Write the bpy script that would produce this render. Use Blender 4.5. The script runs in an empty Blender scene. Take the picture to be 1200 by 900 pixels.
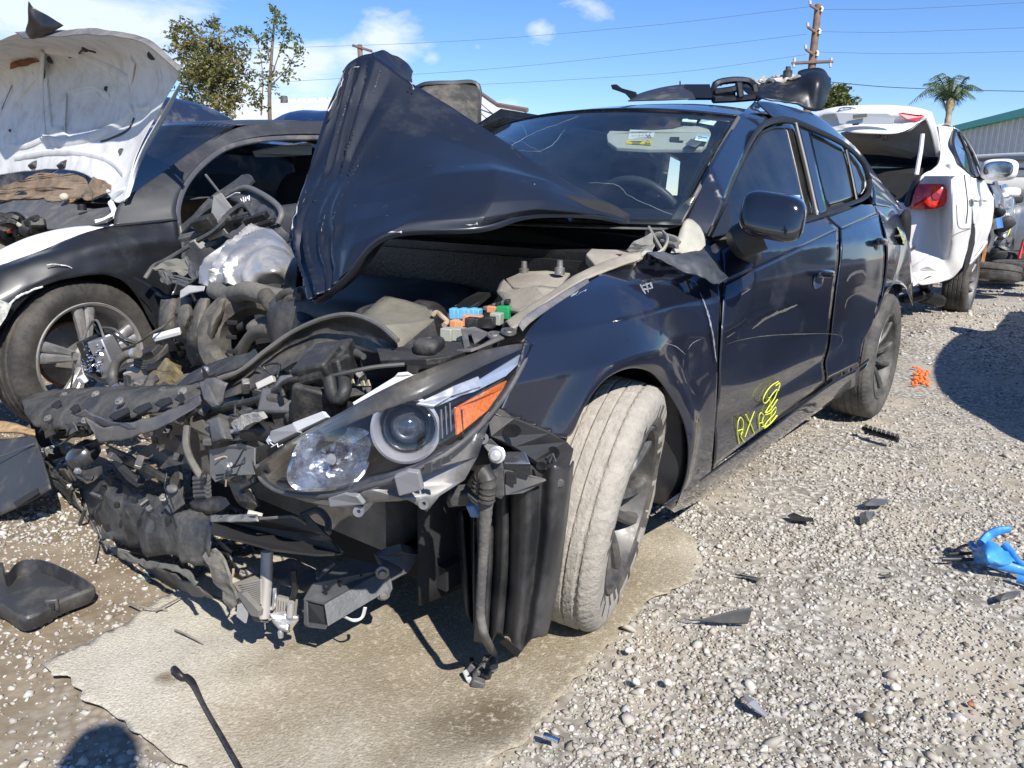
import bpy, bmesh, math, random
import numpy as np
from mathutils import Vector, Matrix, noise, geometry
random.seed(7); rng = np.random.default_rng(7)
scene = bpy.context.scene
R = math.radians
# ------------------------------------------------------------------ camera
F, PIT, ROL, H = 900.0, R(13.48), R(1.29), 1.062
cam_data = bpy.data.cameras.new('camera')
cam_data.sensor_width = 36.0; cam_data.lens = 36.0 * F / 1200.0
cam_data.clip_start = 0.05; cam_data.clip_end = 3000
cam = bpy.data.objects.new('camera', cam_data)
scene.collection.objects.link(cam)
_f = Vector((0, math.cos(PIT), -math.sin(PIT))); _r = Vector((1, 0, 0)); _u = _r.cross(_f)
_cr, _sr = math.cos(ROL), math.sin(ROL)
# image axes (x right, y up) after roll
ax_r = _r * _cr + _u * _sr
ax_u = _u * _cr - _r * _sr
# photo rolls so that verticals lean right going up
m = Matrix((ax_r, ax_u, -_f)).transposed()
cam.matrix_world = Matrix.Translation((0, 0, H)) @ m.to_4x4()
scene.camera = cam
# ------------------------------------------------------------------ sun and sky
SUN_EL = R(43); SUN_DIR = Vector((0.42, -0.90, 0)).normalized() * math.cos(SUN_EL) + Vector((0, 0, math.sin(SUN_EL)))
sl = bpy.data.lights.new('sun', 'SUN'); sl.energy = 5.0; sl.angle = R(0.53); sl.color = (1.0, 0.955, 0.89)
so = bpy.data.objects.new('sun', sl); scene.collection.objects.link(so)
so.rotation_euler = SUN_DIR.to_track_quat('Z', 'Y').to_euler()
world = bpy.data.worlds.new('World'); scene.world = world; world.use_nodes = True
scene.view_settings.view_transform = 'Standard'; scene.view_settings.look = 'None'
scene.view_settings.exposure = 0.56; scene.view_settings.gamma = 1
scene.render.resolution_x = 1024; scene.render.resolution_y = 768

def px_ray(u, v):
    a = (u - 600) / F; b = (v - 450) / F
    d = _f + ax_r * a - ax_u * b
    return d / d.dot(_f) if False else d

def node_world():
    nt = world.node_tree; n = nt.nodes; l = nt.links
    bg = n['Background']; sky = n.new('ShaderNodeTexSky'); sky.sky_type = 'NISHITA'
    sky.sun_disc = False; sky.sun_elevation = SUN_EL
    sky.sun_rotation = math.atan2(SUN_DIR.x, SUN_DIR.y)
    sky.air_density = 1.0; sky.dust_density = 0.05; sky.ozone_density = 1.6; sky.altitude = 900
    bg.inputs['Strength'].default_value = 0.104
    tc = n.new('ShaderNodeTexCoord')
    # puffy clouds low over the left and middle of the sky
    def vm(op, a, b=None):
        x = n.new('ShaderNodeVectorMath'); x.operation = op
        for i, q in enumerate((a, b)):
            if q is None: continue
            if hasattr(q, 'type'): l.new(q, x.inputs[i])
            else: x.inputs[i].default_value = q
        return x
    def mt(op, a, b=None, c=None):
        x = n.new('ShaderNodeMath'); x.operation = op
        for i, q in enumerate((a, b, c)):
            if q is None: continue
            if hasattr(q, 'type'): l.new(q, x.inputs[i])
            else: x.inputs[i].default_value = q
        return x.outputs[0]
    nz = n.new('ShaderNodeTexNoise'); nz.inputs['Scale'].default_value = 9; nz.inputs['Detail'].default_value = 8
    nz.inputs['Roughness'].default_value = 0.62; nz.inputs['Distortion'].default_value = 0.6
    st = vm('MULTIPLY', tc.outputs['Generated'], (1, 1, 2.8)); l.new(st.outputs[0], nz.inputs['Vector'])
    acc = None
    for (u, v, r, w) in ((30, 10, .20, 1.0), (150, 40, .11, .95), (345, 85, .075, 1.15), (290, 100, .08, .9), (455, 45, .055, .95), (420, 75, .05, .8), (632, 34, .027, .8), (560, 55, .014, .5), (508, 68, .018, .6), (590, 125, .03, .6), (690, 5, .04, .55), (-260, 60, .25, .9), (-500, 120, .25, .8)):
        d = px_ray(u, v).normalized()
        dist = vm('SUBTRACT', tc.outputs['Generated'], tuple(d))
        sc = vm('MULTIPLY', dist.outputs[0], (1, 1, 1.6))
        ln = vm('LENGTH', sc.outputs[0]).outputs['Value']
        g = mt('MULTIPLY', mt('SUBTRACT', 1.0, mt('MINIMUM', mt('DIVIDE', ln, r * 1.25), 1.0)), w)
        acc = g if acc is None else mt('MAXIMUM', acc, g)
    q = mt('MULTIPLY', acc, 0.62)
    s = mt('SUBTRACT', mt('ADD', q, nz.outputs['Fac']), 0.68)
    cov = mt('MINIMUM', mt('MAXIMUM', mt('MULTIPLY', s, 2.6), 0.0), 0.82)
    cov = mt('MULTIPLY', cov, mt('GREATER_THAN', acc, 0.001))
    mx = n.new('ShaderNodeMix'); mx.data_type = 'RGBA'
    # tint sky a little deeper
    hs = n.new('ShaderNodeHueSaturation'); hs.inputs['Saturation'].default_value = 1.18; hs.inputs['Value'].default_value = 1.0
    tn = n.new('ShaderNodeMix'); tn.data_type = 'RGBA'; tn.blend_type = 'MULTIPLY'; tn.inputs['Factor'].default_value = 1; tn.inputs[7].default_value = (.93, .96, 1.13, 1)
    l.new(sky.outputs[0], tn.inputs[6]); l.new(tn.outputs[2], hs.inputs['Color'])
    l.new(cov, mx.inputs['Factor']); l.new(hs.outputs[0], mx.inputs[6]); mx.inputs[7].default_value = (6.6, 7.0, 7.7, 1)
    l.new(mx.outputs[2], bg.inputs['Color'])
node_world()

# ------------------------------------------------------------------ helpers: frames
from bisect import bisect_right
def lerp_tab(z, X, Y):
    if z <= X[0]: return Y[0]
    if z >= X[-1]: return Y[-1]
    i = bisect_right(X, z) - 1
    return Y[i] + (Y[i + 1] - Y[i]) * (z - X[i]) / (X[i + 1] - X[i])
class Frame:
    """A local frame standing on the ground; turns pixels of the photo into points on its planes."""
    def __init__(s, x, y, yaw, z=0.0):
        s.p = np.array([x, y, z], float); s.c, s.s = math.cos(yaw), math.sin(yaw); s.yaw = yaw
        s.o = s.loc((0, 0, H))
    def loc(s, W):
        d = np.array(W, float) - s.p
        return np.array([s.c * d[0] + s.s * d[1], -s.s * d[0] + s.c * d[1], d[2]])
    def wd(s, L):
        return Vector((s.p[0] + s.c * L[0] - s.s * L[1], s.p[1] + s.s * L[0] + s.c * L[1], s.p[2] + L[2]))
    def dir(s, u, v):
        r = px_ray(u, v)
        return np.array([s.c * r.x + s.s * r.y, -s.s * r.x + s.c * r.y, r.z])
    def at(s, u, v, ax, val):
        r = s.dir(u, v); return Vector(s.o + r * (val - s.o[ax]) / r[ax])
    def x(s, u, v, val): return s.at(u, v, 0, val)
    def y(s, u, v, val): return s.at(u, v, 1, val)
    def z(s, u, v, val): return s.at(u, v, 2, val)
    def d(s, u, v, depth): return Vector(s.o + s.dir(u, v) * depth)   # depth along the view axis
    def side(s, u, v, S, off=0.0, t0=.6, t1=12.0):
        r = s.dir(u, v); best = (1e9, t0)
        n = 60; t = t0; ox, oy, oz = map(float, s.o); rx, ry, rz = map(float, r)
        if ry < 0: t = max(t0, (oy - 1.02 - off) / -ry * .98); t1 = max((oy + .02) / -ry, t * 1.3)
        t0 = t
        f = lambda t: (oy + ry * t) - S(ox + rx * t, oz + rz * t) - off
        k = (t1 / t0) ** (1 / n)
        for i in range(n):
            t2 = t * k; q = f(t2)
            if q < 0:
                a, b = t, t2
                for _ in range(14):
                    mid = (a + b) / 2
                    if f(mid) < 0: b = mid
                    else: a = mid
                return Vector(s.o + r * b)
            if q < best[0]: best = (q, t2)
            t = t2
        return Vector(s.o + r * best[1])
WF = Frame(0, 0, 0)
def ground(u, v, z=0.0): return WF.z(u, v, z)

# ------------------------------------------------------------------ helpers: materials
MATS = {}
def mat(name, col, rough=.6, metal=0.0, coat=0.0, bump=0.0, bscale=40, var=0.0, vscale=6, dust=0.0, dcol=(.30, .26, .20), dscale=3.0, spec=.5, trans=0, alpha=1, col2=None, dupbias=0.0, scratch=0.0, sscale=(1, 1, 1), aniso=None, coatr=.04, bdist=.01):
    if name in MATS: return MATS[name]
    m = bpy.data.materials.new(name); m.use_nodes = True; MATS[name] = m
    nt = m.node_tree; n = nt.nodes; l = nt.links; b = n['Principled BSDF']
    b.inputs['Roughness'].default_value = rough; b.inputs['Metallic'].default_value = metal
    b.inputs['Coat Weight'].default_value = coat; b.inputs['Coat Roughness'].default_value = coatr
    b.inputs['Specular IOR Level'].default_value = spec
    b.inputs['Transmission Weight'].default_value = trans; b.inputs['Alpha'].default_value = alpha
    tc = n.new('ShaderNodeTexCoord'); src = tc.outputs['Object']
    def nz(scale, det=5, rg=.6, vec=None):
        x = n.new('ShaderNodeTexNoise'); x.inputs['Scale'].default_value = scale; x.inputs['Detail'].default_value = det
        x.inputs['Roughness'].default_value = rg; l.new(vec or src, x.inputs['Vector']); return x
    cur = None
    c2 = col2 or tuple(min(1, c * (1 + var)) for c in col); c1 = col if col2 else tuple(c * (1 - var) for c in col)
    mx = n.new('ShaderNodeMix'); mx.data_type = 'RGBA'
    mx.inputs[6].default_value = (*c1, 1); mx.inputs[7].default_value = (*c2, 1)
    v = nz(vscale); rp = n.new('ShaderNodeMapRange'); rp.inputs[1].default_value = .35; rp.inputs[2].default_value = .65
    l.new(v.outputs['Fac'], rp.inputs[0]); l.new(rp.outputs[0], mx.inputs['Factor']); cur = mx.outputs[2]
    if dust > 0:
        d1 = nz(dscale, 9, .7); mr = n.new('ShaderNodeMapRange')
        mr.inputs[1].default_value = .62 - dust * .5; mr.inputs[2].default_value = .9 - dust * .3
        l.new(d1.outputs['Fac'], mr.inputs[0]); fac = mr.outputs[0]
        if dupbias > 0:   # dust settles on faces that look up
            g = n.new('ShaderNodeNewGeometry'); sx = n.new('ShaderNodeSeparateXYZ'); l.new(g.outputs['Normal'], sx.inputs[0])
            r2 = n.new('ShaderNodeMapRange'); r2.inputs[1].default_value = .1; r2.inputs[2].default_value = .95; r2.inputs[3].default_value = 0; r2.inputs[4].default_value = dupbias
            l.new(sx.outputs['Z'], r2.inputs[0]); ad = n.new('ShaderNodeMath'); ad.use_clamp = True
            l.new(fac, ad.inputs[0]); l.new(r2.outputs[0], ad.inputs[1]); fac = ad.outputs[0]
        fine = nz(60, 4, .7); mu = n.new('ShaderNodeMath'); mu.operation = 'MULTIPLY'; mf = n.new('ShaderNodeMapRange')
        mf.inputs[1].default_value = .3; mf.inputs[2].default_value = .7; mf.inputs[3].default_value = .55
        l.new(fine.outputs['Fac'], mf.inputs[0]); l.new(fac, mu.inputs[0]); l.new(mf.outputs[0], mu.inputs[1])
        m2 = n.new('ShaderNodeMix'); m2.data_type = 'RGBA'; l.new(mu.outputs[0], m2.inputs['Factor']); l.new(cur, m2.inputs[6]); m2.inputs[7].default_value = (*dcol, 1); cur = m2.outputs[2]
        rr = n.new('ShaderNodeMapRange'); rr.inputs[3].default_value = rough; rr.inputs[4].default_value = .9
        l.new(mu.outputs[0], rr.inputs[0]); l.new(rr.outputs[0], b.inputs['Roughness'])
        if coat > 0:
            rc = n.new('ShaderNodeMapRange'); rc.inputs[3].default_value = coat; rc.inputs[4].default_value = 0
            l.new(mu.outputs[0], rc.inputs[0]); l.new(rc.outputs[0], b.inputs['Coat Weight'])
        if metal > 0:
            rm = n.new('ShaderNodeMapRange'); rm.inputs[3].default_value = metal; rm.inputs[4].default_value = 0
            l.new(mu.outputs[0], rm.inputs[0]); l.new(rm.outputs[0], b.inputs['Metallic'])
    if scratch > 0:
        mp = n.new('ShaderNodeMapping'); mp.inputs['Scale'].default_value = sscale; l.new(src, mp.inputs['Vector'])
        s1 = nz(9, 6, .75, mp.outputs[0]); mr = n.new('ShaderNodeMapRange'); mr.inputs[1].default_value = .70 - scratch * .1; mr.inputs[2].default_value = .78 - scratch * .1
        l.new(s1.outputs['Fac'], mr.inputs[0])
        mr.inputs[4].default_value = .75
        m2 = n.new('ShaderNodeMix'); m2.data_type = 'RGBA'; l.new(mr.outputs[0], m2.inputs['Factor']); l.new(cur, m2.inputs[6]); m2.inputs[7].default_value = (.42, .42, .44, 1); cur = m2.outputs[2]
    l.new(cur, b.inputs['Base Color'])
    if bump > 0:
        bp = n.new('ShaderNodeBump'); bp.inputs['Strength'].default_value = bump; bp.inputs['Distance'].default_value = bdist
        x = nz(bscale, 6, .65); l.new(x.outputs['Fac'], bp.inputs['Height']); l.new(bp.outputs[0], b.inputs['Normal'])
    return m

def glass(name, tint, refl=1.0, rough=0.0, dust=.06):
    if name in MATS: return MATS[name]
    m = bpy.data.materials.new(name); m.use_nodes = True; MATS[name] = m
    nt = m.node_tree; n = nt.nodes; l = nt.links; n.remove(n['Principled BSDF']); out = n['Material Output']
    t = n.new('ShaderNodeBsdfTransparent'); t.inputs[0].default_value = (*tint, 1)
    g = n.new('ShaderNodeBsdfGlossy'); g.inputs['Roughness'].default_value = rough; g.inputs[0].default_value = (1, 1, 1, 1)
    lw = n.new('ShaderNodeLayerWeight'); lw.inputs[0].default_value = .5
    pw = n.new('ShaderNodeMath'); pw.operation = 'POWER'; l.new(lw.outputs['Facing'], pw.inputs[0]); pw.inputs[1].default_value = 4.2
    mu = n.new('ShaderNodeMath'); mu.operation = 'MULTIPLY_ADD'; mu.use_clamp = True; mu.inputs[1].default_value = .85 * refl; mu.inputs[2].default_value = .028 * refl; l.new(pw.outputs[0], mu.inputs[0])
    a = n.new('ShaderNodeMixShader'); l.new(mu.outputs[0], a.inputs[0]); l.new(t.outputs[0], a.inputs[1]); l.new(g.outputs[0], a.inputs[2])
    d = n.new('ShaderNodeBsdfDiffuse'); d.inputs[0].default_value = (.45, .43, .38, 1)
    nz = n.new('ShaderNodeTexNoise'); nz.inputs['Scale'].default_value = 4; nz.inputs['Detail'].default_value = 8; nz.inputs['Roughness'].default_value = .7
    tc = n.new('ShaderNodeTexCoord'); l.new(tc.outputs['Object'], nz.inputs['Vector'])
    mr = n.new('ShaderNodeMapRange'); mr.inputs[1].default_value = .35; mr.inputs[2].default_value = .75; mr.inputs[3].default_value = dust * .2; mr.inputs[4].default_value = dust * 2
    l.new(nz.outputs['Fac'], mr.inputs[0])
    c = n.new('ShaderNodeMixShader'); l.new(mr.outputs[0], c.inputs[0]); l.new(a.outputs[0], c.inputs[1]); l.new(d.outputs[0], c.inputs[2])
    l.new(c.outputs[0], out.inputs['Surface'])
    return m

NAVY = mat('navy_paint', (.007, .0095, .0215), .42, .25, 1.0, var=.08, dust=.12, dcol=(.075, .075, .08), dscale=3.5, scratch=.04, sscale=(1, 1, 5), coatr=.06)
NAVYH = mat('navy_paint_worn', (.008, .0115, .021), .5, .25, .45, var=.12, dust=.12, dcol=(.06, .06, .068), dscale=2.5, bump=.05, bscale=9, scratch=.22, sscale=(5, 1.2, .35), coatr=.22)
BLACKP = mat('black_paint', (.010, .011, .013), .45, .0, .4, var=.2, dust=.2, dcol=(.06, .06, .066), dscale=3, coatr=.15, bump=.05, bscale=4)
WHITEP = mat('white_paint', (.74, .75, .75), .45, coat=.6, var=.02, dust=.12, dcol=(.45, .40, .33), dscale=5)
WHITEB = mat('white_bare_paint', (.66, .66, .64), .6, var=.04, dust=.3, dcol=(.36, .31, .24), dscale=9, vscale=4)
PLAS = mat('black_plastic', (.012, .012, .013), .36, var=.25, dust=.2, dcol=(.09, .083, .072), dscale=6, dupbias=.12, bump=.25, bscale=90)
PLASD = mat('dusty_plastic', (.014, .014, .0145), .5, var=.3, dust=.22, dcol=(.14, .13, .11), dscale=14, dupbias=.2, bump=.3, bscale=60)
PLASG = mat('grey_plastic', (.06, .06, .063), .5, var=.25, dust=.25, dcol=(.2, .185, .16), dscale=10, dupbias=.2, bump=.15, bscale=60)
RUB = mat('rubber', (.028, .027, .026), .78, var=.25, dust=.4, dcol=(.16, .14, .115), dscale=9, dupbias=.15, bump=.3, bscale=80)
RUBM = mat('muddy_rubber', (.34, .31, .265), .92, var=.10, vscale=30, dust=.2, dcol=(.17, .155, .13), dscale=26, bump=.7, bscale=60)
ALU = mat('aluminium', (.55, .55, .56), .38, .9, var=.15, dust=.3, dcol=(.30, .27, .22), dscale=12, bump=.15, bscale=90)
ALUD = mat('dull_rim', (.20, .20, .205), .45, .7, var=.15, dust=.4, dcol=(.22, .19, .16), dscale=8, bump=.1, bscale=60)
STEEL = mat('dirty_steel', (.24, .23, .215), .45, .7, var=.35, dust=.35, dcol=(.16, .13, .10), dscale=10, bump=.4, bscale=50)
RUST = mat('rusty_steel', (.20, .085, .035), .85, .2, var=.4, vscale=18, dust=.2, dcol=(.09, .06, .045), bump=.5, bscale=60)
CHROME = mat('chrome', (.85, .86, .88), .08, 1.0, bump=.05, bscale=25)
DARK = mat('interior_dark', (.012, .012, .013), .8, var=.2, bump=.2, bscale=90)
SEAT = mat('seat_cloth', (.022, .022, .024), .9, var=.25, bump=.4, bscale=220)
DUSTB = mat('dust_covered_panel', (.30, .265, .21), .85, var=.2, vscale=9, dust=.2, dcol=(.18, .16, .13), bump=.3, bscale=40)
GLASSD = glass('dark_glass', (.26, .30, .31), 1.25, dust=.025)
GLASSW = glass('windshield_glass', (.84, .88, .88), 1.0, dust=.010)
PRIV = glass('privacy_glass', (.10, .12, .13), 1.2, dust=.02)

# ------------------------------------------------------------------ helpers: meshes
COL = scene.collection
def mk(name, V, Fs, mt, parent=None, smooth=True, thick=0, bevel=0, sub=0, origin=None, off=-1, edges=None, autos=None):
    me = bpy.data.meshes.new(name)
    V = [Vector(v) for v in V]
    if origin is not None:
        V = [v - Vector(origin) for v in V]
    me.from_pydata([tuple(v) for v in V], edges or [], Fs); me.update()
    bm = bmesh.new(); bm.from_mesh(me); bmesh.ops.recalc_face_normals(bm, faces=bm.faces) if not thick else None
    bm.to_mesh(me); bm.free()
    o = bpy.data.objects.new(name, me); COL.objects.link(o)
    if origin is not None: o.location = origin
    if parent is not None: o.parent = parent
    me.materials.append(mt)
    if smooth:
        for p in me.polygons: p.use_smooth = True
        try: me.set_sharp_from_angle(angle=R(autos or 38))
        except Exception: pass
    if sub:
        s = o.modifiers.new('sub', 'SUBSURF'); s.levels = sub; s.render_levels = sub
    if thick:
        s = o.modifiers.new('sol', 'SOLIDIFY'); s.thickness = thick; s.offset = off
    if bevel:
        s = o.modifiers.new('bev', 'BEVEL'); s.width = bevel; s.segments = 2; s.limit_method = 'ANGLE'; s.angle_limit = R(35)
    return o
def thing(name, label, cat, loc=(0, 0, 0), rz=0, group=None):
    o = bpy.data.objects.new(name, None); COL.objects.link(o); o.empty_display_size = .2
    o.location = loc; o.rotation_euler = (0, 0, rz); o['label'] = label; o['category'] = cat
    if group: o['group'] = group
    return o
def tag(o, label, cat=None, group=None, kind=None):
    o['label'] = label
    if cat: o['category'] = cat
    if group: o['group'] = group
    if kind: o['kind'] = kind
    return o
def struct(o, kind='structure'): o['kind'] = kind; return o

def cr(P, n):
    """Catmull-Rom through points, n samples evenly by arc length."""
    P = np.array([tuple(p) for p in P], float)
    if len(P) == 2: return P[0] + (P[1] - P[0]) * np.linspace(0, 1, n)[:, None]
    Q = np.vstack([2 * P[0] - P[1], P, 2 * P[-1] - P[-2]])
    out = []
    for i in range(1, len(Q) - 2):
        p0, p1, p2, p3 = Q[i - 1:i + 3]
        for t in np.linspace(0, 1, 12, endpoint=False):
            out.append(.5 * ((2 * p1) + (-p0 + p2) * t + (2 * p0 - 5 * p1 + 4 * p2 - p3) * t * t + (-p0 + 3 * p1 - 3 * p2 + p3) * t ** 3))
    out.append(P[-1]); out = np.array(out)
    s = np.r_[0, np.cumsum(np.linalg.norm(np.diff(out, axis=0), axis=1))]
    q = np.linspace(0, s[-1], n)
    return np.stack([np.interp(q, s, out[:, k]) for k in range(out.shape[1])], 1)
def cru(P, n):
    """Catmull-Rom, n samples evenly by parameter (keeps columns of a control net aligned)."""
    P = np.array([tuple(p) for p in P], float); Q = np.vstack([2 * P[0] - P[1], P, 2 * P[-1] - P[-2]])
    out = []; L = len(P) - 1
    for q in np.linspace(0, L, n):
        i = min(int(q), L - 1); t = q - i; p0, p1, p2, p3 = Q[i:i + 4]
        out.append(.5 * ((2 * p1) + (-p0 + p2) * t + (2 * p0 - 5 * p1 + 4 * p2 - p3) * t * t + (-p0 + 3 * p1 - 3 * p2 + p3) * t ** 3))
    return np.array(out)
def gridfaces(n, m, close=False):
    f = []
    for j in range(m - 1):
        for i in range(n - 1 if not close else n):
            a = j * n + i; b = j * n + (i + 1) % n
            f.append((a, b, b + n, a + n))
    return f
def cruL(P, n, k=.3):
    a = cru(P, n); P = np.array([tuple(p) for p in P], float); q = np.linspace(0, len(P) - 1, n)
    b = np.stack([np.interp(q, np.arange(len(P)), P[:, i]) for i in range(3)], 1)
    return a * k + b * (1 - k)
def net_stiff(rows, n, m, k=.3):
    R_ = [cruL(r, n, k) for r in rows]; R_ = np.array(R_); cols = [cruL(R_[:, i], m, k) for i in range(n)]
    return np.array(cols).transpose(1, 0, 2).reshape(-1, 3)
def net(rows, n, m):
    """control net of 3-D points -> fine grid verts"""
    R_ = [cru(r, n) for r in rows]; R_ = np.array(R_)
    cols = [cru(R_[:, i], m) for i in range(n)]
    return np.array(cols).transpose(1, 0, 2).reshape(-1, 3)
def crumple(V, amp, sc, seed=0.0, axis=None):
    out = []
    for v in V:
        v = Vector(v); q = v * sc + Vector((seed, seed * 1.7, -seed))
        d = noise.noise_vector(q) * amp + noise.noise_vector(q * 2.7) * amp * .4
        out.append(v + d)
    return out
def ridge(V, amp, sc, seed=0.0):
    out = []
    for v in V:
        v = Vector(v); q = v * sc + Vector((seed, 2 * seed, seed))
        a = 1 - abs(noise.noise(q)) * 2; b = 1 - abs(noise.noise(q * 2.1 + Vector((5, 1, 2)))) * 2
        d = noise.noise_vector(q * .6 + Vector((9, 3, 1))).normalized()
        out.append(v + d * amp * (a + .5 * b - .6))
    return out
def surf_rows(name, rows, n, m, mt, parent=None, thick=.0015, crump=0, csc=6, seed=0, off=-1, rdg=0, rsc=5, origin=None, autos=None, stiff=None):
    V = net(rows, n, m) if stiff is None else net_stiff(rows, n, m, stiff)
    if crump: V = crumple(V, crump, csc, seed)
    if rdg: V = ridge(V, rdg, rsc, seed)
    return mk(name, V, gridfaces(n, m), mt, parent, True, thick, off=off, origin=origin, autos=autos)
def ruled_px(name, fr, A, B, n, m, S, mt, parent, off=0.0, thick=.0015, bulge=None, extra=None):
    """patch between two pixel polylines laid on the side surface S of frame fr"""
    A = cr([(*p, 0) for p in A], n); B = cr([(*p, 0) for p in B], n); V = []
    for j in range(m):
        t = j / (m - 1)
        for i in range(n):
            q = A[i] * (1 - t) + B[i] * t
            p = fr.side(q[0], q[1], S, off)
            if extra: p = extra(p, i / (n - 1), t)
            V.append(p)
    return mk(name, V, gridfaces(n, m), mt, parent, True, thick, off=0)
def plate(name, P, mt, parent=None, thick=.004, sub=0, crump=0, csc=9, seed=0, smooth=False, bevel=0, origin=None, holes=None):
    """polygon of 3-D points filled, subdivided, crumpled and given thickness"""
    P = [Vector(p) for p in P]
    tris = geometry.tessellate_polygon([P])
    me = bpy.data.meshes.new(name); bm = bmesh.new(); vs = [bm.verts.new(p) for p in P]
    for t in tris:
        try: bm.faces.new([vs[i] for i in t])
        except Exception: pass
    if sub:
        for _ in range(sub):
            bmesh.ops.subdivide_edges(bm, edges=bm.edges[:], cuts=1, use_grid_fill=True)
        bmesh.ops.triangulate(bm, faces=bm.faces)
    if crump:
        for v in bm.verts:
            q = v.co * csc + Vector((seed, seed, -seed)); v.co += noise.noise_vector(q) * crump + noise.noise_vector(q * 2.3) * crump * .4
    if origin is not None:
        for v in bm.verts: v.co -= Vector(origin)
    bmesh.ops.recalc_face_normals(bm, faces=bm.faces)
    bm.to_mesh(me); bm.free()
    o = bpy.data.objects.new(name, me); COL.objects.link(o)
    if origin is not None: o.location = origin
    if parent is not None: o.parent = parent
    me.materials.append(mt)
    if smooth:
        for p in me.polygons: p.use_smooth = True
        me.set_sharp_from_angle(angle=R(30))
    s = o.modifiers.new('sol', 'SOLIDIFY'); s.thickness = thick; s.offset = 0
    if bevel:
        s = o.modifiers.new('bev', 'BEVEL'); s.width = bevel; s.segments = 2; s.limit_method = 'ANGLE'; s.angle_limit = R(40)
    return o
def tube_vf(P, r, seg=8, n=None, caps=True, squash=1.0, ribs=0, ribamp=.1):
    P = [Vector(p) for p in P]
    if n: P = [Vector(p) for p in cr(P, n)]
    V = []; Fs = []
    t0 = (P[1] - P[0]).normalized(); up = Vector((0, 0, 1)) if abs(t0.z) < .9 else Vector((1, 0, 0))
    nrm = (up - t0 * up.dot(t0)).normalized()
    for i, p in enumerate(P):
        t = (P[min(i + 1, len(P) - 1)] - P[max(i - 1, 0)]).normalized()
        nrm = (nrm - t * nrm.dot(t)).normalized(); b = t.cross(nrm)
        rr = r[i] if isinstance(r, (list, tuple, np.ndarray)) and len(r) == len(P) else (np.interp(i / (len(P) - 1), np.linspace(0, 1, len(r)), r) if isinstance(r, (list, tuple)) else r)
        if ribs: rr *= 1 + ribamp * (1 if (i % 2) else -1)
        for k in range(seg):
            a = 2 * math.pi * k / seg
            V.append(p + nrm * math.cos(a) * rr + b * math.sin(a) * rr * squash)
    m_ = len(P)
    Fs = gridfaces(seg, m_, True)
    if caps: Fs += [tuple(range(seg))[::-1], tuple((m_ - 1) * seg + k for k in range(seg))]
    return V, Fs
def tube(name, P, r, mt, parent=None, seg=8, n=None, **k):
    kw = {q: k.pop(q) for q in ('caps', 'squash', 'ribs', 'ribamp') if q in k}
    V, Fs = tube_vf(P, r, seg, n, **kw); return mk(name, V, Fs, mt, parent, **k)
def box_vf(c, s, rot=None, taper=0):
    c = Vector(c); V = []
    M3 = rot if rot is not None else Matrix.Identity(3)
    for z in (-.5, .5):
        for y in (-.5, .5):
            for x in (-.5, .5):
                k = 1 - taper * (z + .5)
                V.append(c + M3 @ Vector((x * s[0] * k, y * s[1] * k, z * s[2])))
    return V, [(0, 2, 3, 1), (4, 5, 7, 6), (0, 1, 5, 4), (2, 6, 7, 3), (0, 4, 6, 2), (1, 3, 7, 5)]
def box(name, c, s, mt, parent=None, rot=None, bevel=.004, taper=0, **k):
    V, Fs = box_vf(c, s, rot, taper); return mk(name, V, Fs, mt, parent, True, 0, bevel, **k)
class MB:
    def __init__(s): s.V = []; s.F = []
    def add(s, V, Fs):
        n = len(s.V); s.V += [Vector(v) for v in V]; s.F += [tuple(i + n for i in f) for f in Fs]; return s
    def box(s, *a, **k): return s.add(*box_vf(*a, **k))
    def tube(s, *a, **k): return s.add(*tube_vf(*a, **k))
    def lathe(s, *a, **k): return s.add(*lathe_vf(*a, **k))
    def build(s, name, mt, parent=None, **k): return mk(name, s.V, s.F, mt, parent, **k)
def rot_to(d, up=(0, 0, 1)):
    """matrix whose Z looks along d"""
    d = Vector(d).normalized(); u = Vector(up)
    if abs(d.dot(u.normalized())) > .98: u = Vector((1, 0, 0))
    x = u.cross(d).normalized(); y = d.cross(x)
    return Matrix((x, y, d)).transposed()
def lathe_vf(prof, c=(0, 0, 0), axis=(0, 0, 1), seg=32, close=False):
    """profile [(r,h)...] turned about axis"""
    M3 = rot_to(axis); c = Vector(c); V = []
    for (r, h) in prof:
        for k in range(seg):
            a = 2 * math.pi * k / seg; V.append(c + M3 @ Vector((r * math.cos(a), r * math.sin(a), h)))
    return V, gridfaces(seg, len(prof), True)
def lathe(name, prof, mt, parent=None, c=(0, 0, 0), axis=(0, 0, 1), seg=32, **k):
    V, Fs = lathe_vf(prof, c, axis, seg); return mk(name, V, Fs, mt, parent, **k)
def E3(x, y, z): 
    from mathutils import Euler
    return Euler((x, y, z)).to_matrix()

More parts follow.
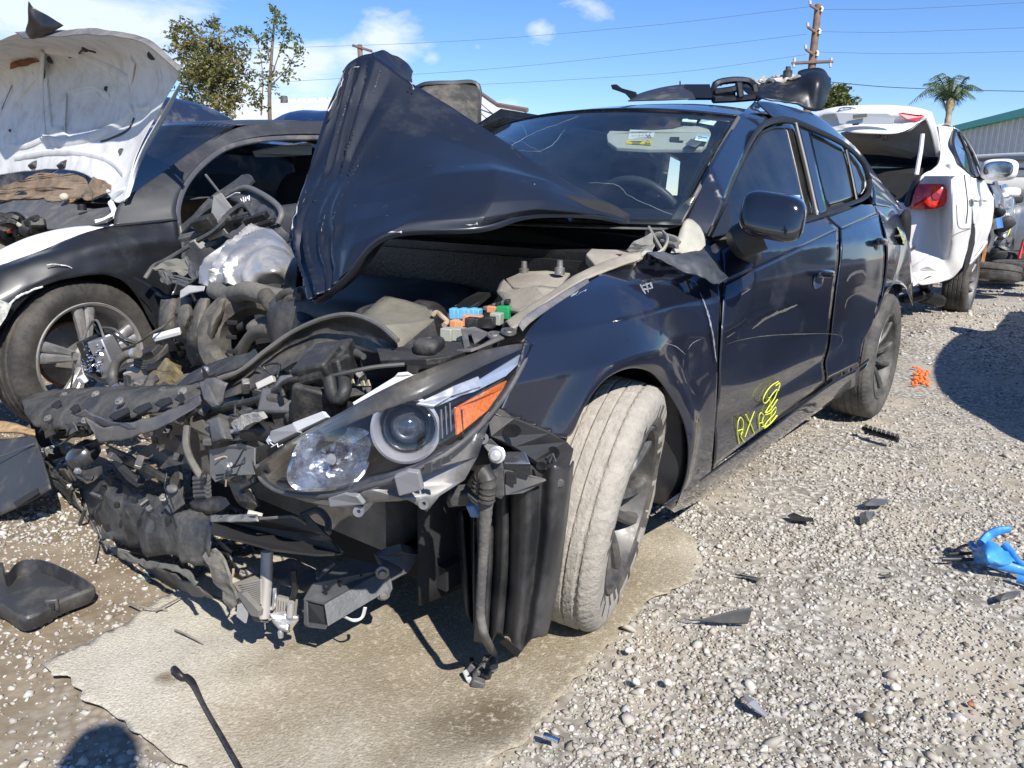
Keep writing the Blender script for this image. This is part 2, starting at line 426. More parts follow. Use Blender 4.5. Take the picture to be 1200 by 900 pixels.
# ------------------------------------------------------------------ wheel (axis = local +Y outward)
def make_wheel(parent, c, normal, r=.325, w=.215, rr=.215, tmat=None, rmat=None, spokes=10, twin=False, muddy=False, roll=0.0, sw=.018, tmat2=None, name='wheel', dish=.05, tread='block'):
    """parts: wheel (hub mesh) > tyre, rim, spoke..."""
    nrm = Vector(normal).normalized(); M3 = rot_to(nrm)
    def T(x, y, z): return Vector(c) + M3 @ Vector((x, y, z))
    # hub / brake disc as the wheel's own mesh
    V, Fs = lathe_vf([(0, -.03), (.06, -.03), (.14, -.05), (.14, -.07), (.02, -.08), (0, -.08)], c, nrm, 28)
    hub = mk('wheel' if name is None else name, V, Fs, STEEL, parent)
    # tyre with a real tread relief: dense lathe grid
    na = 288; prof = []; hw = w / 2
    pts = [(rr - .004, hw - .02), (rr + .008, hw - .004), (rr + .03, hw + .004), (r - .045, hw + .006), (r - .02, hw - .002), (r - .007, hw - .016)]
    tr = [(r, y) for y in np.linspace(hw - .028, -hw + .028, 30)]
    prof = pts + tr + [(a, -b) for a, b in reversed(pts)]
    V = []
    for j, (pr, ph) in enumerate(prof):
        for k in range(na):
            a = 2 * math.pi * k / na; q = pr
            if len(pts) <= j < len(pts) + 30:
                yy = ph / hw
                q = r - .006 * yy * yy
                for g in (-.52, -.16, .16, .52):
                    if abs(yy - g) < .035: q -= .005
                ph_ = (k / na * (72 if abs(yy) > .55 else 60) + (yy * 2.6 if tread == 'block' else 0)) % 1
                if ph_ < .12 and abs(yy) > .16: q -= .0028
            elif j in (len(pts) - 1, len(prof) - len(pts)):
                if (k / na * 72) % 1 < .25: q -= .004
            V.append(T(q * math.cos(a + roll), q * math.sin(a + roll), ph))
    ty = mk('tyre', V, gridfaces(na, len(prof), True), tmat or RUB, hub, autos=30)
    if tmat2:
        ty.data.materials.append(tmat2); fa = na
        for p in ty.data.polygons:
            j = p.index // na
            k = p.index % na
            jit = 1 if noise.noise(Vector((k * .06, 3, 1))) > -.05 else 0
            if j < 1 + jit + (1 if noise.noise(Vector((k * .15, 7, 1))) > .1 else 0): p.material_index = 1
    # rim barrel
    pr = [(rr + .006, hw - .008), (rr + .002, hw + .0), (rr - .008, hw - .006), (rr - .014, hw - .03), (rr - .028, hw - .06), (rr - .03, -hw + .02), (rr, -hw + .01)]
    V, Fs = lathe_vf(pr, c, nrm, 64); mk('rim', V, Fs, rmat or ALUD, hub)
    hcap = hw - .02 - dish
    V, Fs = lathe_vf([(0, hcap + .022), (.022, hcap + .02), (.028, hcap + .008), (.055, hcap + .004), (.062, hcap - .012), (.05, hcap - .04), (0, hcap - .04)], c, nrm, 28)
    mk('hub_cap', V, Fs, rmat or ALUD, hub)
    def spoke(a0, a1, wi, wo):
        V = []; n = 7
        for i in range(n):
            t = i / (n - 1); rad = .045 + (rr - .012 - .045) * t; a = a0 + (a1 - a0) * t
            h = hcap + (hw - .018 - hcap) * (t ** .8) + .006 * math.sin(t * math.pi)
            ww = wi + (wo - wi) * t
            er = Vector((math.cos(a), math.sin(a), 0)); et = Vector((-math.sin(a), math.cos(a), 0))
            for (s_, dz, k) in ((-1, -.022, 1.0), (-1, -.004, 1), (-.55, .004, 1), (.55, .004, 1), (1, -.004, 1), (1, -.022, 1)):
                q = er * rad + et * ww * s_ + Vector((0, 0, h + dz)); V.append(T(*q))
        f = gridfaces(6, n, True); f += [tuple(range(6)), tuple((n - 1) * 6 + i for i in range(6))]
        return V, f
    for k in range(spokes):
        a = 2 * math.pi * k / spokes + roll
        if twin:
            for s_ in (-1, 1):
                V, f = spoke(a + s_ * .14, a + s_ * .115, .012, sw); mk('spoke', V, f, rmat or ALUD, hub)
        else:
            V, f = spoke(a - .1, a + (.1 if k % 2 else -.02), .011, sw); mk('spoke', V, f, rmat or ALUD, hub)
    for k in range(5):
        a = 2 * math.pi * k / 5 + roll + .3
        V, f = lathe_vf([(0, .012), (.008, .011), (.009, -.01)], T(.036 * math.cos(a), .036 * math.sin(a), hcap + .004), nrm, 8)
        mk('wheel_nut', V, f, STEEL, hub)
    return hub

def lump(name, pts, mt, par, c, push, n=20, m_=8, **k):
    """closed pixel outline raised into a dome towards c + push"""
    P = cr([tuple(p) for p in pts] + [tuple(pts[0])], n + 1)[:-1]; cc = Vector(c); V = []
    for j in range(m_):
        t = j / (m_ - 1)
        for p in P:
            q = Vector(p) * (1 - t) + cc * t; V.append(q + Vector(push) * (1 - (1 - t) ** 2.2))
    V = crumple(V, k.pop('amp', .003), 14)
    return mk(name, V, gridfaces(n, m_, True), mt, par, **k)
# ================================================================== GROUND
def in_poly(x, y, poly):
    c = False; j = len(poly) - 1
    for i in range(len(poly)):
        xi, yi = poly[i]; xj, yj = poly[j]
        if (yi > y) != (yj > y) and x < (xj - xi) * (y - yi) / (yj - yi) + xi: c = not c
        j = i
    return c
carpet_px = [(52, 785), (130, 740), (215, 690), (300, 650), (420, 610), (600, 590), (760, 610), (822, 652), (800, 690), (770, 700), (745, 722), (700, 775), (655, 825), (620, 862), (575, 905), (540, 960), (300, 990), (215, 905), (165, 865), (120, 830)]
carpet_w = [tuple(ground(*p))[:2] for p in carpet_px]
def hgt(x, y):
    h = noise.noise(Vector((x * .5, y * .5, 0))) * .018 + noise.noise(Vector((x * 2.1, y * 2.1, 3))) * .008 + noise.noise(Vector((x * 7, y * 7, 9))) * .004
    a = min(1, max(0, (y - 5.2) / 1.4)); b = min(1, max(0, (x - 2.4) / 1.2)); k = a * a * (3 - 2 * a) * b * b * (3 - 2 * b)
    return h - .012 + .19 * k
def stony(x, y):
    """how much loose gravel lies here, 0..1"""
    a = noise.noise(Vector((x * .55 + 3, y * .55, 1))) * .6 + noise.noise(Vector((x * 1.7, y * 1.7, 5))) * .6 + noise.noise(Vector((x * 4.5, y * 4.5, 8))) * .45
    base = .40
    # the lane beside the car is thick with pale gravel, the car row is trodden dirt
    dx = x + .44; dy = y - 2.266; lx = MZ.c * dx + MZ.s * dy; ly = -MZ.s * dx + MZ.c * dy
    if ly > 1.0: base = .62 + .26 * min(1, max(0, (-lx - .2) / 1.2))
    if ly < .6: base = .48; a *= .6
    return max(0, min(1, base + a))
MZ = Frame(-.440, 2.266, R(-127.46))

def node_ground():
    m = bpy.data.materials.new('gravel_ground'); m.use_nodes = True; nt = m.node_tree; n = nt.nodes; l = nt.links; b = n['Principled BSDF']
    b.inputs['Roughness'].default_value = .95; b.inputs['Specular IOR Level'].default_value = .2
    tc = n.new('ShaderNodeTexCoord'); o = tc.outputs['Object']
    def nz(sc, d=8, r=.65):
        x = n.new('ShaderNodeTexNoise'); x.inputs['Scale'].default_value = sc; x.inputs['Detail'].default_value = d; x.inputs['Roughness'].default_value = r; l.new(o, x.inputs['Vector']); return x.outputs['Fac']
    def mix(f, a, c):
        x = n.new('ShaderNodeMix'); x.data_type = 'RGBA'; l.new(f, x.inputs['Factor'])
        for i, q in ((6, a), (7, c)):
            if isinstance(q, tuple): x.inputs[i].default_value = (*q, 1)
            else: l.new(q, x.inputs[i])
        return x.outputs[2]
    def rng_(f, a, c):
        x = n.new('ShaderNodeMapRange'); x.inputs[1].default_value = a; x.inputs[2].default_value = c; l.new(f, x.inputs[0]); return x.outputs[0]
    dirt = mix(rng_(nz(1.3), .35, .65), (.28, .235, .17), (.39, .345, .27))
    dirt = mix(rng_(nz(11), .4, .7), dirt, (.45, .41, .34))
    dirt = mix(rng_(nz(.8), .62, .72), dirt, (.11, .09, .07))
    vo = n.new('ShaderNodeTexVoronoi'); vo.inputs['Scale'].default_value = 42; l.new(o, vo.inputs['Vector']); vo.inputs['Randomness'].default_value = 1
    sx = n.new('ShaderNodeSeparateColor'); l.new(vo.outputs['Color'], sx.inputs[0])
    st = mix(sx.outputs[0], (.36, .335, .295), (.56, .53, .48))
    stn = mix(rng_(vo.outputs['Distance'], .25, .65), st, (.20, .18, .15))
    inv = rng_(nz(2.2), .38, .55)
    col = mix(inv, dirt, stn)
    # the car row on the left is trodden, oily brown dirt
    sp = n.new('ShaderNodeVectorMath'); sp.operation = 'DOT_PRODUCT'; l.new(o, sp.inputs[0]); sp.inputs[1].default_value = (-MZ.s, MZ.c, 0)
    nn = n.new('ShaderNodeMath'); nn.operation = 'MULTIPLY_ADD'; l.new(nz(1.6), nn.inputs[0]); nn.inputs[1].default_value = 1.4; l.new(sp.outputs['Value'], nn.inputs[2])
    k0 = -MZ.s * -.44 + MZ.c * 2.266
    dd = rng_(nn.outputs[0], k0 + 1.5, k0 + .5)
    brown = mix(rng_(nz(9), .4, .65), (.155, .115, .07), (.27, .21, .14))
    hf = n.new('ShaderNodeMath'); hf.operation = 'MULTIPLY'; hf.inputs[1].default_value = .9; l.new(dd, hf.inputs[0])
    col = mix(hf.outputs[0], col, brown)
    l.new(col, b.inputs['Base Color'])
    bp = n.new('ShaderNodeBump'); bp.inputs['Strength'].default_value = .3; bp.inputs['Distance'].default_value = .004
    ad = n.new('ShaderNodeMath'); ad.operation = 'SUBTRACT'; l.new(nz(130), ad.inputs[0]); l.new(vo.outputs['Distance'], ad.inputs[1]); l.new(ad.outputs[0], bp.inputs['Height']); l.new(bp.outputs[0], b.inputs['Normal'])
    return m
def build_ground():
    xs = np.r_[-400, -200, -100, -60, -35, -20, -12, np.linspace(-7, 9, 230), 12, 20, 35, 60, 100, 200, 400]
    ys = np.r_[-60, -30, -12, -5, np.linspace(-2, 14, 230), 18, 25, 40, 70, 120, 250, 500]
    V = [(x, y, hgt(x, y)) for y in ys for x in xs]
    o = mk('gravel_ground', V, gridfaces(len(xs), len(ys)), node_ground()); struct(o)
    o['label'] = 'pale dirt and gravel yard ground under the cars'
build_ground(); 
def edge_near(x, y):
    return min((x - a) ** 2 + (y - b) ** 2 for a, b in CEDGE) < .006
CEDGE = [tuple(p[:2]) for p in cr([(*p, 0) for p in carpet_w], 60)]
def build_stones():
    m = bpy.data.materials.new('gravel_stone'); m.use_nodes = True; nt = m.node_tree; n = nt.nodes; l = nt.links; b = n['Principled BSDF']
    b.inputs['Roughness'].default_value = .85
    g = n.new('ShaderNodeNewGeometry'); r = n.new('ShaderNodeValToRGB'); e = r.color_ramp.elements
    e[0].position = 0; e[0].color = (.13, .105, .075, 1); e[1].position = 1; e[1].color = (.55, .51, .44, 1)
    for p, c in ((.15, (.30, .27, .225)), (.4, (.37, .345, .30)), (.6, (.44, .415, .37)), (.8, (.40, .355, .285)), (.92, (.52, .50, .45))):
        q = e.new(p); q.color = (*c, 1)
    l.new(g.outputs['Random Per Island'], r.inputs[0])
    tc = n.new('ShaderNodeTexCoord'); nz = n.new('ShaderNodeTexNoise'); nz.inputs['Scale'].default_value = 90; nz.inputs['Detail'].default_value = 4; l.new(tc.outputs['Object'], nz.inputs['Vector'])
    mx = n.new('ShaderNodeMix'); mx.data_type = 'RGBA'; mx.blend_type = 'MULTIPLY'; mx.inputs['Factor'].default_value = .35; l.new(r.outputs[0], mx.inputs[6]); l.new(nz.outputs['Color'], mx.inputs[7])
    hs = n.new('ShaderNodeHueSaturation'); hs.inputs['Saturation'].default_value = 1.0; hs.inputs['Value'].default_value = 1.14; l.new(mx.outputs[2], hs.inputs['Color'])
    l.new(hs.outputs[0], b.inputs['Base Color'])
    bp = n.new('ShaderNodeBump'); bp.inputs['Strength'].default_value = .4; bp.inputs['Distance'].default_value = .003; l.new(nz.outputs['Fac'], bp.inputs['Height']); l.new(bp.outputs[0], b.inputs['Normal'])
    bm = bmesh.new(); bmesh.ops.create_icosphere(bm, subdivisions=1, radius=1); base = np.array([v.co[:] for v in bm.verts]); fc = np.array([[v.index for v in f.verts] for f in bm.faces]); bm.free()
    protos = []
    for k in range(24):
        q = base * (1 + rng.uniform(-.45, .28, (12, 1))) * rng.uniform(.6, 1.3, (1, 3)); q[:, 2] *= rng.uniform(.5, .85); protos.append(q)
    protos = np.array(protos)
    P = []; S = []
    def sow(n, dmin, dmax, lo, hi, dens=1.0, side=None):
        # pixels-uniform sampling in the wedge the photograph could see from close by
        for _ in range(n):
            d = dmin * (dmax / dmin) ** random.random() if dmax < 6 else random.uniform(dmin, dmax)
            a = random.uniform(-.78, .78); x = math.tan(a) * d * 1.0 + random.uniform(-.4, .4); y = d
            s = stony(x, y) * dens
            if random.random() > s * 1.25: continue
            if in_poly(x, y, carpet_w) and (random.random() > .45 or not edge_near(x, y)):
                continue
            sz = random.uniform(lo, hi) * (.75 + .9 * random.random() ** 3)
            P.append((x, y, hgt(x, y) + sz * .15)); S.append(sz)
    sow(56000, .95, 2.6, .0021, .0072)
    sow(50000, 2.2, 5.5, .0038, .0092)
    sow(30000, 5.0, 10.5, .008, .016)
    sow(1500, .95, 3.5, .009, .015, .8)
    P = np.array(P); S = np.array(S); N = len(P)
    ids = rng.integers(0, 24, N); yaw = rng.uniform(0, 6.283, N); c, s = np.cos(yaw), np.sin(yaw)
    tl = rng.uniform(-.5, .5, (N, 2))
    Q = protos[ids] * S[:, None, None]
    X = Q[:, :, 0] * c[:, None] - Q[:, :, 1] * s[:, None]; Y = Q[:, :, 0] * s[:, None] + Q[:, :, 1] * c[:, None]; Z = Q[:, :, 2] + X * tl[:, :1] + Y * tl[:, 1:]
    V = np.stack([X, Y, Z], 2) + P[:, None, :]
    V = V.reshape(-1, 3); Fc = (fc[None] + (np.arange(N) * 12)[:, None, None]).reshape(-1)
    me = bpy.data.meshes.new('gravel_stones'); me.vertices.add(len(V)); me.vertices.foreach_set('co', V.ravel())
    nf = len(Fc) // 3; me.loops.add(len(Fc)); me.loops.foreach_set('vertex_index', Fc.astype(np.int32))
    me.polygons.add(nf); me.polygons.foreach_set('loop_start', np.arange(0, nf * 3, 3, dtype=np.int32)); me.polygons.foreach_set('loop_total', np.full(nf, 3, dtype=np.int32))
    me.update(); me.validate(); me.materials.append(m)
    o = bpy.data.objects.new('gravel_stones', me); COL.objects.link(o); tag(o, 'loose pale grey gravel stones scattered over the yard ground', 'gravel', kind='stuff')
    print('stones', N)
build_stones()

def build_carpet():
    m = bpy.data.materials.new('dirty_carpet'); m.use_nodes = True; nt = m.node_tree; n = nt.nodes; l = nt.links; b = n['Principled BSDF']
    b.inputs['Roughness'].default_value = 1; b.inputs['Specular IOR Level'].default_value = .1
    tc = n.new('ShaderNodeTexCoord'); o = tc.outputs['Object']
    def nz(sc, d=8, r=.65, off=0):
        x = n.new('ShaderNodeTexNoise'); x.noise_dimensions = '4D'; x.inputs['W'].default_value = off; x.inputs['Scale'].default_value = sc; x.inputs['Detail'].default_value = d; x.inputs['Roughness'].default_value = r; l.new(o, x.inputs['Vector']); return x.outputs['Fac']
    def rng_(f, a, c, lo=0, hi=1):
        x = n.new('ShaderNodeMapRange'); x.inputs[1].default_value = a; x.inputs[2].default_value = c; x.inputs[3].default_value = lo; x.inputs[4].default_value = hi; l.new(f, x.inputs[0]); return x.outputs[0]
    def mix(f, a, c, bt='MIX'):
        x = n.new('ShaderNodeMix'); x.data_type = 'RGBA'; x.blend_type = bt
        if isinstance(f, float): x.inputs['Factor'].default_value = f
        else: l.new(f, x.inputs['Factor'])
        for i, q in ((6, a), (7, c)):
            if isinstance(q, tuple): x.inputs[i].default_value = (*q, 1)
            else: l.new(q, x.inputs[i])
        return x.outputs[2]
    c = mix(rng_(nz(1.6), .38, .62), (.60, .555, .45), (.46, .41, .31))
    c = mix(rng_(nz(4, off=3), .52, .72), c, (.23, .18, .115))
    c = mix(rng_(nz(1.9, off=8), .62, .70), c, (.12, .09, .055))
    c = mix(rng_(nz(2.3, off=5), .58, .72), c, (.56, .51, .41))
    def spot(c, u, v, r, colr, w=1.0, ed=.5):
        p = ground(u, v) - Vector((-.1, 1.7, 0)); sb = n.new('ShaderNodeVectorMath'); sb.operation = 'DISTANCE'; l.new(o, sb.inputs[0]); sb.inputs[1].default_value = (p.x, p.y, .02)
        ad = n.new('ShaderNodeMath'); ad.operation = 'MULTIPLY_ADD'; l.new(nz(7, off=u), ad.inputs[0]); ad.inputs[1].default_value = r * 1.6; l.new(sb.outputs['Value'], ad.inputs[2])
        return mix(rng_(ad.outputs[0], r * (1.6 - ed), r * 1.9, w, 0), c, colr)
    for a_ in ((250, 720, .28, (.60, .56, .46), .8, .9), (150, 790, .3, (.66, .62, .52), .9, .9), (600, 730, .62, (.23, .18, .11), .95, .9), (470, 800, .4, (.30, .24, .155), .8, .9), (700, 680, .45, (.27, .215, .135), .9, .9), (560, 850, .13, (.15, .12, .07), .75, .5), (590, 840, .08, (.12, .09, .05), .7, .5), (520, 700, .2, (.26, .205, .13), .6, .8), (640, 720, .25, (.36, .30, .20), .7, .9), (200, 800, .035, (.22, .17, .10), .8, .6), (345, 765, .05, (.22, .17, .10), .6, .7), (500, 745, .05, (.15, .12, .07), .6, .7), (420, 760, .16, (.30, .25, .17), .6, .8), (320, 850, .16, (.31, .25, .165), .7, .8), (360, 700, .12, (.24, .19, .12), .7, .8), (190, 800, .02, (.10, .08, .05), .6, .6), (600, 750, .06, (.19, .15, .09), .7, .6), (310, 650, .15, (.30, .25, .17), .5, .8), (755, 640, .2, (.40, .34, .24), .8, .9)):
        c = spot(c, *a_)
    c = mix(rng_(nz(170, 3), .35, .65, .0, .5), c, (.17, .14, .10))
    c = mix(rng_(nz(75, 3, off=2), .52, .7, .0, .6), c, (.60, .55, .45))
    l.new(c, b.inputs['Base Color'])
    bp = n.new('ShaderNodeBump'); bp.inputs['Strength'].default_value = .9; bp.inputs['Distance'].default_value = .006; l.new(nz(160, 4), bp.inputs['Height']); l.new(bp.outputs[0], b.inputs['Normal'])
    xs = [p[0] for p in carpet_w]; ys = [p[1] for p in carpet_w]
    # ragged edge: dense polygon with jitter
    E_ = cr([(*p, 0) for p in carpet_w + [carpet_w[0]]], 420)[:-1]
    E_ = [(p[0] + noise.noise(Vector((p[0] * 22, p[1] * 22, 1))) * .02, p[1] + noise.noise(Vector((p[0] * 22, p[1] * 22, 7))) * .02) for p in E_]
    bm = bmesh.new(); bnd = [bm.verts.new((x, y, 0)) for x, y in E_]
    tr = geometry.delaunay_2d_cdt
    pts = [Vector(p) for p in E_]; nb = len(pts)
    gx = np.arange(min(xs), max(xs), .022); gy = np.arange(min(ys), max(ys), .022)
    for x in gx:
        for y in gy:
            if in_poly(x, y, E_): pts.append(Vector((x + random.uniform(-.004, .004), y + random.uniform(-.004, .004))))
    vv, ee, ff, *_ = tr(pts, [(i, (i + 1) % nb) for i in range(nb)], [], 1, 1e-5)
    bm.free(); V = []
    for i, v in enumerate(vv):
        x, y = v
        z = .006 + noise.noise(Vector((x * 3, y * 3, 4))) * .014 + noise.noise(Vector((x * 9, y * 9, 2))) * .005 + max(0, noise.noise(Vector((x * 1.6 + y * 2.2, y * .8 - x * .6, 6)))) * .03
        V.append((x, y, z))
    faces = [tuple(f) for f in ff if in_poly(*(sum((vv[i] for i in f), Vector((0, 0))) / len(f)), E_)]
    o = mk('carpet', V, faces, m, None, True, .003, origin=(-.1, 1.7, 0)); tag(o, 'dirty beige carpet remnant lying on the gravel under the crashed front end', 'carpet')
build_carpet()

# ================================================================== WRECKED BLUE HATCHBACK
mz = thing('crashed_hatchback', 'dark blue hatchback with crushed front, buckled hood and muddy front wheel, nearest car', 'car', MZ.wd((0, 0, 0)), MZ.yaw)
zt = [0, .15, .22, .30, .45, .60, .75, .84, .93, 1.00, 1.2, 1.38, 1.44, 1.50]
yt = [.70, .80, .84, .865, .888, .897, .895, .890, .87, .81, .70, .58, .50, .30]
zf = [0, .15, .22, .30, .45, .60, .72, .80, .86, .90, .94, 1.0, 1.1, 1.5]
yf = [.70, .80, .84, .865, .888, .897, .888, .855, .78, .69, .55, .35, .1, .0]
def S1(x, z):
    a = lerp_tab(z, zt, yt)
    if x > -.75:
        b = lerp_tab(z, zf, yf); k = min(1, (x + .75) / .22); a = a * (1 - k) + b * k
    if x > .15: a -= .45 * (x - .15) ** 2
    if x < -2.3: a -= .10 * (-2.3 - x) ** 2
    # wheel-arch flares
    for cx in (0, -2.7):
        r = math.hypot(x - cx, z - .33)
        if z > .2: a += .018 * math.exp(-((r - .38) / .05) ** 2)
    return a
def dent(p, i, t):
    return p
# ---- fender
fi = [(585, 480), (612, 498), (640, 510), (664, 513), (672, 505), (681, 484), (694, 462), (712, 443), (738, 432), (764, 437), (786, 456), (800, 485), (806, 520), (804, 555), (792, 592)]
fo = [(624, 403), (614, 394), (632, 372), (660, 346), (690, 328), (712, 317), (740, 306), (772, 300), (800, 303), (820, 310), (842, 330), (843, 380), (841, 440), (837, 500), (833, 556)]
def fdent(p, i, t):
    q = p.copy()
    # creased crash dent in the rear part of the fender
    d = math.exp(-(((p.x + .30) / .16) ** 2 + ((p.z - .66) / .12) ** 2))
    q.y -= .030 * d * (1 + .35 * noise.noise(p * 7))
    q += noise.noise_vector(p * 2.2) * .004
    return q
fender = ruled_px('front_fender', MZ, fi, fo, 90, 40, S1, NAVY, mz, .0, .003, extra=fdent)
fender['label'] = 'dented dark blue front fender with grey scratched edge'
# ---- doors, rocker, rear quarter, pillars
fd = ruled_px('front_door', MZ, [(848, 332), (846, 380), (844, 440), (840, 500), (836, 546)], [(982, 268), (982, 302), (977, 340), (970, 402), (966, 448)], 46, 46, S1, NAVY, mz, 0, .003,
    extra=lambda p, i, t: p + Vector((0, -.020 * math.exp(-((p.z - .62) / .1) ** 2 - ((p.x + .95) / .35) ** 2) - .012 * math.exp(-((p.z - .45) / .05) ** 2), 0)) + noise.noise_vector(p * 2) * .003)
fdu = ruled_px('door_shoulder', MZ, [(848, 332), (847, 305), (843, 291)], [(982, 268), (974, 262), (966, 255)], 10, 40, S1, NAVY, fd, 0, .003)
rd = ruled_px('rear_door', MZ, [(985, 268), (985, 302), (980, 340), (973, 402), (969, 446)], [(1029, 250), (1035, 280), (1036, 310), (1030, 350), (1006, 426)], 40, 30, S1, NAVY, mz, 0, .003, extra=lambda p, i, t: p + Vector((0, -.012 * math.exp(-((p.z - .45) / .05) ** 2), 0)) + noise.noise_vector(p * 3) * .003)
ruled_px('door_shoulder', MZ, [(985, 268), (977, 262), (969, 254)], [(1029, 250), (1024, 241), (1008, 240)], 10, 24, S1, NAVY, rd, 0, .003)
ruled_px('rocker_panel', MZ, [(776, 592), (836, 550), (902, 503), (968, 452), (1007, 430)], [(790, 600), (828, 580), (914, 514), (952, 486), (1005, 452)], 50, 8, S1, NAVY, mz, 0, .004)
def px3(L, fr=None): return [(fr or MZ).y(u, v, y) for (u, v, y) in L]
QS = lambda L: [MZ.side(u, v, S1, 0) for u, v in L]
surf_rows('rear_quarter_panel', [QS([(1031, 250), (1038, 278), (1039, 310), (1034, 346), (1024, 374), (1034, 346), (1043, 334), (1052, 330)]),
    px3([(1022, 240, .74), (1046, 262, .78), (1050, 290, .83), (1050, 315, .85), (1050, 325, .86), (1052, 328, .86), (1056, 331, .86), (1062, 338, .86)]),
    px3([(1026, 226, .68), (1046, 238, .70), (1056, 252, .74), (1063, 272, .78), (1067, 295, .80), (1069, 320, .81), (1070, 340, .81), (1070, 358, .81)])], 50, 16, NAVY, mz, .003)
ruled_px('a_pillar', MZ, [(799, 266), (820, 217), (845, 172), (866, 138), (884, 119)], [(832, 278), (852, 226), (872, 180), (890, 150), (906, 140)], 40, 10, S1, NAVY, mz, 0, .003)
surf_rows('roof_rail', [px3([(884, 119, .575), (900, 120, .57), (918, 124, .56), (953, 134, .55), (979, 153, .55), (999, 170, .56), (1012, 184, .57), (1028, 207, .61), (1046, 230, .66), (1057, 246, .70)]),
    px3([(906, 139, .61), (915, 138, .61), (926, 140, .61), (948, 148, .61), (975, 160, .62), (992, 171, .63), (1005, 184, .65), (1016, 204, .68), (1022, 222, .71), (1022, 240, .74)])], 60, 10, NAVY, mz, .003)
ruled_px('cowl_side', MZ, [(799, 266), (808, 285), (816, 298), (822, 306)], [(833, 279), (843, 291), (847, 305), (848, 330)], 14, 10, S1, NAVY, mz, 0, .003)
# window frames (black gaskets) and glass
def GY(u, v):
    # half width of the glasshouse where this pixel falls: belt to roof edge
    belt = 278 - (u - 834) * .215 if u < 1000 else 243 - (u - 1000) * .2
    topv = lerp_tab(u, [834, 853, 873, 892, 909, 932, 950, 988, 1003, 1015], [277, 228, 184, 152, 144, 144, 150, 171, 183, 200])
    tt = min(1, max(0, (belt - v) / 130)); return .795 - .185 * tt - (.0 if u < 990 else (u - 990) * .0006)
def frame_line(name, pts, w, mt, par, off=.004):
    P = [MZ.side(u, v, S1, off) if v > 262 or u < 800 or u > 1020 and v > 245 else MZ.y(u, v, GY(u, v) + off) for u, v in pts]
    return tube(name, P, w, mt, par, 8, n=40, squash=.6)
GASK = mat('gasket_black', (.012, .012, .013), .45, dust=.05)
def poly_side(name, pts, n, mt, par, off, thick=.003, S=S1, fr=None):
    """fill a pixel outline on the side surface by a fan of ruled strips left to right"""
    fr = fr or MZ
    P = [Vector((u, v)) for u, v in pts]
    xs0 = min(p.x for p in P); xs1 = max(p.x for p in P); V = []; m_ = 14
    for i in range(n):
        x = xs0 + (xs1 - xs0) * (i / (n - 1) * .998 + .001); ys = []
        for a, b in zip(P, P[1:] + P[:1]):
            if (a.x - x) * (b.x - x) <= 0 and a.x != b.x: ys.append(a.y + (b.y - a.y) * (x - a.x) / (b.x - a.x))
        y0, y1 = min(ys), max(ys)
        for j in range(m_):
            vv_ = y0 + (y1 - y0) * j / (m_ - 1); V.append(fr.y(x, vv_, GY(x, vv_) + off) if fr is MZ else fr.side(x, vv_, S, off))
    return mk(name, V, gridfaces(m_, n), mt, par, True, thick, off=0)
poly_side('window', [(833, 277), (853, 228), (873, 184), (892, 154), (909, 146), (925, 145), (932, 147), (943, 190), (955, 250), (905, 264), (870, 272)], 26, GLASSD, fd, -.014)
poly_side('window', [(949, 153), (962, 156), (988, 172), (996, 200), (1002, 230), (985, 238), (969, 243), (960, 205)], 18, GLASSD, rd, -.014)
poly_side('quarter_window', [(993, 177), (1003, 185), (1012, 198), (1015, 216), (1011, 226), (1004, 230), (998, 203)], 10, GLASSD, mz, -.014)
frame_line('window_frame', [(830, 280), (851, 228), (871, 182), (890, 150), (908, 141), (926, 141), (947, 149), (972, 160), (990, 170), (1004, 182), (1016, 200), (1020, 220), (1013, 232), (1004, 236), (985, 243), (967, 251), (935, 261), (900, 269), (870, 275), (834, 280)], .013, GASK, mz)
frame_line('window_frame', [(932, 145), (943, 190), (951, 225), (957, 253)], .010, mat('bright_trim', (.35, .33, .28), .4, .6), mz, .002)
surf_rows('b_pillar', [[MZ.y(u, v, GY(u, v)) for u, v in ((934, 144), (945, 190), (953, 225), (960, 253))], [MZ.y(u, v, GY(u, v)) for u, v in ((948, 149), (957, 195), (964, 225), (970, 249))]], 20, 6, mat('gloss_black', (.015, .016, .018), .15, coat=.8), mz, .004)
frame_line('window_frame', [(991, 172), (998, 203), (1004, 234)], .012, GASK, mz, -.004)
# door seams: recessed dark strips behind the 3-4 px gaps
frame_line('door_seam', [(845, 330), (844, 380), (842, 440), (838, 500), (834, 550)], .006, DARK, mz, -.012)
frame_line('door_seam', [(983, 262), (983, 302), (978, 340), (971, 402), (967, 450)], .006, DARK, mz, -.012)
# triangular black sail and mirror
poly_side('mirror_sail', [(834, 278), (851, 240), (856, 236), (858, 275)], 8, GASK, fd, .002)
mc = MZ.y(906, 250, 1.0)
def superbox(c, s, rot, e=.45, n=20):
    V = []
    for j in range(n):
        ph = -math.pi / 2 + math.pi * j / (n - 1)
        for i in range(2 * n):
            th = 2 * math.pi * i / (2 * n)
            f = lambda a: math.copysign(abs(a) ** e, a)
            V.append(Vector(c) + rot @ Vector((s[0] * f(math.cos(ph)) * f(math.cos(th)), s[1] * f(math.cos(ph)) * f(math.sin(th)), s[2] * f(math.sin(ph)))))
    return V, gridfaces(2 * n, n, True)
PIANO = mat('gloss_black_paint', (.008, .009, .014), .12, coat=1.0, dust=.08, dcol=(.2, .2, .2))
V, Fc = superbox(mc, (.052, .082, .060), E3(0, .06, R(12)), .55)
V = [v + Vector((-.02 * (v.z - mc.z) / .08, 0, -.02 * ((v.y - mc.y) / .12 + .3))) for v in V]
mir = mk('side_mirror', V, Fc, PIANO, mz)
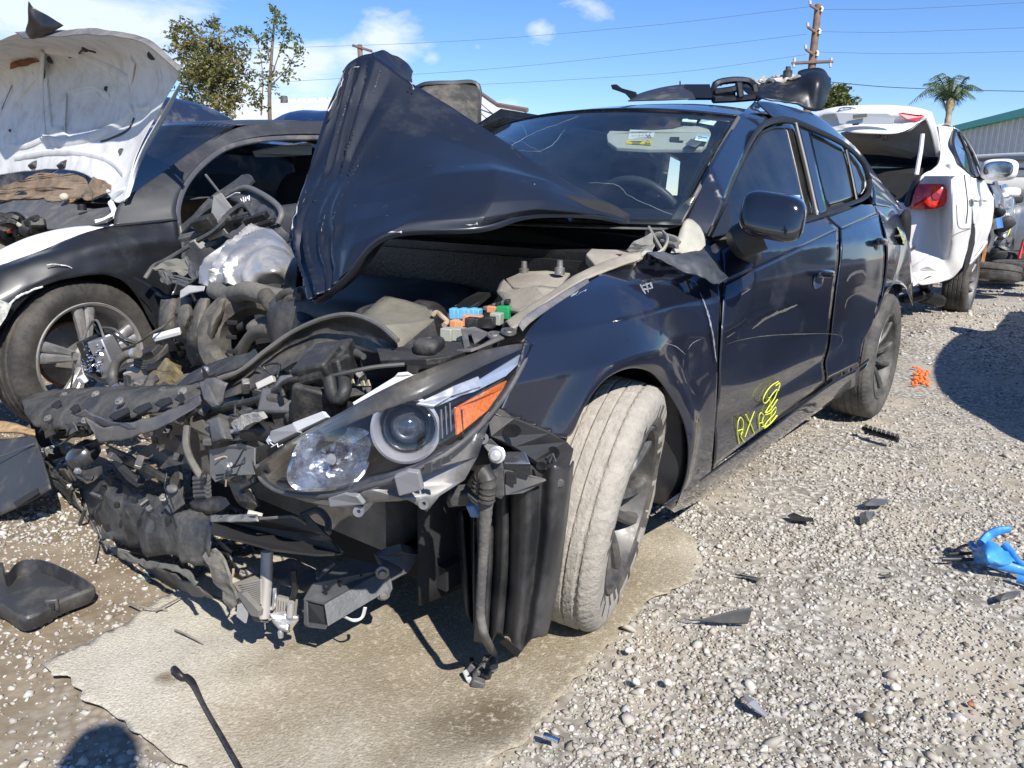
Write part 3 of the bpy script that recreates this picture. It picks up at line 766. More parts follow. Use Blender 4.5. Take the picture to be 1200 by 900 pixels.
tube('mirror_foot', [mc + Vector((0, -.03, -.05)), mc + Vector((.0, -.09, -.085)), MZ.side(880, 291, S1, .0), MZ.side(868, 300, S1, -.02)], [.05, .045, .055, .04], mat('mirror_black', (.02, .02, .02), .5), mir, 12, n=14, squash=.5)
box('mirror_glass', mc + Vector((-.058, -.02, 0)), (.004, .13, .10), CHROME, mir, E3(0, 0, R(12)))
# door handles with dark cups
for (u, v, par) in ((968, 321, fd), (1034, 283, rd)):
    p = MZ.side(u, v, S1, .022); q = MZ.side(u - 3, v + 9, S1, .0)
    V, Fc = superbox(p, (.092, .014, .016), E3(0, R(-4), 0), .6, 12)
    h = mk('door_handle', V, Fc, PIANO, par)
    V, Fc = superbox(p + Vector((.02, -.018, -.02)), (.06, .006, .034), E3(0, 0, 0), .8, 10)
    mk('handle_cup', V, Fc, mat('cup_blue', (.05, .07, .12), .25, coat=.8), par)
# ---- roof, windscreen
wsl = [MZ.y(797, 262, .735), MZ.y(822, 217, .68), MZ.y(845, 173, .62), MZ.y(867, 137, .575)]
WSQ = cru(wsl, 41)
def ws(t, s, inset=0.0):
    q = WSQ[int(round(t * 40))]; h = q[1] - inset
    return Vector((q[0] + (.22 * (1 - s * s)) * (1 - .35 * t), h * s, q[2] + .035 * (1 - s * s) * (t)))
V = [ws(j / 20, -1 + 2 * i / 24) for j in range(21) for i in range(25)]
wsg = mk('windshield', V, gridfaces(25, 21), GLASSW, mz, True, .005, off=0)
wsg['label'] = 'cracked windshield'
# black ceramic band round the glass
def wsband(t0, t1, s0, s1, n=24, m_=4):
    return [ws(t0 + (t1 - t0) * j / (m_ - 1), s0 + (s1 - s0) * i / (n - 1), 0) + Vector((-.006, 0, -.004)) for j in range(m_) for i in range(n)]
FRIT = mat('glass_frit', (.012, .012, .013), .4)
mbf = MB()
for a in ((.955, 1.0, -1, 1), (0, .12, -1, 1), (.02, .98, .955, 1), (.02, .98, -1, -.955)):
    mbf.add(wsband(*a), gridfaces(24, 4))
mbf.build('glass_frit', FRIT, wsg, thick=.001)
# cracks in the glass
CRK = mat('glass_crack', (.32, .36, .38), .3)
WSG = np.array([ws(j / 40, -1 + i / 30) for j in range(41) for i in range(61)])
def wsp(u, v, off=.004):
    # nearest point on the screen surface to the pixel ray
    r = Vector(MZ.dir(u, v)); o_ = Vector(MZ.o)
    d = np.linalg.norm(np.cross(WSG - np.array(MZ.o), np.array(r)), axis=1)
    p = Vector(WSG[int(np.argmin(d))]); t = (p - o_).dot(r) / r.dot(r)
    return o_ + r * (t - off)
mbf = MB()
for L in ([(598, 172), (622, 158), (640, 150), (678, 136)], [(606, 168), (590, 160), (575, 158)], [(610, 165), (622, 172), (634, 178)], [(600, 176), (640, 175), (662, 152)], [(690, 214), (722, 216), (735, 228), (760, 240), (788, 252)], [(618, 160), (612, 148), (600, 145)]):
    P = [wsp(*q) for q in L]; P = [Vector(p) + noise.noise_vector(Vector(p) * 40) * .004 for p in cr(P, 14)]
    mbf.tube(P, .0005, 4)
mbf.build('glass_crack', CRK, wsg)
hd = [ws(1.0, -1 + i / 6) for i in range(13)]
def roofrow(x, zc, ye, ze):
    return [Vector((x, s * ye, zc - (zc - ze) * abs(s) ** 2.6)) for s in np.linspace(-1, 1, 13)]
rows = [[h + Vector((.004, 0, .004)) for h in hd], roofrow(-1.6, 1.475, .55, 1.415), roofrow(-2.1, 1.49, .545, 1.43), roofrow(-2.6, 1.475, .53, 1.40), roofrow(-3.05, 1.42, .50, 1.32)]
surf_rows('roof', rows, 50, 30, NAVY, mz, .003)
frame_line('windshield_trim', [(797, 262), (822, 216), (845, 172), (866, 137)], .007, mat('trim_grey', (.09, .085, .08), .5), mz, -.004)
# hatch, far side, floor: simple closed body
rows = [roofrow(-3.05, 1.42, .50, 1.32), [Vector((-3.42 + .05 * abs(s) ** 2, s * .66, 1.0)) for s in np.linspace(-1, 1, 13)]]
surf_rows('rear_window', rows, 20, 8, PRIV, mz, .004)
rows = [[Vector((-3.40, s * .70, 1.0)) for s in np.linspace(-1, 1, 13)], [Vector((-3.50 + .1 * abs(s) ** 3, s * .78, .75)) for s in np.linspace(-1, 1, 13)], [Vector((-3.50 + .15 * abs(s) ** 3, s * .78, .5)) for s in np.linspace(-1, 1, 13)], [Vector((-3.4, s * .74, .28)) for s in np.linspace(-1, 1, 13)]]
surf_rows('tailgate', rows, 24, 14, NAVY, mz, .004)
V = []; xs = np.linspace(-.35, -3.4, 50); zs = np.linspace(.22, 1.0, 14)
for z in zs:
    for x in xs:
        zz = z
        for cx in (0, -2.7):
            r = math.hypot(x - cx, zz - .33)
            if r < .37 and zz < .8: zz = .33 + math.sqrt(max(0, .37 ** 2 - min(.37, abs(x - cx)) ** 2)) + .002 * (z)
        V.append((x, -S1(min(x, -.8), zz) if x < -.6 else -S1(x, min(zz, .86)), max(z, zz) if zz > z else z))
mk('far_side_panel', V, gridfaces(50, 14), NAVY, mz, True, .004)
V = []
for t in np.linspace(0, 1, 8):
    for q in np.linspace(0, 1, 20):
        z = .96 + .50 * t; x = (-.55 - .78 * t) * (1 - q) + (-3.5 + .45 * t) * q; V.append((x, -(.83 - .27 * t), z))
mk('far_side_window', V, gridfaces(20, 8), PRIV, mz, True, .004)
mb = MB(); mb.box((-1.75, 0, .24), (2.6, 1.5, .06)); mb.box((-3.0, 0, .45), (.7, 1.3, .4)); mb.box((-.62, 0, .62), (.06, 1.4, .7))
mb.build('floor_pan', DARK, mz)
# wheel housings (dark) so light does not leak
for cx in (0, -2.7):
    V = [(cx + .40 * math.cos(a) * k, y, .33 + .40 * math.sin(a) * k) for y, k in ((.84, .97), (.5, .97), (.48, .1)) for a in np.linspace(.45, math.pi + .1, 20)]
    mk('wheel_housing', V, gridfaces(20, 3), PLAS, mz, True, .004)
# ---- interior
rows = [[Vector((-.50 + .18 * (1 - s * s), s * .70, .99)) for s in np.linspace(-1, 1, 7)], [Vector((-.85 + .05 * (1 - s * s), s * .70, 1.02)) for s in np.linspace(-1, 1, 7)], [Vector((-1.0, s * .70, .95)) for s in np.linspace(-1, 1, 7)], [Vector((-1.02, s * .7, .6)) for s in np.linspace(-1, 1, 7)]]
surf_rows('dashboard', rows, 20, 16, mat('dash_grey', (.05, .05, .052), .7, var=.2, dust=.3), mz, .004)
def seat(y, x=-1.75):
    s = MB(); V, Fc = superbox((x, y, .48), (.26, .25, .09), E3(0, R(-8), 0), .6, 12); s.add(V, Fc)
    V, Fc = superbox((x - .33, y, .80), (.09, .24, .33), E3(0, R(-16), 0), .6, 14); s.add(V, Fc)
    o = s.build('seat', SEAT, mz)
    V, Fc = superbox((x - .45, y, 1.20), (.055, .13, .09), E3(0, R(-10), 0), .6, 12); mk('headrest', V, Fc, SEAT, o)
seat(.36); seat(-.36)
for y in (-.35, .35):
    V, Fc = superbox((-2.75, y, .78), (.1, .34, .34), E3(0, R(-18), 0), .6, 12); mk('seat', V, Fc, SEAT, mz)
swc = MZ.y(775, 246, .36) ; swc = Vector((-.98, .36, .98))
ax = Vector((-.85, 0, .45)).normalized(); M3 = rot_to(ax)
P = [swc + M3 @ Vector((.18 * math.cos(a), .18 * math.sin(a), 0)) for a in np.linspace(0, 2 * math.pi, 40)]
sw_ = tube('steering_wheel', P, .015, mat('wheel_leather', (.05, .05, .05), .45), mz, 10, caps=False)
mb = MB()
for a in (0, math.pi, -math.pi / 2): mb.tube([swc + M3 @ Vector((.17 * math.cos(a), .17 * math.sin(a), 0)), swc + M3 @ Vector((0, 0, -.03))], .014, 6)
V, Fc = superbox(swc + M3 @ Vector((0, 0, -.02)), (.06, .06, .03), M3, .7, 10); mb.add(V, Fc); mb.build('steering_hub', mat('wheel_leather', (.05, .05, .05), .45), sw_)
# sun visor hanging behind the glass, with its warning label and stickers
VIS = mat('visor_vinyl', (.50, .49, .42), .8, var=.05)
def vis(u, v, off=.06):
    return wsp(u, v, 0) + Vector(MZ.dir(u, v)).normalized() * off
vp = [(711, 160), (715, 155), (740, 154), (788, 153), (800, 150), (829, 150), (833, 158), (828, 172), (822, 177), (760, 177), (722, 175), (712, 168)]
visor = plate('sun_visor', [vis(*p) for p in vp], VIS, mz, .016, bevel=.004)
rows_ = [vis(*p, .03) for p in ((737, 153), (767, 153), (764, 169), (733, 169))]
LW = mat('label_white', (.75, .77, .74), .6); LY = mat('label_yellow', (.80, .62, .02), .6); LK = mat('label_black', (.02, .02, .02), .6)
plate('visor_label', [vis(*p, .046) for p in ((738, 152), (768, 153), (765, 163), (736, 163))], LW, visor, .001)
plate('visor_label', [vis(*p, .045) for p in ((735, 163.4), (765, 163.4), (763, 169.5), (733, 168.5))], LY, visor, .001)
mb = MB()
for (u0, u1, v) in ((739, 752, 166), (741, 750, 167.6)):
    q = [vis(u0, v, .043), vis(u1, v, .043)]; mb.tube(q, .0014, 4)
mb.tube([vis(756, 168, .043), vis(759, 164.5, .043), vis(762, 168, .043), vis(756, 168, .043)], .0012, 4)
for i in range(6):
    mb.tube([vis(741 + i * 4, 155 + (i % 2), .043), vis(743.4 + i * 4, 155.5, .043)], .0009, 4); mb.tube([vis(740 + i * 4, 159 , .043), vis(742.4 + i * 4, 159.3, .043)], .0008, 4)
mb.tube([vis(758, 158, .043), vis(759, 161, .043), vis(761, 158, .043), vis(763, 161.5, .043)], .0012, 4)
mb.build('label_print', LK, visor)
plate('visor_clip', [vis(*p, .045) for p in ((785, 161), (796, 161), (796, 165), (801, 165), (800, 168), (785, 167))], LK, visor, .004)
plate('window_sticker', [wsp(*p, -.004) for p in ((817, 157), (833, 158), (829, 166), (814, 164))], mat('sticker_blue', (.45, .62, .74), .5), wsg, .0006)
plate('window_sticker', [wsp(*p, -.004) for p in ((810, 162.5), (823, 166), (815, 173), (803, 169))], mat('sticker_dark', (.07, .09, .11), .5), wsg, .0006)
plate('window_sticker', [wsp(*p, -.004) for p in ((800, 139.5), (806, 139), (806, 141), (817, 141), (816, 143.5), (799, 142.5))], mat('sticker_pale', (.62, .8, .74), .5), wsg, .0006)
plate('window_sticker', [wsp(*p, -.004) for p in ((822, 140), (840, 142), (836, 147), (819, 144))], mat('sticker_pale', (.62, .8, .74), .5), wsg, .0006)
mb = MB(); mb.tube([wsp(818, 160, .004), wsp(829, 161.5, .004)], .0012, 4); mb.tube([wsp(818, 162.4, .004), wsp(827, 163.5, .004)], .001, 4); mb.build('sticker_print', LK, wsg)

# ---- hood: buckled up in the middle
def hx(L): return [MZ.x(u, v, x) for (u, v, x) in L]
top = hx([(404, 80, -.30), (418, 71, -.36), (440, 68, -.38), (480, 97, -.42), (530, 127, -.48), (585, 163, -.53), (640, 199, -.58), (700, 233, -.62), (768, 262, -.64)])
r1 = hx([(385, 125, -.22), (400, 127, -.24), (424, 125, -.27), (465, 145, -.27), (520, 165, -.33), (575, 185, -.40), (632, 211, -.48), (700, 241, -.56), (766, 264, -.62)])
r2 = hx([(366, 185, -.10), (384, 190, -.09), (408, 190, -.12), (446, 208, -.06), (510, 196, -.11), (575, 194, -.19), (638, 211, -.32), (703, 243, -.50), (766, 265, -.62)])
r2b = hx([(358, 210, -.06), (375, 214, -.03), (400, 212, -.02), (440, 221, .00), (512, 206, -.045), (582, 201, -.13), (642, 214, -.28), (705, 245, -.48), (766, 265.5, -.61)])
r3 = hx([(349, 240, .02), (366, 242, .04), (392, 240, .09), (432, 240, .06), (506, 229, .03), (582, 223, -.06), (642, 225, -.22), (706, 248, -.43), (766, 266, -.61)])
r3b = hx([(341, 268, .09), (357, 275, .12), (384, 268, .17), (424, 258, .14), (498, 246, .08), (576, 238, -.01), (638, 236, -.17), (706, 250, -.40), (766, 267, -.60)])
r4 = hx([(343, 290, .12), (354, 310, .17), (378, 305, .21), (412, 290, .22), (476, 262, .15), (566, 255, .03), (628, 245, -.13), (704, 251, -.38), (766, 267, -.60)])
r5 = hx([(363, 340, .22), (367, 351, .25), (384, 341, .26), (404, 322, .25), (452, 274, .19), (560, 266, .04), (622, 250, -.13), (702, 252, -.37), (766, 268, -.60)])
surf_rows('hood', [top, r1, r2, r2b, r3, r3b, r4, r5], 170, 110, NAVYH, mz, .003, crump=.0015, csc=5, seed=2, stiff=.36, autos=14)
hood = bpy.data.objects['hood']; hood['label'] = 'buckled dark blue hood folded upward'
# sharp pleats running down its torn left part
me = hood.data
for v in me.vertices:
    if v.index >= 170 * 110: break
    c = (v.index % 170) / 169; r = (v.index // 170) / 109; k = min(1, max(0, (.40 - c) / .12)) * min(1, r * 9 + .15)
    if k > 0:
        w_ = c * 12 + 1.5 * noise.noise(Vector((r * 2.6, c * 5, 1))); b = abs(w_ % 1 - .5) * 2; g = .35 + abs(noise.noise(Vector((int(w_) * 3.3, r * 2.2, 5)))) * 1.7
        v.co.x += k * (.030 * b * g - .008) + k * .018 * noise.noise(Vector((c * 9, r * 4, 7))); v.co.y += k * .007 * b * g
HDV = np.array([v.co[:] for v in me.vertices])
def on_hood(u, v, off=-.005):
    r = np.array(MZ.dir(u, v)); r = r / np.linalg.norm(r); q = HDV - MZ.o; tt = q @ r; dd = np.linalg.norm(q - tt[:, None] * r, axis=1); k = int(np.argmin(dd)); return Vector(MZ.o + r * (tt[k] + off))
for i_, (L, w_) in enumerate((([(430, 84), (427, 105), (420, 130)], 3.2), ([(446, 82), (441, 98), (436, 112)], 2.0), ([(415, 152), (409, 168), (403, 178)], 2.2), ([(422, 190), (408, 214), (396, 240), (388, 262)], 1.3), ([(410, 105), (402, 135), (392, 165)], .9), ([(398, 200), (384, 240), (372, 290)], 1.0), ([(476, 106), (483, 109)], 2.0), ([(612, 210), (622, 213), (628, 211)], 2.2), ([(360, 215), (354, 245), (350, 275)], 1.0))):
    C_ = cr([(*p, 0) for p in L], 36); V = []
    for i, p in enumerate(C_):
        e = math.sin(math.pi * i / 35) ** .5; a_ = w_ * e * (.3 + abs(noise.noise(Vector((i * .33, i_, 0)))) * 1.5)
        V += [on_hood(p[0] - a_, p[1]), on_hood(p[0] + a_, p[1])]
    mk('hood_scuff', V, gridfaces(2, 36), mat('scuff_grey', (.10, .105, .115), .5, .2, var=.6, vscale=70), hood, False)
# folded-down lip along the bottom edge and inner frame
r5b = [p + Vector((-.015, 0, -.012)) for p in r5]; r6 = [p + Vector((-.07, -.01, .012)) for p in r5]
surf_rows('hood_lip', [r5, r5b, r6], 90, 6, NAVYH, hood, .002)
hk = [min(1, (top[i] - r5[i]).length / .5) for i in range(9)]; r6 = [p + Vector((-.05, -.01, .0)) * k for p, k in zip(r5, hk)]; r7 = [p + Vector((-.12, -.02, .05)) * k for p, k in zip(r5, hk)]; r8 = [p + Vector((-.09, -.02, -.02)) * k for p, k in zip(r3, hk)]
surf_rows('hood_inner_frame', [r6, r7, r8], 60, 14, DARK, hood, .003, crump=.01)  # near-black colour stands in for the deep shade under the hood
# rear half of the hood falling back to the cowl
back = [Vector((-.50 - .1 * abs(s), s, .97)) for s in np.linspace(-.66, .64, 9)]
midb = [(top[i] * .5 + back[i] * .5) + Vector((.0, 0, -.10)) for i in range(9)]
surf_rows('hood_rear', [[t + Vector((-.004, 0, -.002)) for t in top], midb, back], 60, 20, NAVYH, mz, .003, crump=.006)
# twisted peak facet
pk = [hx([(401, 84, -.32), (410, 74, -.40), (424, 66, -.44), (437, 63, -.46)]), hx([(404, 90, -.32), (418, 76, -.40), (430, 72, -.43), (440, 76, -.44)])]
surf_rows('hood_fold', pk, 20, 6, NAVYH, hood, .003)
pk = [hx([(436, 63, -.46), (446, 60, -.52), (462, 65, -.58), (475, 74, -.62), (483, 86, -.62)]), hx([(440, 78, -.40), (447, 77, -.44), (460, 84, -.50), (472, 92, -.52), (482, 100, -.50)])]
surf_rows('hood_fold', pk, 24, 10, NAVYH, hood, .003, crump=.008, csc=14)
# ================================================================== HATCHBACK: wheels
def nrm_of(steer, camber):
    return Vector((-math.sin(steer) * math.cos(camber), math.cos(steer) * math.cos(camber), math.sin(camber)))
nw = nrm_of(R(15.4), R(-7.6))
w1 = make_wheel(mz, Vector((-.105, .872, .304)) - nw * .088, nw, r=.322, w=.176, spokes=10, tmat=RUBM, tmat2=mat('sidewall_dirty', (.05, .046, .04), .8, var=.3, dust=.4, dcol=(.22, .19, .15), dscale=9), rmat=mat('rim_dark', (.085, .084, .082), .42, .5, var=.2, dust=.4, dcol=(.2, .18, .15), dscale=14), name='front_wheel')
w1['label'] = 'front wheel caked in pale dry mud, turned outward'
w2 = make_wheel(mz, (-2.70, .79, .322), (0, 1, 0), r=.325, w=.205, spokes=10, tmat=mat('grey_rubber', (.05, .048, .046), .8, var=.2, dust=.4, dcol=(.20, .18, .15), dscale=7), rmat=mat('rim_dark', (.085, .084, .082), .42, .5), name='rear_wheel', roll=.2)
make_wheel(mz, (-2.70, -.79, .322), (0, -1, 0), spokes=10, name='rear_wheel')
# ================================================================== headlight
X3 = lambda L: [MZ.x(u, v, x) for (u, v, x) in L]
HL = {}
top_e = X3([(302, 545, .62), (326, 527, .645), (352, 510, .66), (400, 484, .665), (450, 457, .64), (500, 434, .58), (560, 413, .47), (600, 404, .37), (625, 402, .30)])
bot_e = X3([(302, 545, .62), (306, 562, .63), (330, 576, .66), (380, 581, .685), (430, 569, .685), (490, 548, .65), (545, 514, .57), (590, 462, .43), (625, 403, .30)])
def lens_pt(i, t, b, push=0.0):
    p = Vector(top_e_[i]) * (1 - t) + Vector(bot_e_[i]) * t
    s = math.sin(math.pi * t) ** .6 if 0 < t < 1 else 0
    e = math.sin(math.pi * min(1, max(0, i / (len(top_e_) - 1)))) ** (.5 if b > 0 else .25) if 0 < i < len(top_e_) - 1 else 0
    return p + LN * (b * s * e + push)
NH = 44
top_e_ = cru(top_e, NH); bot_e_ = cru(bot_e, NH)
LN = Vector((.72, .62, .30)).normalized()
hl = mk('headlight', [lens_pt(i, j / 15, -.16, -.012) for j in range(16) for i in range(NH)], gridfaces(NH, 16), mat('lamp_housing', (.045, .05, .065), .3, var=.3, bump=.1, bscale=20, dust=.1), mz, True, .003)
hl['label'] = 'left headlight hanging in the crushed nose'
lensd = glass('lamp_lens', (.97, .97, .98), .9, .01, dust=.012)
mk('lens', [lens_pt(i, j / 15, .03) for j in range(16) for i in range(NH)], gridfaces(NH, 16), lensd, hl, True, .003, off=0)
LPT = np.array([lens_pt(i, j / 24, .03) for j in range(25) for i in range(NH)])
def ls(u, v, off=0.0, x=None):
    """point on a plane through the lamp, pushed along the view ray"""
    r = np.array(MZ.dir(u, v)); r = r / np.linalg.norm(r)
    q = LPT - np.array(MZ.o); tt = q @ r; dd = np.linalg.norm(q - tt[:, None] * r, axis=1); k = np.argsort(dd)[:3]
    return Vector(MZ.o + r * (tt[k].mean() + off))
# frosted brown upper frame
ub = [ls(u, v, .003) for u, v in ((304, 545), (330, 525), (360, 506), (400, 484), (450, 457), (500, 434), (560, 413), (600, 404), (624, 402))]
lb = [ls(u, v, .012) for u, v in ((306, 549), (334, 531), (366, 515), (402, 500), (452, 480), (500, 463), (560, 432), (600, 414), (622, 405))]
surf_rows('lens_frame', [ub, lb], 60, 4, mat('lens_frame_brown', (.05, .045, .032), .35, coat=.4, var=.3, dust=.15), hl, .003)
# rim line round the lens
tube('lens_rim', [ls(*p, -.006) for p in ((302, 545), (306, 562), (330, 577), (380, 582), (430, 571), (490, 550), (545, 516), (592, 464), (626, 402))], .0045, PLASG, hl, 8, n=50)
# projector
pc = ls(476, 502, .05); paim = (Vector(MZ.o) - pc).normalized(); pax = (paim * .55 + Vector((.8, .5, -.1)) * .45).normalized()
V, Fc = lathe_vf([(.056, -.03), (.059, .0), (.061, .010), (.056, .014), (.051, .006), (.049, -.02), (.048, -.05)], pc, pax, 48)
mk('projector_ring', V, Fc, mat('satin_silver', (.55, .55, .57), .35, .6, var=.1), hl)
V, Fc = lathe_vf([(.046, -.045), (.043, -.02), (.041, -.012), (.037, -.02), (.036, -.03)], pc, pax, 48); mk('projector_bezel', V, Fc, CHROME, hl)
V, Fc = lathe_vf([(.0005, .022), (.012, .020), (.022, .013), (.030, .0), (.034, -.02)], pc - pax * .022, pax, 40); mk('projector_lens', V, Fc, mat('projector_glass', (.03, .035, .04), .03, coat=1.0, spec=1), hl)
# faceted chrome reflector bowl (main beam)
rc = ls(388, 538, .055)
rax = (Vector(MZ.o) - rc).normalized(); M3 = rot_to(rax); V = []
for j in range(13):
    for i in range(40):
        a = 2 * math.pi * i / 40; rad = .066 * j / 12
        fz = .05 * (rad / .062) ** 2 + .004 * ((i // 5 + j // 3) % 2) + .009 * noise.noise(Vector((i * .25, j * .35, 0)))
        sq = (abs(math.cos(a)) ** 3 + abs(math.sin(a)) ** 3) ** (-1 / 3); V.append(rc + M3 @ Vector((rad * math.cos(a) * 1.10 * sq + .3 * rad * math.sin(a), rad * math.sin(a) * .86 * sq, fz - .03 - .012 * (j > 11))))
o = mk('reflector', V, gridfaces(40, 13, True), mat('lamp_chrome', (.46, .49, .54), .12, .9, bump=.45, bscale=22, var=.5, vscale=30, bdist=.02), hl, True, autos=22)
lump('reflector_shade', [ls(u, v, .035) for u, v in ((352, 560), (340, 545), (352, 522), (380, 506), (410, 500), (398, 514), (372, 530), (366, 552))], mat('shade_black', (.012, .014, .02), .25, coat=.5), hl, ls(366, 532, .03), (.0, 0, 0), 20, 4, amp=.0005)
box('reflector_blade', ls(352, 535, .03), (.012, .03, .05), CHROME, hl, rot_to(rax), .003)
V, Fc = lathe_vf([(0, .02), (.009, .016), (.012, 0), (.012, -.03)], rc, rax, 16); mk('bulb', V, Fc, mat('bulb_glass', (.25, .26, .28), .1, coat=1), hl)
box('inner_blade', ls(540, 500, .03), (.004, .06, .035), PLAS, hl, rot_to(rax), .002)
for i, (u, v) in enumerate(((517, 497), (522, 493), (527, 489))):
    box('lamp_fin', ls(u, v, .028), (.0025, .05, .02), PLASG, hl, rot_to(rax), .0005)
# bright strip and amber reflector
SILV = mat('lamp_silver', (.42, .50, .62), .3, .4, var=.08)
SILW = mat('lamp_clear', (.62, .62, .60), .2, .6, var=.3, vscale=40)
plate('side_strip', [ls(*p, .022) for p in ((556, 448), (612, 414), (609, 424), (592, 441), (530, 467), (511, 476), (505, 474), (555, 458))], SILV, hl, .004)
plate('side_strip', [ls(*p, .016) for p in ((487, 474), (530, 453), (560, 441), (564, 453), (530, 464), (508, 477))], SILW, hl, .006, bevel=.002)
AMB = mat('amber_reflector', (.70, .15, .008), .35, coat=1.0, var=.3, vscale=160, bump=.8, bscale=420, bdist=.003)
plate('amber_reflector', [ls(*p, .012) for p in ((533, 478), (560, 465), (593, 446), (588, 456), (570, 482), (535, 510))], AMB, hl, .006, bevel=.001)
# translucent lower skirt of the lamp with tabs
SK = mat('lamp_skirt', (.12, .12, .125), .3, coat=.5, var=.25, vscale=12, dust=.2, spec=.6)
sk = [(330, 580, .66), (385, 584, .69), (435, 573, .69), (492, 550, .655), (546, 517, .575), (572, 494, .50), (560, 535, .52), (545, 562, .55), (515, 580, .60), (500, 598, .62), (486, 590, .64), (478, 586, .65), (440, 588, .675), (424, 605, .68), (408, 595, .685), (360, 588, .68)]
plate('lamp_skirt', X3(sk), SK, hl, .004, sub=2, crump=.003, smooth=True)
for (u, v, x) in ((497, 590, .625), (421, 599, .685), (566, 514, .50)):
    V, Fc = lathe_vf([(.0035, .002), (.010, .002), (.011, -.004), (.0035, -.004)], MZ.x(u, v, x) + LN * .006, LN, 18); mk('lamp_tab', V, Fc, SK, hl)
plate('lamp_tab', X3([(462, 557, .69), (478, 550, .68), (492, 552, .67), (497, 572, .66), (468, 580, .68)]), mat('tab_pale', (.20, .20, .21), .4, coat=.5), hl, .012, bevel=.003)
plate('lamp_tab', X3([(386, 583, .70), (405, 577, .70), (420, 580, .70), (428, 590, .69), (388, 594, .70)]), mat('tab_pale', (.20, .20, .21), .4, coat=.5), hl, .010, bevel=.003)
for (a, b) in (((498, 544), (506, 556)), ((512, 540), (517, 549)), ((520, 536), (528, 544)), ((434, 562), (440, 570))):
    plate('lamp_mark', [MZ.x(a[0], a[1], .66), MZ.x(b[0], a[1] - 3, .66), MZ.x(b[0], b[1] - 3, .66), MZ.x(a[0], b[1], .66)], mat('mark_dark', (.06, .06, .065), .4), hl, .003)
# white bright strip on the top of the lamp's inner end
plate('lamp_top_strip', X3([(344, 496, .63), (380, 482, .63), (386, 489, .635), (350, 506, .64)]), mat('strip_white', (.60, .60, .58), .5, dust=.15), hl, .008, bevel=.002)
plate('lamp_top_strip', X3([(320, 505, .62), (346, 497, .63), (352, 507, .645), (324, 520, .63), (318, 513, .62)]), mat('strip_grey', (.33, .33, .32), .5, dust=.2), hl, .012, bevel=.002)
plate('lamp_top_strip', X3([(462, 443, .60), (466, 438, .60), (478, 437, .59), (484, 441, .58), (500, 434, .56), (530, 424, .52), (526, 428, .53), (480, 449, .60), (416, 476, .65), (414, 472, .65)]), mat('strip_white', (.60, .60, .58), .5, dust=.15), hl, .006, bevel=.001)
plate('lamp_back', X3([(302, 523, .60), (345, 508, .60), (400, 486, .62), (360, 520, .60), (310, 560, .58), (299, 560, .57)]), PLAS, hl, .01, sub=1, crump=.004)
tube('lamp_scribble', X3([(317, 519, .66), (321, 522, .66), (318, 524, .66), (325, 520, .66), (326, 524, .66), (331, 521, .66)]), .0012, mat('chalk_white', (.7, .7, .7), .8), hl, 5)

# ================================================================== engine bay right behind the lamp
dz = mat('dusty_beige', (.27, .24, .195), .9, var=.15, dust=.3, dcol=(.15, .13, .11), dscale=8, bump=.3, bscale=40)
# battery box lid
lid_t = X3([(423, 372, .28), (438, 358, .20), (452, 347, .12), (500, 360, .12), (508, 376, .20), (468, 411, .36), (447, 384, .36)])
o = plate('battery_cover', lid_t, mat('battery_lid', (.13, .12, .095), .9, var=.3, dust=.5, dcol=(.20, .18, .13), dscale=11, bump=.3), mz, .006, sub=2, crump=.004, smooth=True)
plate('battery_side', X3([(508, 376, .20), (512, 397, .22), (470, 418, .36), (467, 410, .36)]), PLASD, o, .006)
plate('battery_side', X3([(423, 372, .28), (447, 384, .36), (467, 410, .36), (466, 418, .36), (420, 400, .30)]), PLASD, o, .006)
plate('radiator_support_top', X3([(442, 411, .42), (470, 408, .40), (510, 402, .33), (545, 404, .29), (560, 410, .29), (530, 420, .37), (500, 424, .42), (446, 425, .45)]), PLASD, mz, .012, sub=1, crump=.003, bevel=.002)
plate('radiator_support_top', X3([(530, 412, .34), (560, 408, .30), (598, 385, .20), (606, 386, .19), (600, 393, .22), (575, 402, .28), (552, 411, .33)]), mat('support_blue', (.03, .034, .05), .5, dust=.5, dcol=(.3, .27, .22), coat=.3), mz, .006, bevel=.001)
for (u, v, x) in ((596, 388, .23), (580, 392, .24)):
    V, Fc = lathe_vf([(.0, .004), (.009, .004), (.011, .001), (.017, .001), (.018, -.003), (0, -.003)], MZ.x(u, v, x), (.2, .2, .95), 20); mk('support_bolt', V, Fc, STEEL, mz)
V, Fc = superbox(MZ.x(503, 405, .37), (.035, .03, .018), E3(0, .1, .4), .6, 10); o = mk('mount_cushion', V, Fc, PLASD, mz)
V, Fc = lathe_vf([(0, .012), (.008, .01), (.009, 0)], MZ.x(503, 401, .37), (0, 0, 1), 12); mk('cushion_bolt', V, Fc, STEEL, o)
# fuse box: base, fuses and relays
fb = plate('fuse_box', [p - Vector((0, 0, .095)) for p in X3([(490, 398, .30), (512, 366, .12), (560, 350, -.02), (600, 352, -.03), (622, 368, .02), (585, 388, .18), (555, 404, .28), (520, 412, .33)])], PLAS, mz, .05, bevel=.006)
def fuse(u0, v0, u1, v1, x, col, nm, tilt=0.0, dp=.03):
    """upright block seen from the front: pixel box u0..u1 x v0..v1"""
    a = MZ.x(u0, v1, x); b = MZ.x(u1, v1, x); t = MZ.x((u0 + u1) / 2, v0, x)
    w = (b - a).length; h = max(.01, t.z - a.z); c = (a + b) / 2 + Vector((-dp / 2, 0, h / 2))
    r_ = E3(random.uniform(-.05, .05), tilt, math.atan2(b.y - a.y, b.x - a.x) - math.pi / 2 + random.uniform(-.12, .12) + .35)
    box(nm, c, (dp, w * .93, h), mat('fuse_' + col[0], col[1], .45, var=.08, dust=.15), fb, r_, .002)
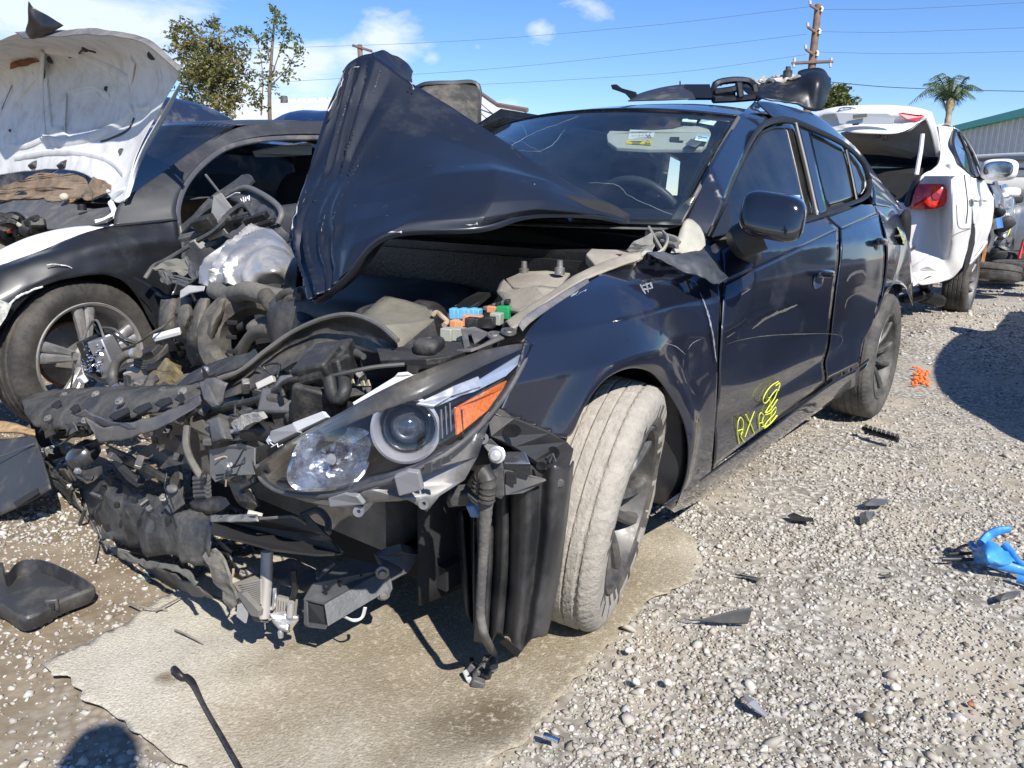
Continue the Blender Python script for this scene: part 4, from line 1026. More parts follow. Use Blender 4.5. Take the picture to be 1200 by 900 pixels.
BLU = ('blue', (.14, .40, .66)); ORG = ('orange', (.62, .27, .12)); GRN = ('green', (.015, .28, .09)); WHT = ('pale', (.33, .34, .29)); BLK = ('black', (.02, .02, .022))
for i in range(6): fuse(524 + i * 5.8, 362 + (i % 2), 529.4 + i * 5.8, 374 - (i > 3), .10 - i * .008, BLU, 'fuse')
for i, (u, v) in enumerate(((525, 376), (532, 377), (540, 370), (547, 371), (553, 371))): fuse(u, v, u + 6.5, v + 13, .15 - i * .01, ORG, 'fuse')
fuse(543, 374, 556, 387, .19, BLK, 'relay'); fuse(514, 386, 525, 400, .28, WHT, 'relay'); fuse(525, 386, 538, 400, .26, WHT, 'relay')
fuse(562, 373, 574, 385, .12, BLK, 'relay'); fuse(572, 368, 583, 381, .09, WHT, 'relay'); fuse(580, 360, 593, 374, .05, GRN, 'relay')
fuse(569, 360, 581, 367, .04, ORG, 'fuse'); fuse(584, 356, 596, 366, .0, ORG, 'fuse'); fuse(595, 350, 608, 364, -.03, ORG, 'relay'); fuse(607, 350, 613, 362, -.05, BLK, 'relay')
for i in range(9): fuse(550 + i * 5, 364 - i * 1.6, 554 + i * 5, 369 - i * 1.6, .03, (('grey', (.10, .10, .12)) if i % 2 else BLK), 'fuse', dp=.02)
plate('fuse_box_lid', X3([(527, 366, .0), (545, 352, -.1), (560, 344, -.15), (575, 345, -.16), (562, 356, -.06), (540, 368, .0)]), mat('lid_black', (.02, .02, .02), .3, coat=.5), fb, .012, bevel=.002)
plate('lid_edge', X3([(533, 359, -.05), (557, 347, -.15), (560, 349, -.15), (538, 361, -.05)]), mat('edge_silver', (.45, .45, .45), .3, .6), fb, .004)
plate('holder_bracket', X3([(540, 386, .27), (556, 383, .25), (574, 391, .24), (556, 404, .30), (552, 392, .28), (548, 393, .28), (551, 406, .31), (544, 409, .32)]), PLASG, fb, .004, bevel=.001)
tube('bus_wire', X3([(508, 368, .2), (512, 366, .18), (518, 371, .2), (524, 377, .2), (520, 381, .22)]), .006, mat('wire_beige', (.4, .3, .2), .6, var=.3), fb, 8, n=14)
# strut tower and dusty inner fender
o = plate('strut_tower_cover', X3([(593, 329, -.14), (612, 321, -.2), (640, 319, -.24), (668, 322, -.26), (655, 338, -.12), (628, 340, -.06), (600, 338, -.06)]), dz, mz, .01, sub=1, crump=.004, smooth=True, bevel=.003)
plate('strut_tower_side', X3([(593, 329, -.13), (600, 338, -.06), (628, 340, -.06), (655, 338, -.11), (640, 352, -.02), (612, 364, .04), (590, 360, .02), (584, 342, -.05)]), dz, o, .01, sub=2, crump=.010, csc=12, smooth=True)
o = plate('washer_reservoir', X3([(686, 303, -.26), (692, 297, -.30), (722, 296, -.34), (748, 304, -.36), (733, 314, -.30), (700, 320, -.24)]), dz, mz, .03, bevel=.006)
for u, v in ((614, 314), (656, 313)):
    V, Fc = lathe_vf([(0, .02), (.008, .018), (.009, .0), (.014, -.002), (.014, -.02)], MZ.x(u, v, -.2), (0, 0, 1), 10); mk('strut_bolt', V, Fc, STEEL, mz)
rail_o = X3([(600, 386, .17), (618, 372, .12), (646, 350, .04), (680, 330, -.06), (718, 314, -.18), (752, 302, -.30)])
rail_i = X3([(590, 378, .12), (612, 364, .05), (640, 346, -.02), (672, 324, -.12), (712, 306, -.24), (748, 297, -.34)])
rail_d = [p + Vector((0, -.03, -.12)) for p in rail_i]
surf_rows('inner_fender_rail', [rail_o, rail_i, rail_d], 40, 10, DUSTB, mz, .004, crump=.004)
# grey scuffed aluminium edge where the paint is scraped off
fe = [MZ.side(u, v, S1, .003) for u, v in ((607, 381), (612, 374), (628, 362), (645, 352), (668, 338), (688, 327))]
fe2 = [MZ.side(u, v, S1, .003) for u, v in ((612, 389), (620, 380), (636, 368), (652, 357), (672, 344), (690, 332))]
surf_rows('fender_edge', [fe, fe2], 40, 4, mat('scraped_grey', (.13, .13, .14), .5, .2, dust=.4, dcol=(.26, .24, .2), dscale=14), fender, .003)
SCR = mat('bare_primer', (.22, .23, .25), .6, .2, var=.4, vscale=60)
def scrape(pts, w, n=60, seed=0, par=None, off=.0035, fr=None, S=S1, mt_=None, nm='paint_scrape'):
    """an irregular flake of missing paint along a pixel line"""
    fr = fr or MZ
    C_ = cr([(*p, 0) for p in pts], n); V = []
    for i, p in enumerate(C_):
        d = C_[min(i + 1, n - 1)] - C_[max(i - 1, 0)]; d = d[:2] / (np.linalg.norm(d[:2]) + 1e-9); q = np.array([-d[1], d[0]])
        e = math.sin(math.pi * i / (n - 1)) ** .4
        a = w * e * (.25 + .75 * abs(noise.noise(Vector((i * .35, seed, 0))))) * 1.6; b = w * e * (.25 + .75 * abs(noise.noise(Vector((i * .4, seed, 5))))) * 1.6
        V += [fr.side(p[0] + q[0] * a, p[1] + q[1] * a, S, off), fr.side(p[0] - q[0] * b, p[1] - q[1] * b, S, off)]
    return mk(nm, V, gridfaces(2, n), mt_ or SCR, par or fender, False)
scrape([(646, 360), (658, 352), (676, 344), (690, 335), (712, 324), (732, 318)], 3.6, seed=1)
scrape([(690, 330), (706, 324), (724, 319), (735, 312)], 3.0, seed=2); scrape([(728, 314), (745, 311), (766, 308), (790, 309)], .9, seed=3)
scrape([(640, 366), (645, 362), (656, 358)], 2.2, seed=9)
for k_, L in enumerate(([(750, 336), (764, 331)], [(752, 340), (765, 337)], [(750, 333), (757, 345)], [(757, 330), (760, 343)], [(762, 330), (765, 338)])): scrape(L, 1.7, 14, seed=10 + k_)
for k_, L in enumerate(([(820, 342), (826, 356), (832, 376), (836, 395), (838, 412), (840, 425)], [(779, 402), (792, 406), (804, 416)], [(806, 410), (812, 402), (822, 397)], [(781, 325), (787, 322)])):
    scrape(L, (1.5, .6, .5, .5)[k_], 40, seed=20 + k_, par=fender)
# scratches on the doors
for k_, L in enumerate(([(850, 404), (870, 398), (905, 393), (960, 391), (984, 393), (987, 400), (982, 408)], [(851, 396), (862, 389)], [(881, 386), (900, 372), (935, 357)], [(868, 346), (880, 338)], [(846, 346), (860, 344)])):
    scrape(L, (.6, .8, 2.6, 1.0, .6, .3, 1.6, .35)[k_], 50, seed=40 + k_, par=fd, mt_=mat('door_scratch', (.09, .088, .08), .7, var=.3), off=.0025)
scrape([(990, 362), (994, 350), (1010, 340)], 1.2, seed=70, par=rd, mt_=mat('door_scratch', (.24, .225, .19), .7))
scrape([(992, 330), (998, 322), (1010, 318), (1016, 325)], 3, seed=71, par=rd, mt_=mat('dent_grey', (.09, .09, .10), .5))
TORN = mat('torn_yellow', (.33, .36, .18), .8, var=.4, vscale=50)
scrape([(1050, 247), (1053, 262), (1057, 276), (1063, 293)], 3.0, seed=72, par=mz, mt_=TORN, off=.006, nm='torn_trim')
scrape([(1048, 242), (1050, 252), (1053, 262)], 2.3, seed=73, par=mz, mt_=mat('strip_white', (.60, .60, .58), .5), off=.007, nm='torn_trim')
V, Fc = superbox(MZ.side(1060, 270, S1, .01), (.06, .03, .12), E3(0, R(20), 0), .7, 10); mk('lamp_cavity', V, Fc, DARK, mz)
# yellow grease-pencil writing on the door foot
YEL = mat('grease_yellow', (.62, .68, .05), .7)
wr = []
for L in ([(866, 520), (864, 506), (865, 494), (868, 489), (871, 495), (870, 506), (868, 511), (872, 518)], [(864, 505), (870, 503)],
          [(874, 486), (880, 498), (884, 508)], [(884, 482), (879, 495), (873, 512)],
          [(890, 503), (889, 492), (891, 484), (895, 487), (893, 495), (897, 501)], [(890, 496), (894, 495)],
          [(912, 447), (904, 452), (897, 461), (894, 470), (898, 472), (905, 462), (911, 456), (908, 466), (900, 478), (897, 484), (903, 480), (911, 468)],
          [(897, 486), (903, 484), (909, 477), (908, 484), (899, 494), (895, 502), (902, 497), (910, 487)],
          [(893, 500), (901, 498), (911, 487)], [(901, 466), (904, 480), (902, 497)], [(909, 452), (914, 449), (912, 458)]):
    P = [MZ.side(u, v, S1, .004) for u, v in L]
    wr.append(tube('yellow_writing', cr(P, max(8, len(P) * 4)), .0019, YEL, fd, 5))
scrape([(1014, 432), (1017, 426), (1020, 418)], .7, 10, seed=80, par=mz, mt_=mat('blue_mark', (.1, .35, .55), .6), nm='blue_mark')

# torn flap of fender above the gap and crumpled hinge area
o = surf_rows('torn_fender_flap', [X3([(757, 297, -.30), (776, 296, -.36), (800, 300, -.45), (822, 293, -.55), (828, 288, -.62)]), X3([(768, 303, -.30), (790, 306, -.38), (812, 306, -.42), (834, 306, -.50), (842, 312, -.56)]), X3([(790, 314, -.34), (806, 320, -.38), (824, 326, -.40), (838, 332, -.45), (852, 326, -.50)])], 30, 16, mat('flap_dark', (.035, .042, .055), .5, .3, dust=.4, dcol=(.16, .16, .16)), mz, .003, crump=.008, csc=18)
HN = mat('hinge_metal', (.34, .33, .29), .55, .4, var=.3, dust=.5, dcol=(.34, .30, .24), dscale=15)
surf_rows('cowl_corner', [X3([(799, 268, -.60), (806, 258, -.62), (815, 261, -.64), (824, 275, -.64)]), X3([(792, 280, -.52), (805, 276, -.56), (818, 280, -.60), (826, 292, -.60)]), X3([(785, 297, -.45), (800, 298, -.50), (815, 298, -.54), (823, 298, -.56)])], 24, 14, mat('cowl_beige', (.36, .35, .29), .6, var=.2, dust=.3), mz, .003, crump=.008, csc=16)
for L, r_ in (([(757, 272, -.5), (772, 276, -.5), (792, 282, -.46), (794, 288, -.45), (776, 284, -.47)], .012), ([(760, 268, -.5), (768, 282, -.45), (776, 296, -.42)], .010), ([(774, 270, -.52), (782, 280, -.46), (778, 292, -.42), (770, 298, -.4)], .009)):
    tube('hood_hinge', X3(L), r_, HN, mz, 8, n=16, squash=.5)
plate('cowl_scrap', X3([(733, 292, -.42), (745, 282, -.42), (758, 274, -.45), (766, 286, -.42), (768, 298, -.38), (745, 305, -.34), (736, 302, -.36)]), HN, mz, .004, sub=2, crump=.014, csc=20)
# cowl grille and firewall clutter under the hood
mb = MB(); mb.box((-.42, 0, .90), (.22, 1.35, .05)); mb.box((-.30, 0, .80), (.05, 1.3, .2)); mb.build('cowl_tray', PLAS, mz)
eb = MB()
for k in range(22):
    c = Vector((random.uniform(-.35, .15), random.uniform(-.32, .5), random.uniform(.45, .72)))
    V, Fc = superbox(c, (random.uniform(.04, .12), random.uniform(.04, .12), random.uniform(.03, .08)), E3(random.uniform(-.3, .3), random.uniform(-.3, .3), random.uniform(0, 3)), .5, 8); eb.add(V, Fc)
o = eb.build('engine', PLAS, mz); o['kind'] = 'stuff'
V, Fc = superbox((-.08, -.05, .66), (.22, .30, .14), E3(0, .1, .1), .4, 12); mk('engine_cover', V, Fc, mat('engine_cover', (.03, .03, .032), .5, dust=.3), mz)
mb = MB(); mb.box((.0, -.1, .35), (.7, 1.1, .25)); mb.build('engine_block', STEEL, mz)

# ================================================================== crushed nose
def strip_net(name, rows, n, m_, mt, par=mz, th=.004, cp_=.004, **k):
    return surf_rows(name, [X3(r) for r in rows], n, m_, mt, par, th, crump=cp_, csc=k.pop('csc', 16), **k)
# long torn upper bumper reinforcement on the left
GD = mat('grey_dust_sheet', (.025, .0245, .024), .6, var=.3, dust=.45, dcol=(.19, .172, .14), dscale=7, bump=.35, bscale=50)
sup = strip_net('bumper_reinforcement', [[(36, 463, .30), (60, 458, .32), (100, 455, .36), (150, 453, .40), (232, 452, .44)], [(28, 470, .42), (55, 468, .44), (100, 466, .48), (150, 462, .50), (236, 458, .50)], [(30, 484, .50), (58, 484, .52), (100, 484, .54), (152, 480, .55), (236, 468, .52)], [(40, 498, .52), (60, 506, .54), (88, 500, .57), (150, 492, .58), (234, 474, .53)]], 34, 12, GD, cp_=.007, csc=9, autos=12, stiff=0)
strip_net('bumper_flange', [[(88, 486, .58), (104, 497, .60), (118, 516, .60)], [(105, 480, .60), (125, 486, .62), (140, 500, .62)], [(118, 516, .60), (150, 512, .62), (190, 500, .61)]][0:1] + [[(100, 480, .60), (128, 494, .63), (158, 502, .63)], ][0:1], 20, 6, mat('flange_blue', (.035, .04, .075), .4, .3, coat=.5, dust=.3, dcol=(.2, .19, .17)), cp_=.006)
strip_net('bumper_flange', [[(100, 486, .61), (118, 500, .62), (150, 496, .62), (190, 486, .60), (238, 464, .54)], [(108, 505, .62), (122, 518, .62), (160, 511, .63), (197, 497, .61), (240, 473, .55)]], 50, 8, mat('flange_grey', (.06, .06, .066), .5, dust=.45, dcol=(.22, .2, .17), bump=.2), cp_=.006)
for (u0, v0, u1, v1, x) in ((128, 489, 150, 482, .60), (156, 482, 176, 476, .60), (182, 474, 200, 470, .585), (60, 476, 70, 473, .50), (82, 480, 92, 478, .545), (205, 468, 214, 465, .57)):
    plate('reinforcement_hole', X3([(u0, v0, x), (u0 + 6, v0 - 5, x - .02), (u1, v1 - 4, x - .02), (u1 + 2, v1 + 2, x + .005), (u0 + 8, v0 + 4, x + .01)]), DARK, sup, .006)
for (u, v, x) in ((75, 463, .40), (112, 462, .46), (140, 470, .53), (190, 458, .47), (214, 459, .49), (100, 492, .57), (56, 490, .53)):
    V, Fc = lathe_vf([(0, .009), (.006, .008), (.008, .003), (.013, .002), (.013, -.004)], MZ.x(u, v, x + .02), (.6, .2, .7), 10); mk('reinforcement_bolt', V, Fc, STEEL, sup)
for k_ in range(7): plate('torn_tab', X3([(50 + k_ * 26, 500 - k_ * 2, .56), (60 + k_ * 26, 497 - k_ * 2, .57), (64 + k_ * 26, 508 - k_ * 3, .58), (54 + k_ * 26, 514 - k_ * 3, .57)]), (PLAS, PLASG, GD)[k_ % 3], sup, .004, sub=1, crump=.006, csc=30)
# curved rail sweeping from the break up and over to the right
strip_net('air_duct', [[(234, 452, .46), (277, 437, .46), (310, 412, .42), (343, 389, .38), (380, 373, .36), (412, 369, .36), (443, 380, .38), (466, 400, .40)], [(240, 462, .45), (284, 444, .44), (318, 420, .40), (350, 400, .36), (385, 384, .34), (412, 384, .34), (440, 393, .36), (467, 409, .38)], [(250, 474, .50), (296, 456, .48), (328, 436, .44), (362, 420, .40), (395, 412, .36), (420, 412, .36), (446, 416, .38), (466, 414, .41)]], 70, 18, mat('duct_plastic', (.020, .021, .024), .38, dust=.35, dcol=(.17, .15, .12), dscale=8, dupbias=.3), cp_=.004)
tube('duct_edge', X3([(232, 453, .49), (277, 437, .48), (310, 412, .44), (343, 389, .40), (380, 373, .38), (412, 369, .38), (443, 380, .40), (466, 399, .42)]), .006, mat('edge_lit', (.11, .105, .095), .6, dust=.4), mz, 8, n=50)  # paler colour stands in for light catching the duct's edge
strip_net('rail_bracket', [[(233, 449, .55), (252, 444, .55), (268, 450, .54)], [(238, 462, .58), (250, 476, .57), (262, 470, .55)]], 14, 6, PLASG, cp_=.006)
plate('rail_bracket', X3([(236, 452, .58), (243, 449, .58), (256, 475, .60), (250, 477, .60), (240, 468, .60)]), PLASG, mz, .006, bevel=.001)
strip_net('scoop', [[(208, 452, .36), (225, 438, .34), (250, 425, .33), (290, 415, .33), (300, 410, .34)], [(212, 455, .40), (235, 447, .42), (260, 440, .42), (288, 428, .40), (302, 416, .38)]], 30, 8, PLASD, cp_=.003)
# hose under the rail, latch cable, wires
tube('rubber_hose', X3([(352, 424, .45), (366, 413, .44), (390, 410, .43), (412, 413, .43), (426, 418, .44)]), [.010, .013, .013, .013, .007], mat('hose_grey', (.06, .058, .055), .6, dust=.4), mz, 10, n=24)
tube('hood_cable', X3([(262, 482, .50), (290, 472, .52), (330, 456, .53), (372, 445, .54), (410, 436, .53), (440, 430, .50), (474, 427, .46)]), .0045, mat('cable_grey', (.07, .068, .065), .6), mz, 7, n=50)
tube('wire_loom', X3([(230, 492, .52), (262, 478, .54), (300, 470, .55), (338, 452, .56), (362, 444, .56), (378, 440, .55)]), .011, PLASD, mz, 9, n=60, ribs=1, ribamp=.06)
tube('wire_loom', X3([(332, 464, .58), (330, 452, .58), (338, 446, .58), (350, 444, .57)]), .006, PLASD, mz, 8, n=20)
# block of grille shutters and brackets in the middle
def blk(nm, u, v, x, s, mt, rz=.5, ry=0.0, rx=0.0, bev=.006, par=None):
    return box(nm, MZ.x(u, v, x), s, mt, par or mz, E3(rx, ry, rz), bev)
shut = blk('shutter_housing', 395, 447, .47, (.11, .09, .15), PLASD, .5, .3, .2)
blk('shutter_motor', 376, 432, .52, (.08, .09, .06), PLASD, .4, .4, .3, par=shut); blk('shutter_motor', 402, 448, .50, (.05, .04, .11), PLASD, .3, .1, .2, par=shut)
tube('overflow_elbow', X3([(386, 444, .55), (390, 462, .56), (397, 468, .56), (404, 458, .55), (403, 446, .53), (400, 436, .5)]), .014, PLASD, mz, 10, n=26)
for (u, v, x, s, rz, ry, rx) in ((352, 452, .52, (.05, .11, .035), .5, .5, .2), (346, 470, .54, (.06, .16, .02), .6, .9, .1), (318, 470, .54, (.05, .05, .05), .2, .3, .4), (300, 478, .53, (.06, .06, .03), .9, .2, .1), (332, 482, .55, (.03, .05, .09), .4, .2, .1), (372, 474, .54, (.05, .10, .09), .5, .2, -.2), (356, 488, .53, (.06, .05, .05), .3, .3, .3), (275, 488, .52, (.04, .08, .03), .8, .4, .2), (310, 488, .50, (.05, .11, .03), .5, .1, .5), (390, 482, .50, (.05, .05, .09), .8, .2, -.2)):
    blk('broken_bracket', u, v, x, s, (PLASD, PLASG, GD)[int(u) % 3], rz, ry, rx)
plate('broken_bracket', X3([(268, 486, .57), (288, 478, .58), (310, 480, .58), (303, 494, .59), (285, 500, .59), (270, 505, .58)]), GD, mz, .006, sub=2, crump=.012, csc=22)
plate('cast_bracket', X3([(274, 494, .60), (290, 485, .61), (306, 482, .61), (310, 490, .61), (292, 500, .61), (278, 504, .60)]), mat('cast_alu', (.34, .33, .31), .6, .3, var=.3, bump=.8, bscale=120, dust=.3), mz, .014, sub=2, crump=.005, csc=40)
plate('shroud_panel', X3([(325, 462, .50), (352, 452, .50), (378, 448, .48), (382, 470, .49), (352, 486, .52), (330, 484, .52)]), PLASD, mz, .005, sub=1, crump=.006)
for i in range(4):
    plate('shutter_tooth', X3([(411 + i * 6, 452, .50), (416 + i * 6, 452, .50), (413.5 + i * 6, 444 + i % 2, .50)]), mat('tooth_tan', (.34, .30, .20), .7), mz, .004)
plate('shutter_louvre', X3([(411, 452, .50), (436, 452, .47), (434, 462, .48), (408, 466, .52)]), GD, mz, .008, bevel=.002)
# round motor end and short pipes
cy = MZ.x(306, 503, .57); V, Fc = lathe_vf([(.005, .045), (.012, .045), (.014, .040), (.026, .042), (.030, .036), (.030, -.05), (0, -.05)], cy, (.55, -.80, .1), 26)
mk('pump_motor', V, Fc, mat('motor_black', (.014, .014, .015), .45), mz)
for dv in (0, 8): tube('short_pipe', X3([(272, 506 + dv, .58), (294, 503 + dv, .57)]), .006, ALU, mz, 8)
# boxy sensor module and pale bracket plate
plate('sensor_module', X3([(244, 497, .58), (262, 490, .58), (270, 515, .60), (255, 519, .60), (251, 500, .59)]), PLASG, mz, .03, bevel=.005)
plate('module_cap', X3([(222, 497, .55), (240, 492, .56), (252, 500, .57), (250, 512, .58), (243, 515, .57), (236, 506, .56)]), mat('cap_brown', (.13, .115, .085), .8, dust=.3), mz, .016, bevel=.003)
plate('bracket_plate', X3([(246, 527, .58), (270, 522, .59), (282, 519, .59), (299, 525, .59), (299, 556, .60), (272, 557, .60), (253, 565, .60), (247, 556, .59)]), mat('bracket_blue_grey', (.16, .165, .17), .5, .2, dust=.3, dcol=(.25, .23, .2)), mz, .004, bevel=.001)
for u in (253, 269): plate('bracket_slot', X3([(u, 556, .606), (u + 9, 555, .606), (u + 9, 557.5, .606), (u, 558.5, .606)]), DARK, mz, .002)
tube('wiring_tube', X3([(219, 500, .57), (218, 520, .59), (222, 535, .60), (229, 548, .60), (236, 560, .60)]), .009, mat('tube_grey', (.09, .088, .082), .6, dust=.4), mz, 8, n=20)
tube('wiring_tube', X3([(232, 480, .56), (221, 487, .57), (218, 500, .57)]), .007, PLASD, mz, 8, n=12)
# dark sheet panel and V-shaped bracket, hanging pieces
plate('shield_sheet', X3([(160, 533, .50), (178, 520, .52), (205, 510, .54), (218, 510, .54), (224, 530, .56), (225, 541, .56), (205, 545, .56), (190, 550, .55), (176, 536, .53)]), mat('sheet_grey', (.055, .056, .06), .42, dust=.3), mz, .005, sub=1, crump=.006)
plate('v_bracket', X3([(126, 526, .56), (132, 524, .56), (165, 540, .58), (197, 560, .60), (195, 565, .60), (160, 548, .58), (130, 535, .56)]), PLASD, mz, .014, bevel=.002)
plate('v_bracket', X3([(132, 540, .57), (142, 540, .57), (160, 562, .60), (167, 568, .60), (163, 571, .60), (150, 562, .59)]), PLASD, mz, .012, bevel=.002)
plate('v_bracket', X3([(158, 556, .57), (164, 545, .57), (184, 558, .58), (170, 564, .58)]), GD, mz, .006)
tube('bent_tube', X3([(163, 536, .55), (168, 546, .56), (172, 555, .57), (186, 558, .57)]), .008, PLASD, mz, 8, n=14)
plate('side_strut', X3([(200, 562, .55), (210, 545, .54), (214, 570, .56), (214, 600, .58), (203, 600, .58)]), GD, mz, .008, sub=1, crump=.006)
plate('hanging_strap', X3([(270, 565, .60), (280, 557, .60), (292, 566, .60), (300, 590, .60), (290, 602, .61), (280, 590, .61)]), mat('torn_black', (.018, .018, .02), .35, dust=.2), mz, .006, sub=2, crump=.02, csc=14)
lump('lower_bracket', X3([(222, 590, .58), (236, 582, .58), (262, 582, .60), (270, 590, .60), (252, 602, .62), (232, 600, .61)]), mat('torn_black', (.018, .018, .02), .35, dust=.2), mz, MZ.x(245, 592, .6), (.03, .0, .01), 20, 5)
for i in range(5): tube('ribbed_sleeve', X3([(229 + i * .3, 561 + i * 5, .60), (243 + i * .3, 560 + i * 5, .60)]), .009, PLASG, mz, 8)
# horn
hc = MZ.x(98, 533, .52); hax = (Vector((.55, -.1, .75))).normalized()
V, Fc = lathe_vf([(0, .030), (.020, .031), (.044, .026), (.052, .014), (.054, .002), (.054, -.008), (.048, -.02), (.02, -.03), (0, -.032)], hc, hax, 36)
hn = mk('horn', V, Fc, mat('horn_black', (.03, .03, .033), .3, coat=.4, dust=.15), mz)
lump('horn_bracket', X3([(78, 545, .50), (95, 552, .54), (117, 546, .56), (122, 545, .56), (118, 558, .58), (105, 564, .58), (90, 560, .56)]), mat('horn_black', (.03, .03, .033), .3), hn, MZ.x(102, 558, .56), (0, 0, -.02), 20, 4)
# latch cluster and small brackets left
for (u, v, x, s, rz, ry, rx) in ((72, 508, .50, (.02, .10, .03), .6, .5, .3), (84, 498, .50, (.05, .02, .05), .3, .5, 0), (64, 530, .46, (.05, .13, .035), -.4, .2, .4), (46, 520, .44, (.06, .05, .10), .4, .3, .4), (100, 508, .53, (.02, .05, .02), .2, .1, .3), (52, 548, .44, (.07, .03, .05), .5, .3, .6), (80, 556, .48, (.02, .04, .06), .2, .4, .2), (40, 505, .44, (.05, .08, .05), .1, .5, .6), (58, 500, .46, (.06, .06, .03), .7, .5, .6), (110, 520, .50, (.03, .1, .02), .7, .1, .5)):
    blk('latch_piece', u, v, x, s, (PLAS, PLASD, GD)[int(u) % 3], rz, ry, rx, bev=.005)
tube('latch_wire', X3([(70, 502, .52), (60, 512, .53), (66, 522, .53), (78, 516, .53), (88, 508, .54), (92, 512, .54)]), .004, PLASG, mz, 7, n=26)
plate('torn_flap', X3([(44, 552, .44), (60, 549, .46), (74, 560, .48), (86, 575, .50), (100, 600, .50), (88, 592, .48), (70, 572, .46)]), GD, mz, .004, sub=2, crump=.012, csc=15)
tube('hanging_clip', X3([(100, 596, .54), (96, 607, .54), (91, 622, .53)]), .006, PLASG, mz, 8)
# big lower bumper absorber skirt
BL = mat('absorber_black', (.028, .030, .035), .5, var=.3, dust=.4, dcol=(.2, .185, .15), dscale=7, bump=.4, bscale=26)
ab = strip_net('bumper_absorber', [[(98, 570, .42), (130, 560, .48), (165, 575, .54), (195, 590, .58), (222, 596, .60), (250, 604, .63)],
    [(97, 578, .46), (128, 580, .53), (160, 594, .58), (195, 602, .62), (222, 610, .65), (252, 618, .67)],
    [(104, 600, .48), (135, 610, .55), (165, 622, .60), (200, 630, .65), (225, 637, .67), (248, 648, .69)],
    [(112, 622, .48), (140, 635, .54), (172, 648, .60), (205, 654, .65), (225, 660, .67), (240, 668, .68)]], 26, 12, BL, cp_=.020, csc=9, autos=7, stiff=.2)
DR = mat('dusty_rim_plastic', (.11, .105, .09), .8, var=.3, dust=.6, dcol=(.27, .245, .2), dscale=9, bump=.4)
strip_net('absorber_lip', [[(100, 580, .47), (112, 620, .52), (135, 640, .56), (170, 656, .61), (205, 662, .65), (235, 680, .69)], [(98, 592, .48), (115, 632, .53), (140, 652, .57), (172, 665, .62), (200, 668, .66), (232, 688, .69)]], 40, 5, DR, cp_=.008, csc=20, autos=12)
strip_net('undershield', [[(118, 628, .50), (150, 650, .54), (185, 664, .58), (220, 680, .62), (250, 700, .64)], [(122, 640, .46), (155, 668, .50), (190, 684, .54), (225, 694, .58), (268, 704, .62)]], 50, 10, mat('undershield', (.075, .074, .07), .6, dust=.4, dcol=(.22, .2, .17)), cp_=.010, csc=10)
plate('torn_strap', X3([(243, 646, .68), (250, 643, .68), (262, 655, .68), (271, 672, .68), (276, 690, .67), (282, 702, .66), (272, 713, .66), (263, 704, .67), (262, 692, .67), (250, 680, .68), (246, 662, .69), (238, 654, .69)]), DR, mz, .006, sub=2, crump=.008, csc=20)
plate('absorber_ear', X3([(190, 590, .62), (205, 572, .60), (212, 574, .60), (216, 590, .62), (200, 602, .64)]), BL, ab, .006, bevel=.001)
for (u, v) in ((137, 592), (197, 609), (158, 586)): blk('absorber_hole', u, v, .60 if u < 150 else .645, (.01, .014, .016), DARK, .5, par=ab, bev=.002)
V, Fc = superbox(MZ.x(201, 573, .62), (.012, .016, .006), E3(0, .8, .6), .9, 8); mk('absorber_clip', V, Fc, PLASG, ab)
# dark triangular tray
tr_ = plate('under_tray', X3([(248, 607, .66), (300, 606, .68), (322, 608, .66), (360, 604, .62), (384, 628, .60), (402, 649, .60), (368, 650, .64), (320, 645, .68), (247, 625, .70)]), mat('tray_black', (.022, .021, .020), .55, dust=.15), mz, .005, sub=2, crump=.006, csc=8)
strip_net('tray_edge', [[(248, 604, .65), (275, 604, .66), (302, 603, .67)], [(248, 612, .67), (275, 612, .68), (303, 611, .69)]], 20, 6, mat('edge_mottled', (.16, .16, .15), .6, var=.7, vscale=30, dust=.3), cp_=.003)
tube('tray_rim', X3([(304, 608, .69), (330, 606, .66), (345, 606, .65), (361, 616, .62), (384, 632, .60), (401, 647, .60)]), .003, PLASG, mz, 6, n=30)
tube('tray_ring', X3([(352, 605, .55), (372, 598, .52), (384, 610, .52), (384, 625, .54)]), .008, PLASG, mz, 8, n=20)
# condenser / cooler with fins and pipes
FIN = mat('fin_alu', (.46, .44, .40), .6, .5, dust=.4, dcol=(.33, .29, .23), dscale=20)
def px_strip(nm, a, b, x, r_, mt, par): return tube(nm, [MZ.x(*a, x), MZ.x(*b, x)], r_, mt, par, 6)
cond = plate('condenser', X3([(274, 686, .66), (280, 684, .64), (308, 672, .60), (312, 730, .62), (300, 728, .65)]), mat('core_dark', (.13, .12, .105), .8, .2, dust=.3), mz, .012)
for i in range(13):
    t = i / 12; a = (278 + 26 * t, 685 - 8 * t - 1 + 0); b = (300 + 10 * t, 722 - 34 * t + 6 * (1 - t))
    px_strip('condenser_fin', (276 + i * .4 + 0, 686 + i * 3.2 * .0 + i * 2.9), (306, 700 - 22 + i * 2.2 + 2), .655 - i * .001, .0022, FIN, cond)
plate('condenser_edge', X3([(280, 694, .68), (286, 694, .68), (306, 715, .68), (305, 722, .68), (297, 720, .68)]), mat('edge_grey', (.15, .145, .13), .6, dust=.4), cond, .012)
tube('coolant_pipe', X3([(313, 646, .60), (312, 680, .61), (309, 724, .63)]), .0135, mat('pipe_pale', (.42, .40, .38), .55, .5, dust=.4, dcol=(.34, .30, .26)), mz, 16)
tube('thin_pipe', X3([(322, 690, .60), (322, 702, .61), (320, 712, .61), (314, 713, .62)]), .005, ALU, mz, 8, n=14)
tank = MB()
oc = plate('oil_cooler', X3([(324, 698, .58), (346, 704, .56), (344, 722, .57), (323, 718, .59)]), FIN, mz, .03)
